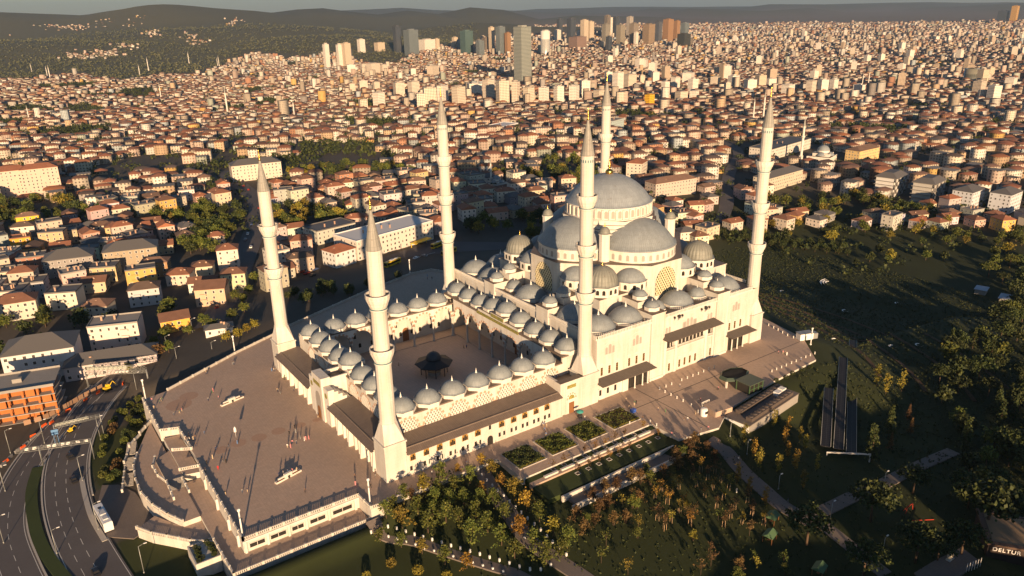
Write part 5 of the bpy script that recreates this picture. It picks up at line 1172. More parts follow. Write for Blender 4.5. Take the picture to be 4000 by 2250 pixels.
for fn, lst in ((T8, ((20, 527, 410, 44), (85, 527, 440, 54), (160, 524, 438, 52), (235, 521, 433, 50), (312, 517, 430, 54), (366, 492, 405, 54), (590, 446, 375, 66), (718, 420, 362, 42), (652, 432, 378, 30), (885, 434, 365, 70), (820, 450, 390, 46), (1080, 488, 415, 30), (1195, 468, 400, 60), (1295, 442, 395, 60), (1385, 484, 425, 64), (1500, 478, 405, 50), (1560, 468, 400, 50), (1615, 458, 398, 40), (2505, 440, 390, 60), (770, 470, 410, 40), (1020, 440, 385, 50), (440, 500, 455, 60), (850, 510, 460, 60), (915, 505, 460, 50))),
                (T7, ((1770, 377), 0, 0, 0), ) if False else (T7, ((1770, 377, 325, 50), (1832, 372, 322, 30), (1880, 377, 318, 66), (1932, 372, 325, 40), (2080, 388, 345, 30), (1775, 472, 420, 34), (1830, 458, 405, 48), (1895, 462, 412, 36), (1910, 548, 465, 58), (2010, 493, 415, 58), (2085, 503, 410, 56), (2165, 534, 440, 76), (2230, 524, 430, 56), (2310, 538, 435, 66), (2390, 485, 420, 80), (2460, 510, 400, 58), (2530, 530, 405, 66), (2180, 385, 330, 60), (2120, 560, 470, 50), (1830, 560, 500, 45)))):
    for qx, qy, yt, wp in lst:
        tower((qx, qy), fn, yt, wp, random.choice((WHT, WHT, (.64, .56, .47), (.62, .54, .44))), '%s gridded apartment tower %s among the red roofs' % (('tall', 'medium', 'low')[0 if qy-yt > 88 else 1 if qy-yt > 62 else 2]+' white', 'slab, wide' if wp > 60 else 'of middling width' if wp > 44 else 'slim'), False, None, group='white apartment towers')
for i in range(26):
    fn = T7 if i < 9 else T8; qx = random.uniform(2230, 2560) if i < 9 else random.uniform(100, 900); qy = random.uniform(225, 285) if i < 9 else random.uniform(150, 262); c = random.choice((WHT, CRM, (.40, .36, .31), (.30, .24, .19), DRK, GLS))
    tower((qx, qy), fn, qy-random.uniform(32, 85), random.uniform(20, 42), c, '%s tower in the crowded skyline district' % ('pale' if sum(c) > 1.2 else 'dim'), sum(c) < .9, 8, group='skyline towers')
cnt = 0
while cnt < 105:
    px = random.uniform(2350, 4150); dd = random.uniform(1900, 6200)**1.0; a = R(YAW)-math.atan((px-2000)/FPX); x, y = CAM[0]+dd*math.cos(a), CAM[1]+dd*math.sin(a)
    if not free(x, y, 16): continue
    cnt += 1; z = gz(x, y); ns = random.randint(7, 15); wd = random.uniform(17, 25); c = random.choice((WHT, WHT, CRM, (.62, .54, .44), (.54, .46, .38), (.46, .37, .28))); OCC.append((x, y, wd*.7))
    t = thing('tower_block', '%s %s-storey apartment tower %s on the hazy plain' % ({.76: 'white', .60: 'cream', .62: 'sandy', .54: 'tan', .46: 'brown'}[c[0]], ns, 'broad' if wd > 21 else 'slim'), 'tower', (x, y, z), random.uniform(-.4, .6), 'apartment towers on the plain'); H = ns*3.1
    o = part('body', MB().box(-wd/2, wd/2, -wd*.42, wd*.42, -5, H), M['tower'], t); o.color = (*c, 1); o = part('roof_block', MB().box(-wd*.2, wd*.2, -wd*.2, wd*.2, H, H+3), M['tower'], t); o.color = (*[v*.8 for v in c], 1)
# ordinary houses: positions on a jittered grid ---------------------
OCCA = np.array(OCC)
def allowed(x, y):
    r = math.hypot(x-80, y-47)
    if r < 150: return False
    th = math.atan2(y-47, x-80)
    if abs(th-R(-8)) < R(40) and r < 290: return False
    if y < 60 and x > -20 and r < 300: return False
    qx_, qy_, _ = proj(x, y, gz(x, y))
    if qx_ > 2780 and qy_ > 905: return False
    if -25 < x < 205 and y < 200+.28*max(0, x)-(0 if x < 150 else (x-150)*.6) and y > 60: return False          # yard and street north of the plaza
    px, py, t = proj(x, y, gz(x, y))
    if 480*1.5528 < px < 640*1.5528 and 520*1.5528 < py < 640*1.5528 and x < 80: return False   # wooded hillside by the avenue
    return all(seg_d(x, y, p) > w_ for p, w_ in ROADS)
cells = []
def scatter(r0, r1, step, jit, keep):
    n = int(2*r1/step)
    gx_ = np.arange(-r1, r1, step); X_, Y_ = np.meshgrid(gx_, gx_); a = .35; X_, Y_ = X_*math.cos(a)-Y_*math.sin(a), X_*math.sin(a)+Y_*math.cos(a)
    X_ = X_.ravel()+rng.uniform(-jit, jit, X_.size)+CAM[0]; Y_ = Y_.ravel()+rng.uniform(-jit, jit, Y_.size)+CAM[1]
    d = np.hypot(X_-CAM[0], Y_-CAM[1]); az_ = np.arctan2(Y_-CAM[1], X_-CAM[0])-R(YAW)
    ok = (d > r0) & (d <= r1) & (np.abs(az_) < R(38)); X_, Y_, d, az_ = X_[ok], Y_[ok], d[ok], az_[ok]
    colx = 2000-FPX*np.tan(az_); lim_ = np.interp(colx, [-1500, 0, 700, 1200, 1700, 2100, 2600, 9000], LIMS+[9e9, 9e9])*(1+.09*np.sin(colx/140)+.05*np.sin(colx/53+1))
    bf = ground(X_, Y_)-np.interp(np.hypot(X_-80, Y_-47), [0, 3200, 40000], [0, -97, -100])
    ok = (d < lim_) & ((d < 3500) | (bf < 40)) & (rng.random(len(d)) < keep)
    return np.stack([X_[ok], Y_[ok], d[ok]], 1)
A1 = scatter(300, 1500, 17.5, 4.6, .88); A1 = A1[np.argsort(A1[:, 2])]
A1 = np.array([p for p in A1 if inview(p[0], p[1], gz(p[0], p[1])+8, 200)])
if len(A1):
    dm = ((A1[:, None, 0]-OCCA[None, :, 0])**2+(A1[:, None, 1]-OCCA[None, :, 1])**2 > (OCCA[None, :, 2]+8)**2).all(1); A1 = A1[dm]
A1 = np.array([p for p in A1 if p[2] > 900 or allowed(p[0], p[1])])
TREEGAP = [p for p in A1 if math.sin(p[0]*.021)*math.cos(p[1]*.017)+.35*math.sin(p[0]*.05+p[1]*.043) > (.40 if p[0] < 260 else .62) and p[2] < 1500]
tg = set((round(p[0], 2), round(p[1], 2)) for p in TREEGAP); A1 = np.array([p for p in A1 if (round(p[0], 2), round(p[1], 2)) not in tg])
PROTO = []
for i in range(18):
    rd = random.Random(i+50); w_, d_, ns = rd.uniform(10, 15.5), rd.uniform(9, 13), rd.choice((2, 2, 2, 3, 3, 4)); rt = rd.choice(('hip', 'hip', 'hip', 'gable', 'flat')); rm = 'tile' if rt != 'flat' else rd.choice(('flat', 'grey'))
    if i in (5, 11): rm = 'grey'
    PROTO.append((house_parts(w_, d_, ns, rt, rm, 'stuff', seed=i), w_, d_, ns, rt, rm))
NIND = 279
num = {2: 'two', 3: 'three', 4: 'four', 5: 'five'}
for p in A1[:NIND]:
    x, y, dd = p; i = random.randrange(18); hp, w_, d_, ns, rt, rm = PROTO[i]; ci = rng.choice(len(WALLS), p=WPROB); c, cn_ = WALLS[ci]; c = tuple(v*random.uniform(.85, 1.1) for v in c)
    rl = {'tile': 'clay-tiled '+('hip' if rt == 'hip' else 'gable')+' roof', 'flat': 'flat concrete roof', 'grey': 'grey '+('flat' if rt == 'flat' else 'hip')+' roof'}[rm]
    build_house('house', '%s %s-storey house with %s among the nearer roofs' % (cn_, num[ns], rl), x, y, gz(x, y)-.3, .35+random.uniform(-.3, .3)-.5, hp, c, False, group='houses of the city')
REST = np.concatenate([A1[NIND:], scatter(1500, 3300, 18.5, 5.2, .88), scatter(3300, 5200, 23, 7, .85), scatter(5200, 9500, 46, 12, .7)])
def gapn(x, y): return np.sin(x*.0105+1.1*np.sin(y*.006))*np.cos(y*.0088+.9*np.sin(x*.0052))+.45*np.sin(x*.031+y*.021)*np.cos(y*.027-x*.012)
def street_gap(x, y):
    u, v = x*.94+y*.34+22*np.sin(y*.008), -x*.34+y*.94+22*np.sin(x*.007); return (np.abs(np.mod(u, 150)-75) < 6) | (np.abs(np.mod(v, 118)-59) < 5.5)
lf = np.interp(REST[:, 0], [300, 900], [.52, .85]); gap = (gapn(REST[:, 0], REST[:, 1]) > lf) & (REST[:, 2] < 4200); GREEN = REST[gap][:, :2]
REST = REST[~gap & ~(street_gap(REST[:, 0], REST[:, 1]) & (REST[:, 2] < 3600))]
ham = []
for qx, qy, sx_, n_ in ((330, 140, 150, 90), (600, 120, 110, 50), (80, 160, 60, 25), (400, 285, 90, 60), (520, 275, 70, 40), (760, 165, 40, 20), (960, 188, 40, 16), (620, 235, 90, 22), (1000, 215, 60, 14), (700, 105, 60, 24), (1180, 110, 50, 22)):
    for _ in range(n_):
        dr_ = ray(*T7(qx+random.gauss(0, sx_*.5), qy+random.gauss(0, 9))); ts = np.arange(2500., 9000., 25.); q_ = CAM[None]+dr_[None]*ts[:, None]; hit = np.nonzero(q_[:, 2] < ground(q_[:, 0], q_[:, 1]))[0]
        if len(hit): ham.append((q_[hit[0], 0], q_[hit[0], 1], min(4000., ts[hit[0]])))
REST = np.concatenate([REST, np.array(ham)])
def city_mesh(P):
    n = len(P); x, y, d = P.T; z = ground(x, y)
    w_ = rng.uniform(4.6, 8.6, n)*np.interp(d, [300, 5000, 9000], [1, 1.1, 1.9]); dp = rng.uniform(4.5, 6.4, n)*np.interp(d, [300, 5000, 9000], [1, 1.1, 1.7]); ns = rng.choice([1, 2, 2, 2, 2, 3, 3, 4], n); H = ns*2.8+.6; H = H+rng.uniform(0, 14, n)*(d > 4001)*(rng.random(n) < .5)
    big_ = rng.random(n) < np.where(d < 1400, .0, np.where(P[:, 0] > 700, .035, .01)); H = np.where(big_, H+rng.uniform(8, 22, n), H)
    a = -.15+.5*np.sin(x/230)*np.cos(y/190)+rng.uniform(-.22, .22, n)+(rng.random(n) < .35)*PI/2; ca, sa = np.cos(a), np.sin(a); flat = (rng.random(n) < .2) | big_; rh = np.where(flat, .05, np.minimum(w_, dp)*.42); e = .5
    def loc(lx, ly, lz): return np.stack([x+lx*ca-ly*sa, y+lx*sa+ly*ca, z+lz], 1)
    V = np.stack([loc(-w_, -dp, -5+0*w_), loc(w_, -dp, -5+0*w_), loc(w_, dp, -5+0*w_), loc(-w_, dp, -5+0*w_), loc(-w_, -dp, H), loc(w_, -dp, H), loc(w_, dp, H), loc(-w_, dp, H),
                  loc(-w_-e, -dp-e, H), loc(w_+e, -dp-e, H), loc(w_+e, dp+e, H), loc(-w_-e, dp+e, H), loc(-w_*.45, 0*w_, H+rh), loc(w_*.45, 0*w_, H+rh)], 1)
    F = [(0, 1, 5, 4), (1, 2, 6, 5), (2, 3, 7, 6), (3, 0, 4, 7), (8, 9, 13, 12), (9, 10, 13), (10, 11, 12, 13), (11, 8, 12)]
    me = bpy.data.meshes.new('distant_city'); me.vertices.add(n*14); me.vertices.foreach_set('co', V.reshape(-1).astype(np.float32))
    per = np.concatenate([np.array(f) for f in F]); lt = np.array([len(f) for f in F]); L = len(per)
    idx = (per[None]+14*np.arange(n)[:, None]).reshape(-1).astype(np.int32); me.loops.add(n*L); me.loops.foreach_set('vertex_index', idx); me.polygons.add(n*len(F))
    ls = np.concatenate([[0], np.cumsum(lt)[:-1]]); me.polygons.foreach_set('loop_start', (ls[None]+L*np.arange(n)[:, None]).reshape(-1).astype(np.int32)); me.polygons.foreach_set('loop_total', np.tile(lt, n).astype(np.int32)); me.update(calc_edges=True)
    wc = np.array([c for c, _ in WALLS])[rng.choice(len(WALLS), n, p=WPROB)]*rng.uniform(.62, 1.02, (n, 1))
    rc = np.array([(.37, .15, .085), (.30, .135, .085), (.22, .11, .075), (.40, .16, .075), (.16, .115, .095), (.31, .18, .125)])[rng.integers(0, 6, n)]*rng.uniform(.8, 1.15, (n, 1)); rc = np.where(flat[:, None], np.array([.24, .22, .20])*rng.uniform(.6, 1.2, (n, 1)), rc)
    C = np.zeros((n, L, 4), np.float32); C[:, :16, :3] = wc[:, None]; C[:, :16, 3] = 1; C[:, 16:, :3] = rc[:, None]; C[:, 16:, 3] = 0
    at = me.attributes.new('Col', 'FLOAT_COLOR', 'CORNER'); at.data.foreach_set('color', C.reshape(-1))
    UV = np.zeros((n, L, 2), np.float32)
    for k_ in range(4):
        wd = 2*(w_ if k_ % 2 == 0 else dp); UV[:, k_*4+1, 0] = UV[:, k_*4+2, 0] = wd; UV[:, k_*4+2, 1] = UV[:, k_*4+3, 1] = H; UV[:, k_*4, 1] = UV[:, k_*4+1, 1] = -5
    uv = me.uv_layers.new(name='UVMap'); uv.data.foreach_set('uv', UV.reshape(-1)); return me
cm = mat('distant_house_walls_and_roofs', (.5, .5, .5), .85); k = N(cm); at = k.n('ShaderNodeAttribute', attribute_name='Col'); uvn = k.n('ShaderNodeUVMap'); u, v, _ = k.sep(uvn.outputs[0])
wmask = k.math('MULTIPLY', k.math('MULTIPLY', k.math('GREATER_THAN', k.math('FRACT', k.math('DIVIDE', u, 3.0)), .56), k.math('GREATER_THAN', k.math('FRACT', k.math('DIVIDE', v, 3.0)), .5)), at.outputs['Alpha'])
k.base(k.mix(k.math('MULTIPLY', wmask, .8), at.outputs['Color'], (.05, .045, .045)))
ctm = city_mesh(REST); ctm.materials.append(cm); link('distant_city', ctm, kind='stuff', label='dense far city of small red-roofed houses stretching to the hazy hills', category='city')
# ------------------------------------------------------------------ vegetation
def leaf_cloud(mb, pts, size, rd, flat=0.0, m=0):
    for (x, y, z), s in zip(pts, size):
        n = Vector((rd.gauss(0, 1), rd.gauss(0, 1), rd.gauss(0, 1)+flat)).normalized(); a = n.orthogonal().normalized(); b = n.cross(a); t = rd.uniform(0, PI); a, b = a*math.cos(t)+b*math.sin(t), b*math.cos(t)-a*math.sin(t)
        k1, k2 = s, s*rd.uniform(.55, .9)
        mb.add([(x-a.x*k1, y-a.y*k1, z-a.z*k1), (x+b.x*k2, y+b.y*k2, z+b.z*k2), (x+a.x*k1, y+a.y*k1, z+a.z*k1), (x-b.x*k2, y-b.y*k2, z-b.z*k2)], [(0, 1, 2, 3)], m)
def crown(kind, seed, mt):
    rd = random.Random(seed); mb = MB(); P, S = [], []
    if kind == 'round':          # open deciduous crown 5 m wide, 5.5 m high, foot at z=1.8
        cl = [(rd.gauss(0, 1.0), rd.gauss(0, 1.0), rd.uniform(2.4, 6.8)) for _ in range(34)]
        for cx, cy, cz in cl:
            k_ = 1.75*(1-(cz-2.2)/5.4)+.22; cx *= k_*.72; cy *= k_*.72
            for _ in range(16): P.append((cx+rd.gauss(0, .42), cy+rd.gauss(0, .42), cz+rd.gauss(0, .36))); S.append(rd.uniform(.20, .40))
    elif kind == 'young':        # thin staked tree 4 m
        for _ in range(16):
            cx, cy, cz = rd.gauss(0, .55), rd.gauss(0, .55), rd.uniform(2.0, 4.3)
            for _ in range(9): P.append((cx+rd.gauss(0, .25), cy+rd.gauss(0, .25), cz+rd.gauss(0, .25))); S.append(rd.uniform(.12, .24))
    elif kind == 'column':       # narrow upright tree 6 m
        for _ in range(30):
            cz = rd.uniform(1.0, 6.6); r = .95*math.sin(PI*min(1, max(.08, (cz-.6)/6.6)))**.7; a = rd.uniform(0, 2*PI); cx, cy = r*math.cos(a)*rd.uniform(.3, 1), r*math.sin(a)*rd.uniform(.3, 1)
            for _ in range(13): P.append((cx+rd.gauss(0, .26), cy+rd.gauss(0, .26), cz+rd.gauss(0, .32))); S.append(rd.uniform(.14, .28))
    elif kind == 'pine':         # broad umbrella pine 12 m wide, 11 m high
        for _ in range(95):
            a, r = rd.uniform(0, 2*PI), 5.2*math.sqrt(rd.random()); cz = 6.2+3.6*math.sqrt(max(0, 1-(r/5.6)**2))*rd.uniform(.35, 1.0)
            cx, cy = r*math.cos(a), r*math.sin(a)
            for _ in range(13): P.append((cx+rd.gauss(0, .62), cy+rd.gauss(0, .62), cz+rd.gauss(0, .42))); S.append(rd.uniform(.28, .52))
    elif kind == 'conifer':      # tall tiered conifer 13 m
        for lev in range(15):
            z = 1.8+lev*.78; r = 2.7*(1-lev/15.5)
            for b in range(7):
                a = rd.uniform(0, 2*PI)
                for t in range(6): rr_ = r*(t+1)/6; P.append((rr_*math.cos(a)+rd.gauss(0, .15), rr_*math.sin(a)+rd.gauss(0, .15), z-.22*rr_+rd.gauss(0, .12))); S.append(rd.uniform(.28, .5))
    elif kind == 'shrub':        # clipped ball 2.6 m
        for _ in range(420):
            v = Vector((rd.gauss(0, 1), rd.gauss(0, 1), rd.gauss(0, 1))).normalized()*1.25*rd.uniform(.75, 1.06); P.append((v.x, v.y, 1.1+v.z*.85)); S.append(rd.uniform(.13, .24))
    elif kind == 'city':         # dense garden tree 9 m wide for the town
        for _ in range(44):
            v = Vector((rd.gauss(0, 1), rd.gauss(0, 1), rd.gauss(0, 1))).normalized()*rd.uniform(.4, 1.0); cx, cy, cz = v.x*3.8, v.y*3.8, 5.2+v.z*3.2
            for _ in range(9): P.append((cx+rd.gauss(0, .7), cy+rd.gauss(0, .7), cz+rd.gauss(0, .6))); S.append(rd.uniform(.4, .8))
    leaf_cloud(mb, P, S, rd, .4 if kind in ('pine',) else .15); return mb.mesh('crown', M[mt])
def trunk(kind, seed):
    rd = random.Random(seed); mb = MB()
    if kind in ('round',):
        mb.tube((0, 0, -.6), (0, 0, 3.2), .17, .10, 6)
        for i in range(5): a = i*1.3; mb.tube((0, 0, 2.2+i*.3), (math.cos(a)*1.1, math.sin(a)*1.1, 4.2+i*.4), .07, .03, 5)
    elif kind == 'young':
        mb.tube((0, 0, -.5), (0, 0, 3.2), .06, .03, 5)
        for i in range(4): a = i*1.6; mb.tube((0, 0, 1.9), (math.cos(a)*.55, math.sin(a)*.55, 3.4), .03, .015, 4)
    elif kind == 'column': mb.tube((0, 0, -.5), (0, 0, 5.5), .11, .03, 6)
    elif kind == 'pine':
        mb.tube((0, 0, -1), (.2, .1, 7.0), .34, .22, 8)
        for i in range(6): a = i*1.05; mb.tube((.1, 0, 5.2+.2*i), (math.cos(a)*3, math.sin(a)*3, 7.6), .14, .05, 5)
    elif kind == 'conifer': mb.tube((0, 0, -1), (0, 0, 13), .24, .03, 7)
    elif kind == 'multi':
        for i in range(6): a = i*1.05+.3; mb.tube((math.cos(a)*.2, math.sin(a)*.2, -.5), (math.cos(a)*1.0, math.sin(a)*1.0, 3.4), .08, .04, 5)
    elif kind == 'city':
        mb.tube((0, 0, -2), (0, 0, 5), .28, .14, 6)
        for i in range(3): a = i*2.1; mb.tube((0, 0, 2.6), (math.cos(a)*2, math.sin(a)*2, 5.4), .12, .05, 5)
    return mb.mesh('trunk', M['bark'])
KINDS = {'round': ('round', 'round'), 'young': ('young', 'young'), 'column': ('column', 'column'), 'pine': ('pine', 'pine'), 'conifer': ('conifer', 'conifer'), 'multi': ('round', 'multi'), 'city': ('city', 'city')}
CROWN = {}
def get_tree(kind, mt, v):
    key = (kind, mt, v)
    if key not in CROWN: CROWN[key] = (crown(KINDS[kind][0], hash(kind) % 97*0+v*13+len(kind), mt), trunk(KINDS[kind][1], v))
    return CROWN[key]
stake = MB()
for i in range(3): a = i*2.1; stake.tube((math.cos(a)*.5, math.sin(a)*.5, -.3), (math.cos(a)*.42, math.sin(a)*.42, 1.7), .045, .045, 5)
STAKE = stake.mesh('stakes', mat('pale_stake_wood', (.50, .34, .20), .8))
def plant_tree(name, label, x, y, kind, mt, s=1.0, group=None, stakes=False, z=None, sz=None):
    c_, t_ = get_tree(kind, mt, random.randrange(4)); z = gz(x, y) if z is None else z
    t = thing(name, label, 'tree', (x, y, z), random.uniform(0, 6.28), group); t.scale = (s, s, s if sz is None else sz)
    link('trunk', t_, t); link('crown', c_, t)
    if stakes: link('stakes', STAKE, t)
    return t
GROVE = 'trees of the grove beside the mosque'
for qx, qy, mt, s in ((540, 830, 'leaf_green', .95), (700, 935, 'leaf_yellow', 1.15), (720, 660, 'leaf_green', .9), (860, 800, 'leaf_green', 1), (920, 585, 'leaf_yellow', 1.1), (960, 985, 'leaf_green', 1.2), (1030, 720, 'leaf_green', 1), (1100, 480, 'leaf_green', 1.15), (1140, 880, 'leaf_green', 1.15), (1220, 580, 'leaf_green', 1), (1270, 945, 'leaf_green', 1.1),
     (1320, 700, 'leaf_green', .95), (1380, 490, 'leaf_green', 1.05), (1390, 1080, 'leaf_green', 1.15), (1440, 850, 'leaf_green', 1.0), (1500, 320, 'leaf_orange', .75), (1500, 600, 'leaf_orange', .75), (1560, 980, 'leaf_green', 1.1), (1600, 410, 'leaf_yellow', .95), (1620, 740, 'leaf_green', 1.1), (1700, 520, 'leaf_orange', .8), (1700, 1110, 'leaf_green', 1.1), (1740, 870, 'leaf_green', 1), (1820, 640, 'leaf_yellow', 1.2),
     (1830, 1240, 'leaf_green', 1), (1880, 1020, 'leaf_orange', 1.05), (1950, 765, 'leaf_orange', 1.1), (2020, 1165, 'leaf_green', 1.1), (2080, 870, 'leaf_green', 1.1), (2150, 1305, 'leaf_green', 1.15), (2220, 1020, 'leaf_yellow', 1), (2360, 1140, 'leaf_green', 1.1), (480, 1070, 'leaf_green', .75), (690, 1130, 'leaf_green', .75), (900, 1195, 'leaf_yellow', .75), (1130, 1300, 'leaf_green', .9), (1350, 1340, 'leaf_orange', .8), (1260, 385, 'leaf_orange', .55), (620, 760, 'leaf_green', .9), (800, 680, 'leaf_red', .8), (2300, 1230, 'leaf_green', .9), (1060, 600, 'leaf_green', .9), (1180, 720, 'leaf_green', 1), (2440, 860, 'leaf_red', .8), (2520, 1000, 'leaf_red', .8), (1010, 830, 'leaf_green', .9), (1480, 700, 'leaf_green', .85)):
    x, y, z = onground(*H_(qx, qy)); nm = {'leaf_green': 'green', 'leaf_yellow': 'yellow-green', 'leaf_orange': 'orange autumn', 'leaf_red': 'russet'}[mt]
    plant_tree('grove_tree', '%s tree in the grove between mosque base and park path' % nm, x, y, 'round', mt, s*.92, GROVE)
PARK = 'staked young trees on the park lawn'
for qx, qy in ((1040, 950), (1190, 960), (1270, 905), (1330, 985), (1245, 1065), (1160, 1140), (900, 1060), (840, 1100), (1410, 1060), (1350, 1165), (1280, 1250), (1470, 1255), (1640, 1270), (950, 1225), (790, 1205), (690, 1370), (830, 1395), (910, 1300), (670, 1155), (730, 1085), (1120, 890), (1420, 1350), (1540, 1410), (1020, 1425), (1640, 1340), (1360, 1440), (760, 1470), (1760, 1420), (1085, 1040), (1590, 1190)):
    x, y, z = onground(*G_(qx, qy)); mt = random.choice(('leaf_red', 'leaf_yellow', 'leaf_orange', 'leaf_red')); nm = {'leaf_yellow': 'yellowing', 'leaf_orange': 'orange', 'leaf_red': 'russet'}[mt]
    plant_tree('young_tree', 'small %s staked tree on the shaded park lawn' % nm, x, y, 'young', mt, random.uniform(1.0, 1.3), PARK, True)
for qx, qy in ((620, 1020), (575, 935), (500, 1195), (370, 1400), (280, 1075), (430, 1005), (520, 1005), (755, 945), (900, 865), (1030, 805), (1000, 690), (860, 790), (160, 1080), (250, 1420), (100, 1300), (40, 1180), (200, 1240), (950, 740), (1260, 800), (440, 1250), (1180, 690), (1060, 610), (60, 1420)):
    x, y, z = onground(*G_(qx, qy)); plant_tree('multi_stem_tree', 'brownish many-stemmed tree at the edge of the park lawn', x, y, 'multi', random.choice(('leaf_red', 'leaf_red', 'leaf_green')), random.uniform(.6, .8), 'many-stemmed park trees')
for qx, qy in ((2005, 480), (1965, 610), (2120, 580), (2170, 660), (1995, 745), (2075, 870), (2150, 1060), (1560, 610), (1655, 745), (1710, 855), (1610, 1115), (1490, 1000), (1770, 1220), (1860, 430), (1900, 900), (2290, 880)):
    x, y, z = onground(*G_(qx, qy)); plant_tree('columnar_tree', 'narrow golden columnar tree on the dark slope beside the park path', x, y, 'column', random.choice(('leaf_yellow', 'leaf_orange')), random.uniform(.85, 1.2), 'golden columnar trees')
W3 = lambda x, y: (3000+x*.3885, 1000+y*.3885)
for qx, qy in ((1090, 1300), (1180, 1390), (1340, 1360)):
    x, y, z = onground(*W3(qx, qy)); plant_tree('columnar_tree', 'golden bushy tree standing alone on the dark slope by the covered walkway', x, y, 'column', 'leaf_yellow', 1.35, 'golden trees by the covered walkway')
for qx, qy, s in ((310, 1200, 1.0), (830, 1010, 1.1), (1190, 1340, 1.0), (1170, 780, .8), (770, 1460, .9), (1750, 1110, 1.5), (1560, 1290, .9), (1370, 1330, .7)):
    x, y, z = onground(*Q_(qx, qy)); plant_tree('umbrella_pine', 'broad umbrella pine '+{310: 'beside the picnic huts', 830: 'at the fork of the park paths', 1190: 'between the playground and the restaurant terrace', 1170: 'above the red playground', 770: 'at the foot of the long park path', 1750: 'overhanging the restaurant roof', 1560: 'behind the pale sculpture', 1370: 'small, by the terrace fence'}[qx], x, y, 'pine', 'leaf_dark', s*1.12, 'umbrella pines by the path')
for qx, qy, s in ((830, 520, 1.0), (970, 340, 1.0), (820, 440, .8), (985, 430, .5), (1130, 190, .5), (1150, 300, .5)):
    x, y, z = onground(*Q_(qx, qy)); plant_tree('conifer', 'tall shaggy brown-green conifer near the covered walkway', x, y, 'conifer', 'leaf_red' if s < .6 else 'leaf_dark', s*1.05, 'shaggy conifers')
for i in range(40):
    px, py = random.uniform(2080, 3250), random.uniform(1930, 2290); 
    if px > 2150+(py-1930)*.4 and px < 2720+(py-1930)*1.6 or random.random() < .0:
        x, y, z = onground(px, py)
        if seg_d(x, y, path3) > 5 and seg_d(x, y, path2) > 5 and y < -47:
            k2 = random.choice(('young', 'multi', 'young')); mt = random.choice(('leaf_red', 'leaf_yellow', 'leaf_green', 'leaf_green')); nm = {'leaf_yellow': 'yellowing', 'leaf_green': 'green', 'leaf_red': 'russet'}[mt]
            plant_tree('lawn_tree', '%s %s scattered over the wide park lawn' % (nm, 'slim tree' if k2 == 'young' else 'bushy tree'), x, y, k2, mt, random.uniform(.95, 1.25) if k2 == 'young' else random.uniform(.5, .65), 'scattered lawn trees')
# wood on the right-hand slope
n = 0; pts = []
while n < 105:
    px, py = random.uniform(3560, 4120), random.uniform(1010, 2050)
    lim_ = np.interp(py, [1010, 1200, 1500, 1700, 1900, 2050], [3900, 3760, 3640, 3720, 3760, 3720])
    if px < lim_ or (px < 3900 and 1085 < py < 1230): continue
    x, y, z = onground(px, py)
    if any((x-a)**2+(y-b)**2 < 26 for a, b in pts): continue
    pts.append((x, y)); n += 1; c_ = random.random() < .28 and py > 1350
    if c_: plant_tree('conifer', 'tall brown-green conifer within the dark wood', x, y, 'conifer', 'leaf_dark', random.uniform(.8, 1.1), 'conifers of the wood')
    else: kd, lm_ = random.choice(('city', 'pine')), random.choice(('leaf_dark', 'leaf_dark', 'leaf_dark', 'leaf_green')); plant_tree('woodland_tree', '%s tree with %s crown within the dark wood' % ('deep green' if lm_ == 'leaf_dark' else 'fresh green', 'round' if kd == 'city' else 'flat spreading'), x, y, kd, lm_, random.uniform(.75, 1.15), 'trees of the dark wood')
# hedge line and trees beyond the hall
for i in range(46):
    t = i/45; px, py = 2790+t*520, 925+t*60+math.sin(i*1.7)*14; x, y, z = onground(px, py); plant_tree('hedge_tree', 'bushy dark green tree in the hedge row behind the prayer hall', x, y, 'city', 'leaf_dark', random.uniform(.5, .75), 'hedge row trees')
for i in range(90):
    px, py = random.uniform(2900, 4050), random.uniform(790, 1040); x, y, z = onground(px, py)
    if free(x, y, 3) and not (px < 3330 and py > 965): plant_tree('valley_tree', 'dark garden tree in the shaded valley beyond the slope', x, y, 'city', random.choice(('leaf_dark', 'leaf_green', 'leaf_yellow')), random.uniform(.6, 1.0), 'trees of the shaded valley')
# street trees west and north of the plaza
for qx, qy, mt, s in ((2060, 960, 'leaf_green', .9), (2150, 1000, 'leaf_green', .8), (2450, 730, 'leaf_green', .8), (2510, 640, 'leaf_green', .8), (2360, 700, 'leaf_green', .8), (2340, 900, 'leaf_green', .85), (2460, 830, 'leaf_green', .85), (2280, 1120, 'leaf_yellow', .7), (2400, 1080, 'leaf_yellow', .7), (2490, 1030, 'leaf_yellow', .7), (2560, 990, 'leaf_yellow', .7), (1520, 1240, 'leaf_yellow', .9), (1600, 1270, 'leaf_red', .9), (1700, 1230, 'leaf_green', .8), (1560, 1170, 'leaf_green', .8), (1660, 1100, 'leaf_green', .9), (1690, 1010, 'leaf_dark', .9), (1300, 1420, 'leaf_yellow', .6), (2560, 520, 'leaf_green', .9), (1900, 1050, 'leaf_green', .7)):
    x, y, z = onground(*L0(qx, qy)); plant_tree('street_tree', 'leafy street tree between the houses and the plaza street', x, y, 'city', mt, s*.8, 'street trees along the plaza')
for i in range(26):
    px, py = random.uniform(1100, 1560), random.uniform(1090, 1170); x, y, z = onground(px, py+ (1560-px)*.12)
    if seg_d(x, y, street) > 9 and math.hypot(x-80, y-47) > 105 and not (-45 < x < 112 and y < 150+ x*.12): plant_tree('street_tree', 'dark tree between the street and the north balustrade', x, y, 'city', 'leaf_dark', random.uniform(.5, .8), 'dark trees north of the plaza')
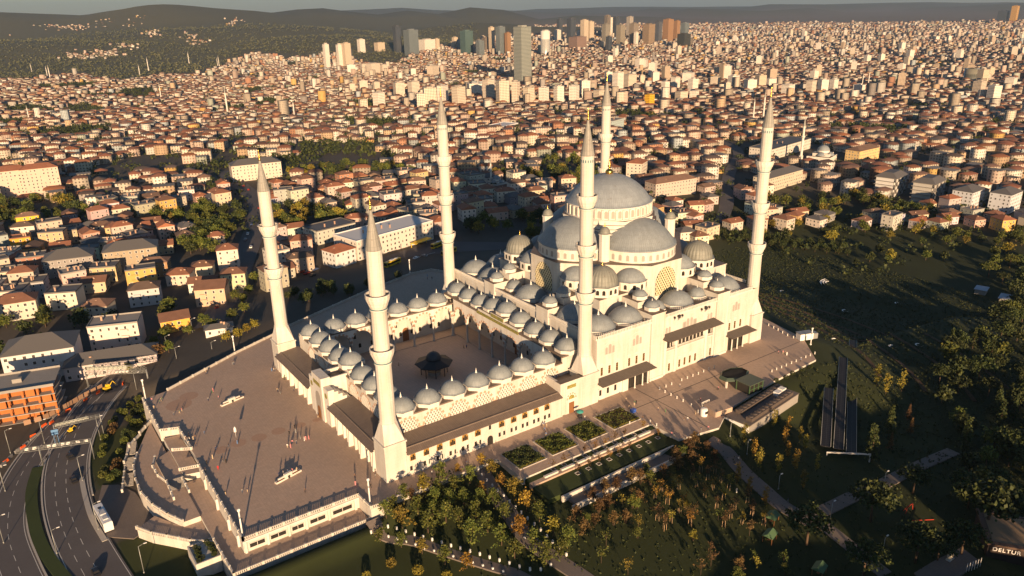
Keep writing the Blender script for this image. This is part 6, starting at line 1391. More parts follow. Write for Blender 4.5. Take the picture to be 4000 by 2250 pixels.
for i in range(60):
    px, py = random.uniform(480, 640)*1.5528, random.uniform(520, 640)*1.5528; x, y, z = onground(px, py)
    if seg_d(x, y, ROADS[2][0]) > 11: plant_tree('hillside_tree', 'dense dark tree on the wooded bank beside the avenue', x, y, 'city', random.choice(('leaf_dark', 'leaf_green', 'leaf_green')), random.uniform(.8, 1.15), 'trees on the bank beside the avenue')
k_ = 0
for p in sorted(TREEGAP, key=lambda p: p[2]):
    for _ in range(2):
        x, y = p[0]+random.uniform(-8, 8), p[1]+random.uniform(-8, 8)
        if k_ < 285 and free(x, y, 3): k_ += 1; lm_ = random.choice(('leaf_green', 'leaf_green', 'leaf_dark', 'leaf_yellow')); plant_tree('garden_tree', 'round %s garden tree between the sunlit houses' % {'leaf_green': 'green', 'leaf_dark': 'dark green', 'leaf_yellow': 'yellowing'}[lm_], x, y, 'city', lm_, random.uniform(.8, 1.2), 'garden trees of the city')
# trees of the camera-side hillside, below the picture: they shade the park
for i in range(120):
    s_, t_ = random.uniform(38, 115), random.uniform(60, 350)
    if t_ < 185 and random.random() < .85: continue
    x, y = -47-.6*s_+.8*t_, -8-.8*s_-.6*t_; a_, b_, q_ = proj(x, y, gz(x, y)+17)
    if q_ > 1 and -100 < a_ < 4100 and b_ < 2300: continue
    plant_tree('hillside_pine', 'tall pine on the hillside below the viewpoint', x, y, 'pine', 'leaf_dark', random.uniform(1.0, 1.5), 'pines below the viewpoint')
# far tree masses in one object
def far_leaves(P, rad, k_, s0):
    mb_v = []; n = len(P); z = ground(P[:, 0], P[:, 1]); V = np.zeros((n*k_, 4, 3), np.float32)
    c = np.repeat(np.stack([P[:, 0], P[:, 1], z+rad*.75], 1), k_, 0)+rng.normal(0, 1, (n*k_, 3))*np.array([rad*.5, rad*.5, rad*.38]); a = rng.normal(0, 1, (n*k_, 3)); a /= np.linalg.norm(a, axis=1)[:, None]; b = np.cross(a, rng.normal(0, 1, (n*k_, 3))); b /= np.linalg.norm(b, axis=1)[:, None]
    s = rng.uniform(.6, 1.2, (n*k_, 1))*s0; V[:, 0] = c-a*s; V[:, 1] = c+b*s*.8; V[:, 2] = c+a*s; V[:, 3] = c-b*s*.8; return V
far = scatter(1000, 4200, 52, 24, .55); far = far[:, :2]
rg = scatter(420, 1500, 21, 10, .6)[:, :2]; rg = np.array([p for p in rg if math.hypot(p[0]-80, p[1]-47) > 300 and p[1] > 60])
ang = rng.uniform(R(YAW)+R(2), R(YAW)+R(36), 9000); dd = rng.uniform(3000, 6500, 9000); ff = np.stack([CAM[0]+dd*np.cos(ang), CAM[1]+dd*np.sin(ang)], 1)
colx = 2000-FPX*np.tan(ang-R(YAW)); ff = ff[dd > np.interp(colx, [-1500, 0, 700, 1200, 1700, 2100], LIMS)*(1+.09*np.sin(colx/140)+.05*np.sin(colx/53+1))+60]
V = np.concatenate([far_leaves(far, 5.5, 14, 2.2), far_leaves(rg, 4.0, 26, 1.15), far_leaves(np.concatenate([GREEN, GREEN+rng.uniform(-8, 8, GREEN.shape)]), 4.6, 16, 1.6)]).reshape(-1, 3)
me = bpy.data.meshes.new('distant_trees'); me.vertices.add(len(V)); me.vertices.foreach_set('co', V.reshape(-1)); nf = len(V)//4
me.loops.add(nf*4); me.loops.foreach_set('vertex_index', np.arange(nf*4, dtype=np.int32)); me.polygons.add(nf); me.polygons.foreach_set('loop_start', np.arange(0, nf*4, 4, dtype=np.int32)); me.polygons.foreach_set('loop_total', np.full(nf, 4, np.int32)); me.update(calc_edges=True); me.materials.append(M['leaf_dark'])
link('distant_trees', me, kind='stuff', label='dark trees scattered between the far houses', category='trees')
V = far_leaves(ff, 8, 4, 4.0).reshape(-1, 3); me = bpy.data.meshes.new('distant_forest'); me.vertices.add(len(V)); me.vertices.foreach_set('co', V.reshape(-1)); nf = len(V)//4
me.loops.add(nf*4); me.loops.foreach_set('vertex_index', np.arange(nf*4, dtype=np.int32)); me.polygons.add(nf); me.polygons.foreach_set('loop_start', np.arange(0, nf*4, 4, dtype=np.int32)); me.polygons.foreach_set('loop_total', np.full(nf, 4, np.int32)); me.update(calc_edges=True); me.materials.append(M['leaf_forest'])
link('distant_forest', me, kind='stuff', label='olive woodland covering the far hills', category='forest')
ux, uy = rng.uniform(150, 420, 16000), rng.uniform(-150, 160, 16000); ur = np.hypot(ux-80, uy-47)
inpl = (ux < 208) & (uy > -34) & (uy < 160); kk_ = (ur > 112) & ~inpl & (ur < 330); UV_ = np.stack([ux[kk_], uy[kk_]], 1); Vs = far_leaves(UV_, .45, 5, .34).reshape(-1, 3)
ux, uy = rng.uniform(0, 330, 9000), rng.uniform(-190, -46, 9000); Vs2 = far_leaves(np.stack([ux, uy], 1), .25, 3, .28).reshape(-1, 3); 
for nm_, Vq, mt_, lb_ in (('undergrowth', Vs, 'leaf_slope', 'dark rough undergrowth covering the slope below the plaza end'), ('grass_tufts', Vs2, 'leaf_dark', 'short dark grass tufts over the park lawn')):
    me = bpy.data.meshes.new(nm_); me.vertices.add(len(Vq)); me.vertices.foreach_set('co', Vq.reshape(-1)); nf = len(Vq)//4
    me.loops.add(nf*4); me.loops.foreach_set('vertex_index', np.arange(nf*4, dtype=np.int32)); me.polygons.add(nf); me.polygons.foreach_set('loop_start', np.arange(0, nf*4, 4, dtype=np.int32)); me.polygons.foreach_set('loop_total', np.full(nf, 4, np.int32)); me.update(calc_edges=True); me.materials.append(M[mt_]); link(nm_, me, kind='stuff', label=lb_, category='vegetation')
# shrubs of the ramp garden
SHR = crown('shrub', 3, 'leaf_green'); SHY = crown('shrub', 5, 'leaf_yellow'); SHD = crown('shrub', 8, 'leaf_dark'); SHRD = crown('shrub', 9, 'leaf_red')
def shrub(x, y, z, s, m_, label, group): o = solo('shrub', m_, None, label, 'shrub', (x, y, z), random.uniform(0, 6), group); o.scale = (s, s, s); return o
for qx, qy, s in ((830, 360, 1.2), (870, 310, 1.2), (925, 270, 1.2), (900, 360, 1.3), (860, 400, 1.1), (930, 330, 1.3), (970, 400, 1.4), (920, 440, 1.4), (800, 350, 1), (770, 400, .9), (745, 430, 1.0), (840, 500, 1.2), (880, 510, 1.2), (830, 550, 1.2), (700, 530, 1.1), (690, 590, 1.1), (680, 640, 1.1), (710, 740, 1.2), (775, 770, 1.2), (690, 780, 1.2), (740, 800, 1.1), (950, 360, 1.2), (890, 430, 1.2), (800, 620, 1)):
    x, y, z = onground(*F_(qx, qy+14)) if 'F_' in globals() else onground(qx*.5865, 1400+(qy+14)*.5865); shrub(x, y, z, s, random.choice((SHR, SHR, SHD)), 'rounded green shrub on the bank between the street and the plaza', 'shrubs on the plaza bank')
for qx, qy, s in ((760, 460, 1.3), (745, 490, 1.2), (785, 700, 1.3), (770, 735, 1.2)):
    x, y, z = onground(qx*.5865, 1400+(qy+14)*.5865); shrub(x, y, z, s, SHRD, 'reddish shrub on the bank between the street and the plaza', 'reddish shrubs on the bank')
for qx, qy, s in ((590, 1320, 1.15), (860, 1395, 1.25), (340, 1449, 1.0), (1150, 1440, 1.1)):
    x, y, z = onground(*H_(qx, qy)); shrub(x, y, z, s, SHY, 'clipped golden ball shrub on the open lawn', 'golden ball shrubs on the lawn')
for qx, qy in ((80, 1265), (180, 1235), (245, 1195), (345, 1160), (425, 1130)):
    x, y, z = onground(*W3(qx, qy)); shrub(x, y, z, .75, SHD, 'dark potted conifer shrub along the plaza rim above the slope', 'dark shrubs on the plaza rim')
for i in range(14): shrub(-59.3+ (i % 2)*3.4+random.uniform(0, 1.5), 0.2+i*.55, -4.9, .6, SHD, 'small clipped shrub in the white walled planter', 'shrubs in the planter')
# garden beds on the plaza
bedm = MB()
def garden_bed(x0, x1, y0, y1, label, mt, dens=1.0, soil=.0):
    t = thing('garden_bed', label, 'flower bed', ((x0+x1)/2, (y0+y1)/2, 0)); hw, hd = (x1-x0)/2, (y1-y0)/2
    k1 = MB()
    for a, b, c, d in ((-hw, hw, -hd, -hd+.3), (-hw, hw, hd-.3, hd), (-hw, -hw+.3, -hd+.3, hd-.3), (hw-.3, hw, -hd+.3, hd-.3)): k1.box(a, b, c, d, -.1, .28)
    part('kerb', k1, M['kerb'], t); part('soil', MB().box(-hw+.3, hw-.3, -hd+.3, hd-.3, -.1, .16), M['soil'], t)
    rd = random.Random(int(x0)); P, S = [], []
    for _ in range(int(1900*dens)):
        x, y = rd.uniform(-hw+.4, hw-.4), rd.uniform(-hd+.4, hd-.4); P.append((x, y, rd.uniform(.2, .75)+.25*math.sin(x)*math.cos(y*1.3))); S.append(rd.uniform(.14, .30))
    lm = MB(); leaf_cloud(lm, P, S, rd, .6); part('plants', lm, M[mt], t, kind='stuff'); P, S = [], []
    for _ in range(420): x = rd.uniform(-hw+.4, hw-.4); P.append((x, -hd+.5+rd.random()*.7, rd.uniform(.2, .5))); S.append(.16)
    for _ in range(260): y = rd.uniform(-hd+.4, hd-.4); P.append((-hw+.5+rd.random()*.6, y, rd.uniform(.2, .5))); S.append(.16)
    lm = MB(); leaf_cloud(lm, P, S, rd, .6); part('flowers', lm, M['leaf_yellow'], t, kind='stuff')
garden_bed(33.2, 44.0, -22.4, -11.3, 'dark green square flower bed at the grove end of its row', 'leaf_dark')
garden_bed(46.4, 57.4, -22.2, -11.4, 'bright green square flower bed with yellow rim, next to the dark one', 'leaf_green')
garden_bed(59.8, 70.6, -22.3, -11.3, 'leafy green square flower bed beside the striped one', 'leaf_green')
garden_bed(73.2, 86.0, -22.2, -11.3, 'square flower bed with bare brown rows at the gate end', 'leaf_green', .45)
# tree strips below the beds
for nm, y0, y1, z in (('lawn_strip', -29.0, -26.7, -.55), ('lawn_strip', -38.6, -30.8, -1.2)):
    struct(nm, MB().box(32, 86.2, y0, y1, -4, z), M['grass'])
struct('strip_path', MB().box(32, 86.2, -30.8, -29.0, -4, -.62), M['plaza'])
struct('ramp_path', MB().box(38, 90, -44.4, -40.6, -6, -2.2), M['cobble']); struct('ramp_wall', MB().box(36, 88, -45.2, -44.6, -8, -1.5), M['stone']); struct('ramp_wall', MB().box(36, 86, -40.2, -39.6, -6, -1.0), M['stone'])
for i in range(7):
    x = 40+i*6.7; solo('stone_bench', MB().box(-2.6, 2.6, -.35, .35, 0, .5).box(-2.8, 2.8, -.42, .42, .5, .62), M['stone2'], 'long pale stone bench between the two rows of tree pits', 'bench', (x, -29.6, -.62), group='benches between tree pits')
for row, y, z, xs in ((0, -25.3-2.3, -.55, [42.4+4.37*i for i in range(10)]), (1, -33.2, -1.2, [47.8+4.4*i for i in range(9)])):
    for x in xs:
        t = thing('tree_pit', 'square white-rimmed tree pit in the dark lawn strip', 'tree pit', (x, y, z), group='tree pits below the flower beds'); f = MB()
        for a, b, c, d in ((-.75, .75, -.75, -.6), (-.75, .75, .6, .75), (-.75, -.6, -.6, .6), (.6, .75, -.6, .6)): f.box(a, b, c, d, -.1, .1)
        part('rim', f, M['stone2'], t); part('soil', MB().box(-.6, .6, -.6, .6, -.1, .03), M['soil'], t)
        if random.random() < .72: plant_tree('strip_tree', 'small russet tree in a white-rimmed pit', x, y, 'young', random.choice(('leaf_red', 'leaf_orange', 'leaf_red')), random.uniform(.75, .95), 'trees in the white-rimmed pits', z=z)
    
# ------------------------------------------------------------------ people
def person_mesh(pose):
    me = bpy.data.meshes.new('p'); o = bpy.data.objects.new('p', me); COL.objects.link(o)
    st = .0 if pose == 'stand' else .24
    J = {'pel': (0, 0, .95, .15, .12), 'wst': (0, 0, 1.12, .14, .10), 'cht': (0, .0, 1.34, .17, .11), 'nck': (0, 0, 1.48, .06, .06), 'hd': (0, .02, 1.62, .10, .11), 'top': (0, .01, 1.72, .075, .08),
         'lh': (.10, 0, .90, .10, .10), 'lk': (.10, st*.6, .50, .07, .07), 'la': (.10, st*.9-.02, .09, .05, .05), 'lt': (.10, st*.9+.13, .04, .045, .035), 'rh': (-.10, 0, .90, .10, .10), 'rk': (-.10, -st*.2, .50, .07, .07), 'ra': (-.10, -st, .10, .05, .05), 'rt': (-.10, -st+.14, .04, .045, .035),
         'ls': (.20, 0, 1.40, .065, .065), 'le': (.25, -st*.3, 1.13, .05, .05), 'lw': (.25, .06-st*.3, .88, .04, .04), 'lf': (.25, .09-st*.3, .76, .035, .025), 'rs': (-.20, 0, 1.40, .065, .065), 're': (-.25, st*.2, 1.13, .05, .05), 'rw': (-.25, .06+st*.5, .90, .04, .04), 'rf': (-.25, .09+st*.6, .78, .035, .025)}
    if pose == 'robe':
        for k_, r_ in (('lk', .15), ('rk', .15), ('la', .17), ('ra', .17)): x, y, z, a, b = J[k_]; J[k_] = (x*.8, 0, z, r_, r_)
        J['lt'] = (.08, .1, .04, .06, .04); J['rt'] = (-.08, .1, .04, .06, .04)
    ks = list(J); Eg = [('pel', 'wst'), ('wst', 'cht'), ('cht', 'nck'), ('nck', 'hd'), ('hd', 'top'), ('pel', 'lh'), ('lh', 'lk'), ('lk', 'la'), ('la', 'lt'), ('pel', 'rh'), ('rh', 'rk'), ('rk', 'ra'), ('ra', 'rt'), ('cht', 'ls'), ('ls', 'le'), ('le', 'lw'), ('lw', 'lf'), ('cht', 'rs'), ('rs', 're'), ('re', 'rw'), ('rw', 'rf')]
    me.from_pydata([J[k_][:3] for k_ in ks], [(ks.index(a), ks.index(b)) for a, b in Eg], []); sm_ = o.modifiers.new('s', 'SKIN')
    for i, k_ in enumerate(ks): me.skin_vertices[0].data[i].radius = J[k_][3:]; me.skin_vertices[0].data[i].use_root = (k_ == 'pel')
    su = o.modifiers.new('u', 'SUBSURF'); su.levels = 1; dg = bpy.context.evaluated_depsgraph_get(); m2 = bpy.data.meshes.new_from_object(o.evaluated_get(dg)); bpy.data.objects.remove(o); return m2
POSE = {p: person_mesh(p) for p in ('stand', 'walk', 'robe')}
SKIN = mat('skin', (.42, .25, .17), .6)
CLOTH = {n_: mat('cloth_'+n_, c, .9) for n_, c in (('white', (.72, .70, .66)), ('black', (.02, .02, .022)), ('navy', (.03, .04, .09)), ('red', (.5, .03, .03)), ('grey', (.2, .2, .2)), ('beige', (.45, .35, .24)), ('brown', (.14, .08, .05)), ('blue', (.10, .18, .35)), ('green', (.08, .16, .08)), ('denim', (.07, .09, .14)), ('pink', (.55, .22, .24)))}
PM = {}
def person_data(pose, top, bottom, hair):
    key = (pose, top, bottom, hair)
    if key not in PM:
        m2 = POSE[pose].copy(); m2.name = 'person'; m2.materials.clear()
        for q in (CLOTH[bottom], CLOTH[top], SKIN, CLOTH[hair], CLOTH['black']): m2.materials.append(q)
        for p in m2.polygons:
            x, y, z = p.center; p.use_smooth = True
            p.material_index = 4 if z < .10 else 3 if (z > 1.64 or (z > 1.54 and y < .0)) else 2 if z > 1.47 or (abs(x) > .2 and z < .86 and z > .70) else 1 if z > 1.0 or abs(x) > .2 else 0
        PM[key] = m2
    return PM[key]
PK = lambda: (random.choice(('stand', 'walk', 'walk', 'robe')), random.choice(('white', 'white', 'black', 'navy', 'grey', 'beige', 'brown', 'blue', 'green', 'pink')), random.choice(('black', 'denim', 'grey', 'beige', 'navy')), random.choice(('black', 'brown')))
def person(x, y, z=0.0, kind=None, where='on the plaza paving'):
    pose, top, bot, hair = kind or PK()
    if pose == 'robe': bot = top; hair = random.choice(('black', top))
    act = {'stand': 'standing', 'walk': 'walking', 'robe': 'standing'}[pose]; lab = 'person in a %s robe %s %s' % (top, act, where) if pose == 'robe' else 'person in %s top, %s trousers, %s %s' % (top, bot, act, where)
    return solo('person', person_data(pose, top, bot, hair), None, lab, 'person', (x, y, z), random.uniform(0, 6.28), 'visitors of the mosque')
for q in ((1105, 335), (1112, 325), (1170, 400), (1065, 418), (578, 445), (602, 420), (592, 425), (500, 425), (720, 565), (778, 545), (800, 525), (520, 500), (1028, 755), (870, 775), (845, 820), (860, 825), (878, 820), (915, 810), (935, 800), (942, 875), (1145, 915), (1270, 880), (1358, 850), (1110, 1000), (1050, 1050), (1215, 1035), (1245, 1040), (1165, 1110), (1040, 1130), (1240, 1360), (1408, 1345), (1460, 1335), (1880, 755), (1935, 690), (1945, 740), (1912, 850), (1953, 850), (1862, 890), (1895, 890), (1990, 800), (2032, 820), (2045, 810), (2078, 805), (2040, 1340), (2545, 1265), (2540, 1195), (1770, 330), (1790, 350), (1760, 325), (1830, 205), (1925, 320), (1705, 120), (1725, 122), (1740, 118), (2170, 590), (2195, 580), (2215, 600), (2240, 590), (2225, 570), (1310, 60), (1325, 55), (1045, 150), (1055, 145)):
    px, py = E_(*q); x, y = pz(px, py+4, 0); person(x, y, 0, ('stand', 'red', 'red', 'black') if q == (1165, 1110) else None, 'on the open front plaza')
for q in ((1437, 1365), (1380, 1545), (2090, 1190), (2118, 1185)): px, py = 1000+q[0]*.3885, 900+q[1]*.3885; x, y = pz(px, py); person(x, y, 0, None, 'inside the courtyard')
D_ = lambda x, y: (1900+x*.3885, 1300+y*.3885)
for q in ((1403, 690), (1490, 720), (1505, 715), (1487, 740), (1433, 765), (1105, 835), (1726, 785), (1800, 800), (1945, 545), (2320, 570), (2330, 575), (2125, 700), (2152, 690), (2102, 820), (2130, 810), (1985, 890), (2022, 885), (2230, 975), (2158, 985), (2140, 1035), (2155, 1030), (1860, 1035), (1888, 1045), (2128, 1130), (575, 940), (585, 990), (600, 1040), (605, 950), (1740, 575), (1570, 880), (990, 870), (3160, 290+0)):
    x, y = pz(*D_(*q)); person(x, y, 0, None, 'on paving beside the prayer hall') if y > -42 else None
for q in ((105, 985), (150, 985), (172, 990), (188, 1000)): x, y = pz(*W3(*q)); person(x, y, 0, None, 'at the empty plaza end')
for q in ((1000, 400), (1345, 300), (355, 520), (385, 530), (430, 415), (1340, 285)): x, y = pz(*H_(*q)); person(x, y, 0, None, 'on the walkway under the wall')
for q in ((1470, 775), (1500, 780), (1510, 765), (1300, 610), (1485, 1100), (2000, 1195)): x, y, z = onground(*G_(*q)); person(x, y, z+.25, None, 'on the park path')
for q in ((1350, 460), (1440, 465), (1355, 520), (1385, 705), (1722, 465), (1725, 500), (1770, 495)): px, py = 1000+q[0]*.3885, 900+q[1]*.3885; x, y = pz(px, py); person(x, y, 0, None, 'on the shaded rear plaza') if y < 160 else None

# ------------------------------------------------------------------ vehicles
def car_proto():
    t = thing('car', 'car', 'car'); b = MB()
    pr = [(-2.1, .35), (-2.15, .75), (-1.95, .95), (-1.5, 1.0), (-1.0, 1.42), (.55, 1.45), (1.2, 1.0), (2.0, .85), (2.15, .6), (2.1, .35)]
    n = len(pr); w_ = lambda z: .86 if z < 1.1 else .70
    vs = [(x, -w_(z), z) for x, z in pr]+[(x, w_(z), z) for x, z in pr]; b.add(vs, [tuple(range(n)), tuple(range(2*n-1, n-1, -1))]+[(i, n+i, n+i+1, i+1) for i in range(n-1)]); part('body', b, M['carpaint'], t)
    g = MB(); g.add([(-1.42, -.72, 1.06), (1.08, -.74, 1.06), (.52, -.715, 1.38), (-.98, -.715, 1.38)], [(0, 1, 2, 3)]); g.v = [(x, y-.03, z) for x, y, z in g.v]; k0 = len(g.v); g.add([(x, -y, z) for x, y, z in g.v[:4]], [(3, 2, 1, 0)])
    g.add([(1.22, -.7, 1.02), (1.22, .7, 1.02), (.6, .64, 1.44), (.6, -.64, 1.44)], [(0, 1, 2, 3)]); g.add([(-1.52, -.7, 1.04), (-1.52, .7, 1.04), (-1.05, .64, 1.42), (-1.05, -.64, 1.42)], [(3, 2, 1, 0)]); g.v = [(x*1.012, y, z+.012) for x, y, z in g.v]; part('windows', g, M['glass'], t)
    wm = MB().lathe([(.05, -.1), (.32, -.1), (.32, .1), (.05, .1)], 14)
    wm.v = [(x, z, y) for x, y, z in wm.v]; wm = wm.mesh('wheel', M['black'])
    for x in (-1.35, 1.35):
        for y in (-.80, .80): link('wheel', wm, t, (x, y, .32))
    return t
CARP = car_proto()
def car(x, y, z, rz, color=None, where='parked'):
    c, nm = color or random.choice((((.7, .7, .7), 'white'), ((.7, .7, .7), 'white'), ((.02, .02, .022), 'black'), ((.25, .25, .26), 'grey'), ((.4, .41, .42), 'silver'), ((.35, .03, .02), 'red'), ((.05, .08, .18), 'blue')))
    o = copy_tree(CARP, (x, y, z), rz, None, '%s car %s' % (nm, where), 'cars', (*c, 1)); o.name = 'car'; return o
FW = lambda x, y: (x*.5865, 1400+y*.5865)
for q, rz, c in (((470, 660), 100, ((.02, .02, .022), 'black')), ((492, 815), 96, ((.015, .015, .018), 'black')), ((640, 1430), 95, ((.015, .015, .018), 'black'))):
    x, y = pz(*FW(*q), -8); car(x, y, zr_+.01, R(rz), c, 'driving on the street below the plaza')
for q, rz in (((1085, 25), 62), ((1030, 50), 60), ((1085, 95), 40), ((1070, 165), 40), ((1180, 90), 40), ((1000, 230), 60)):
    x, y = pz(*FW(*q), -8); car(x, y, zr_+.03, R(rz), None, 'on the street beside the north balustrade')
for i in range(34):
    px, py = 1000+random.uniform(1240, 1700)*.3885, 900+random.uniform(190, 300)*.3885; x, y = pz(px, py, -8)
    if free(x, y, 3): car(x, y, max(zr_+.05, gz(x, y)+.05), R(random.choice((20, 110, 25))), None, 'parked in the yard behind the courtyard'); OCC.append((x, y, 2.2))
for qx, qy in ((480, 420), (570, 460), (545, 380), (600, 400), (510, 440), (120, 470), (2150, 70)):
    x, y, z = onground(1000+qx*.3885, 900+qy*.3885) if qx < 2000 else onground(*L0(qx, qy)); car(x, y, z+.05, R(30), None, 'parked between the houses north of the plaza')
for i in range(16):
    t_ = random.random(); p_ = ROADS[2][0]; k2 = int(t_*(len(p_)-1.01)); u = t_*(len(p_)-1)-k2; x, y = p_[k2][0]*(1-u)+p_[k2+1][0]*u, p_[k2][1]*(1-u)+p_[k2+1][1]*u; car(x+random.choice((-3, 3)), y, gz(x, y)+.55, R(68), None, 'on the avenue climbing away from the plaza')
hide_tree(CARP)
def bus(x, y, z, rz, body, label, roof=None):
    t = thing('bus', label, 'bus', (x, y, z), rz); b = MB(); L, W_, H = 6.2, 1.27, 3.2
    b.box(-L, L, -W_, W_, .4, H); b.box(-L+.15, L-.15, -W_+.12, W_-.12, H, H+.14); o = part('body', b, M['carpaint'], t); o.color = (*body, 1)
    g = MB(); g.box(-L+.5, L-.6, -W_-.015, W_+.015, 1.5, 2.65); part('side_windows', g, M['glass'], t); part('windscreen', MB().box(-L-.015, -L+.1, -W_+.1, W_-.1, 1.2, 2.95), M['glass'], t)
    o = part('roof_unit', MB().box(-1.6, 1.2, -.8, .8, H+.14, H+.5), M['carpaint'], t); o.color = (.5, .5, .5, 1); o = part('roof_unit', MB().box(2.4, 4.2, -.7, .7, H+.14, H+.42), M['carpaint'], t); o.color = (.55, .55, .55, 1)
    part('roof_hatch', MB().box(-3.8, -2.9, -.45, .45, H+.14, H+.22), M['dark'], t)
    wm = MB().lathe([(.1, -.14), (.48, -.14), (.48, .14), (.1, .14)], 16); wm.v = [(a, c, b_) for a, b_, c in wm.v]; wm = wm.mesh('wheel', M['black'])
    for xx in (-4.0, 3.4):
        for yy in (-1.15, 1.15): link('wheel', wm, t, (xx, yy, .48))
x0, y0 = pz(*FW(735, 1160), -8); bus(x0-.6, y0+6.6, zr_+.02, R(95+180), (.72, .72, .72), 'white coach parked on the apron below the curved stairs')
for q, rz, lab in (((1375, 370), 22, 'yellow city bus with pale roof parked in the yard nearest the balustrade'), ((1835, 150), 20, 'yellow city bus at the stop beside the hotel'), ((1940, 225), 20, 'yellow city bus beside the tall minaret in the yard')):
    x, y = pz(1000+q[0]*.3885, 900+q[1]*.3885, -7); bus(x, y, max(zr_, gz(x, y))+.05, R(rz), (.62, .42, .02), lab)
solo('yellow_canopy', MB().box(-8, 8, -2.5, 2.5, 3.2, 3.5).box(-7.5, -7.2, 2, 2.3, 0, 3.2).box(7.2, 7.5, 2, 2.3, 0, 3.2), M['yellow'], 'yellow flat canopy in front of the white hotel', 'canopy', (*pz(1000+1665*.3885, 900+150*.3885, -8), -8.2), R(20))
# ------------------------------------------------------------------ street furniture
def truss(mb, p0, p1, h=1.0, w_=.8, n=10, r=.07):
    d = Vector(p1)-Vector(p0); s = Vector((-d.y, d.x, 0)).normalized()*w_/2; u = Vector((0, 0, h))
    for o in (s, -s, s+u, -s+u): mb.tube(tuple(Vector(p0)+o), tuple(Vector(p1)+o), r, r, 5)
    for i in range(n):
        a, b = Vector(p0)+d*i/n, Vector(p0)+d*(i+1)/n
        for o in (s, -s): mb.tube(tuple(a+o), tuple(b+o+u), r*.7, r*.7, 4); mb.tube(tuple(b+o), tuple(b+o+u), r*.7, r*.7, 4)
def gantry(label, feet, z, h, cant=0.0, signs=(), double=False, board=None):
    (x0, y0), (x1, y1) = feet; t = thing('sign_gantry', label, 'gantry', (x0, y0, z)); dx, dy = x1-x0, y1-y0; L = math.hypot(dx, dy); ux, uy = dx/L, dy/L; a = math.atan2(dy, dx)
    g = MB(); truss(g, (-ux*.0, -uy*.0, h), (dx+ux*cant, dy+uy*cant, h), 1.1, 1.0, int(L/1.4)); 
    if double: truss(g, (0, 0, h+1.6), (dx, dy, h+1.6), 1.6, 1.2, int(L/1.8))
    part('truss', g, M['metal'], t)
    for fx_, fy_ in ((0, 0), (dx, dy)):
        p = MB(); p.tube((fx_, fy_, -.3), (fx_, fy_, h+1.3), .22, .18, 8); p.tube((fx_-uy*.6, fy_+ux*.6, -.3), (fx_-uy*.45, fy_+ux*.45, h+1.2), .1, .1, 6); part('leg', p, M['metal'], t)
    for s_, w_, hh in signs:
        o = part('lane_sign', MB().box(-w_/2, w_/2, -.12, .12, 0, hh), M['white'], t, (dx*s_-(-uy)*.7, dy*s_-ux*.7, h-.1), a)
    if board: part('sign_board', MB().box(-board[1]/2, board[1]/2, -.1, .1, 0, board[2]), mat('pale_sign_board', (.42, .44, .38), .5), t, (dx*board[0]+uy*.7, dy*board[0]-ux*.7, h+board[3]), a)
gantry('sign gantry with seven white lane signs over the street', (pz(*FW(630, 660), -8), pz(*FW(290, 712), -8)), zr_, 6.3, 7.0, [(s_, 1.2, 1.1) for s_ in (.10, .26, .45, .55, .72, .82, 1.1, 1.25)])
gantry('slender sign gantry with a long pale board over the street', (pz(*FW(690, 490), -8), pz(*FW(385, 565), -8)), zr_, 6.3, 0, (), False, (.62, 11, 1.0, .2))
gantry('heavy double truss gantry with pale board over the far street', (pz(*FW(995, 178), -8), pz(*FW(592, 195), -8)), zr_, 6.0, 0, [(.42, 5.5, 1.2)], True, (.65, 16, 1.5, 1.7))
blue_sign = solo('blue_road_sign', MB().box(-1.1, 1.1, -.06, .06, 4.2, 6.2).tube((-.6, .1, -.2), (-.6, .1, 5), .09).tube((.6, .1, -.2), (.6, .1, 5), .09), mat('blue_sign_paint', (.10, .22, .42), .5), 'blue square road sign on two posts beside the gantry', 'sign', (*pz(*FW(385, 575), -8), zr_), R(-10))
def lamp(x, y, z, h=9.0, label='grey street lamp post beside the road', arm=1.5, group='street lamps', rz=0):
    t = thing('street_lamp', label, 'lamp post', (x, y, z), rz, group); p = MB(); p.tube((0, 0, -.3), (0, 0, h), .11, .07, 8); p.tube((0, 0, 0), (0, 0, .5), .2, .2, 8); p.tube((0, 0, h-.05), (arm, 0, h+.3), .05, .05, 6); part('pole', p, M['metal'], t)
    part('lamp_head', MB().box(arm-.1, arm+.7, -.16, .16, h+.22, h+.38), M['white'], t)
for q in ((670, 540), (400, 330), (70, 630), (35, 885), (550, 815), (655, 1140), (297, 565), (25, 1230), (915, 235)):
    x, y = pz(*FW(*q), -8); lamp(x, y, zr_)
x, y = pz(*FW(380, 1300), -8); lamp(x, y, zr_, 8, 'street lamp with double head on the planted median')
x, y = pz(*FW(960, 1430), -8); lamp(x, y, zr_, 9, 'street lamp beside the curving footway below the lawn')
for q in ((1690, 1250), (1790, 1370), (1945, 1070), (2150, 1310)): x, y = pz(*L0(*q), -8); lamp(x, y, zr_, 9, 'street lamp by the white block and street trees')
for q in ((500, 1010), (930, 760), (920, 1300), (2420, 1370)):
    if q[0] < 2000: x, y, z = onground(*Q_(*q)); lamp(x, y, z, 6.5, 'thin lamp post beside the park path', .8, 'park lamps')
for q in ((1590, 710), (1420, 530), (1905, 1060)): x, y, z = onground(*G_(*q)); lamp(x, y, z, 5, 'short pale lamp post at the park edge', .6, 'short park lamps')
def flagpole(px, py, h, label, z=0):
    x, y = pz(px, py, z); t = thing('floodlight_mast', label, 'mast', (x, y, z)); p = MB(); p.tube((0, 0, -.2), (0, 0, h), .26, .20, 10); p.tube((0, 0, 0), (0, 0, .35), .42, .42, 10); part('mast', p, M['white'], t)
    part('floodlight', MB().box(-.35, .35, -.2, .2, h, h+.7), M['white'], t); part('collar', MB().tube((0, 0, h*.72), (0, 0, h*.72+.5), .33, .33, 10), M['metal'], t)
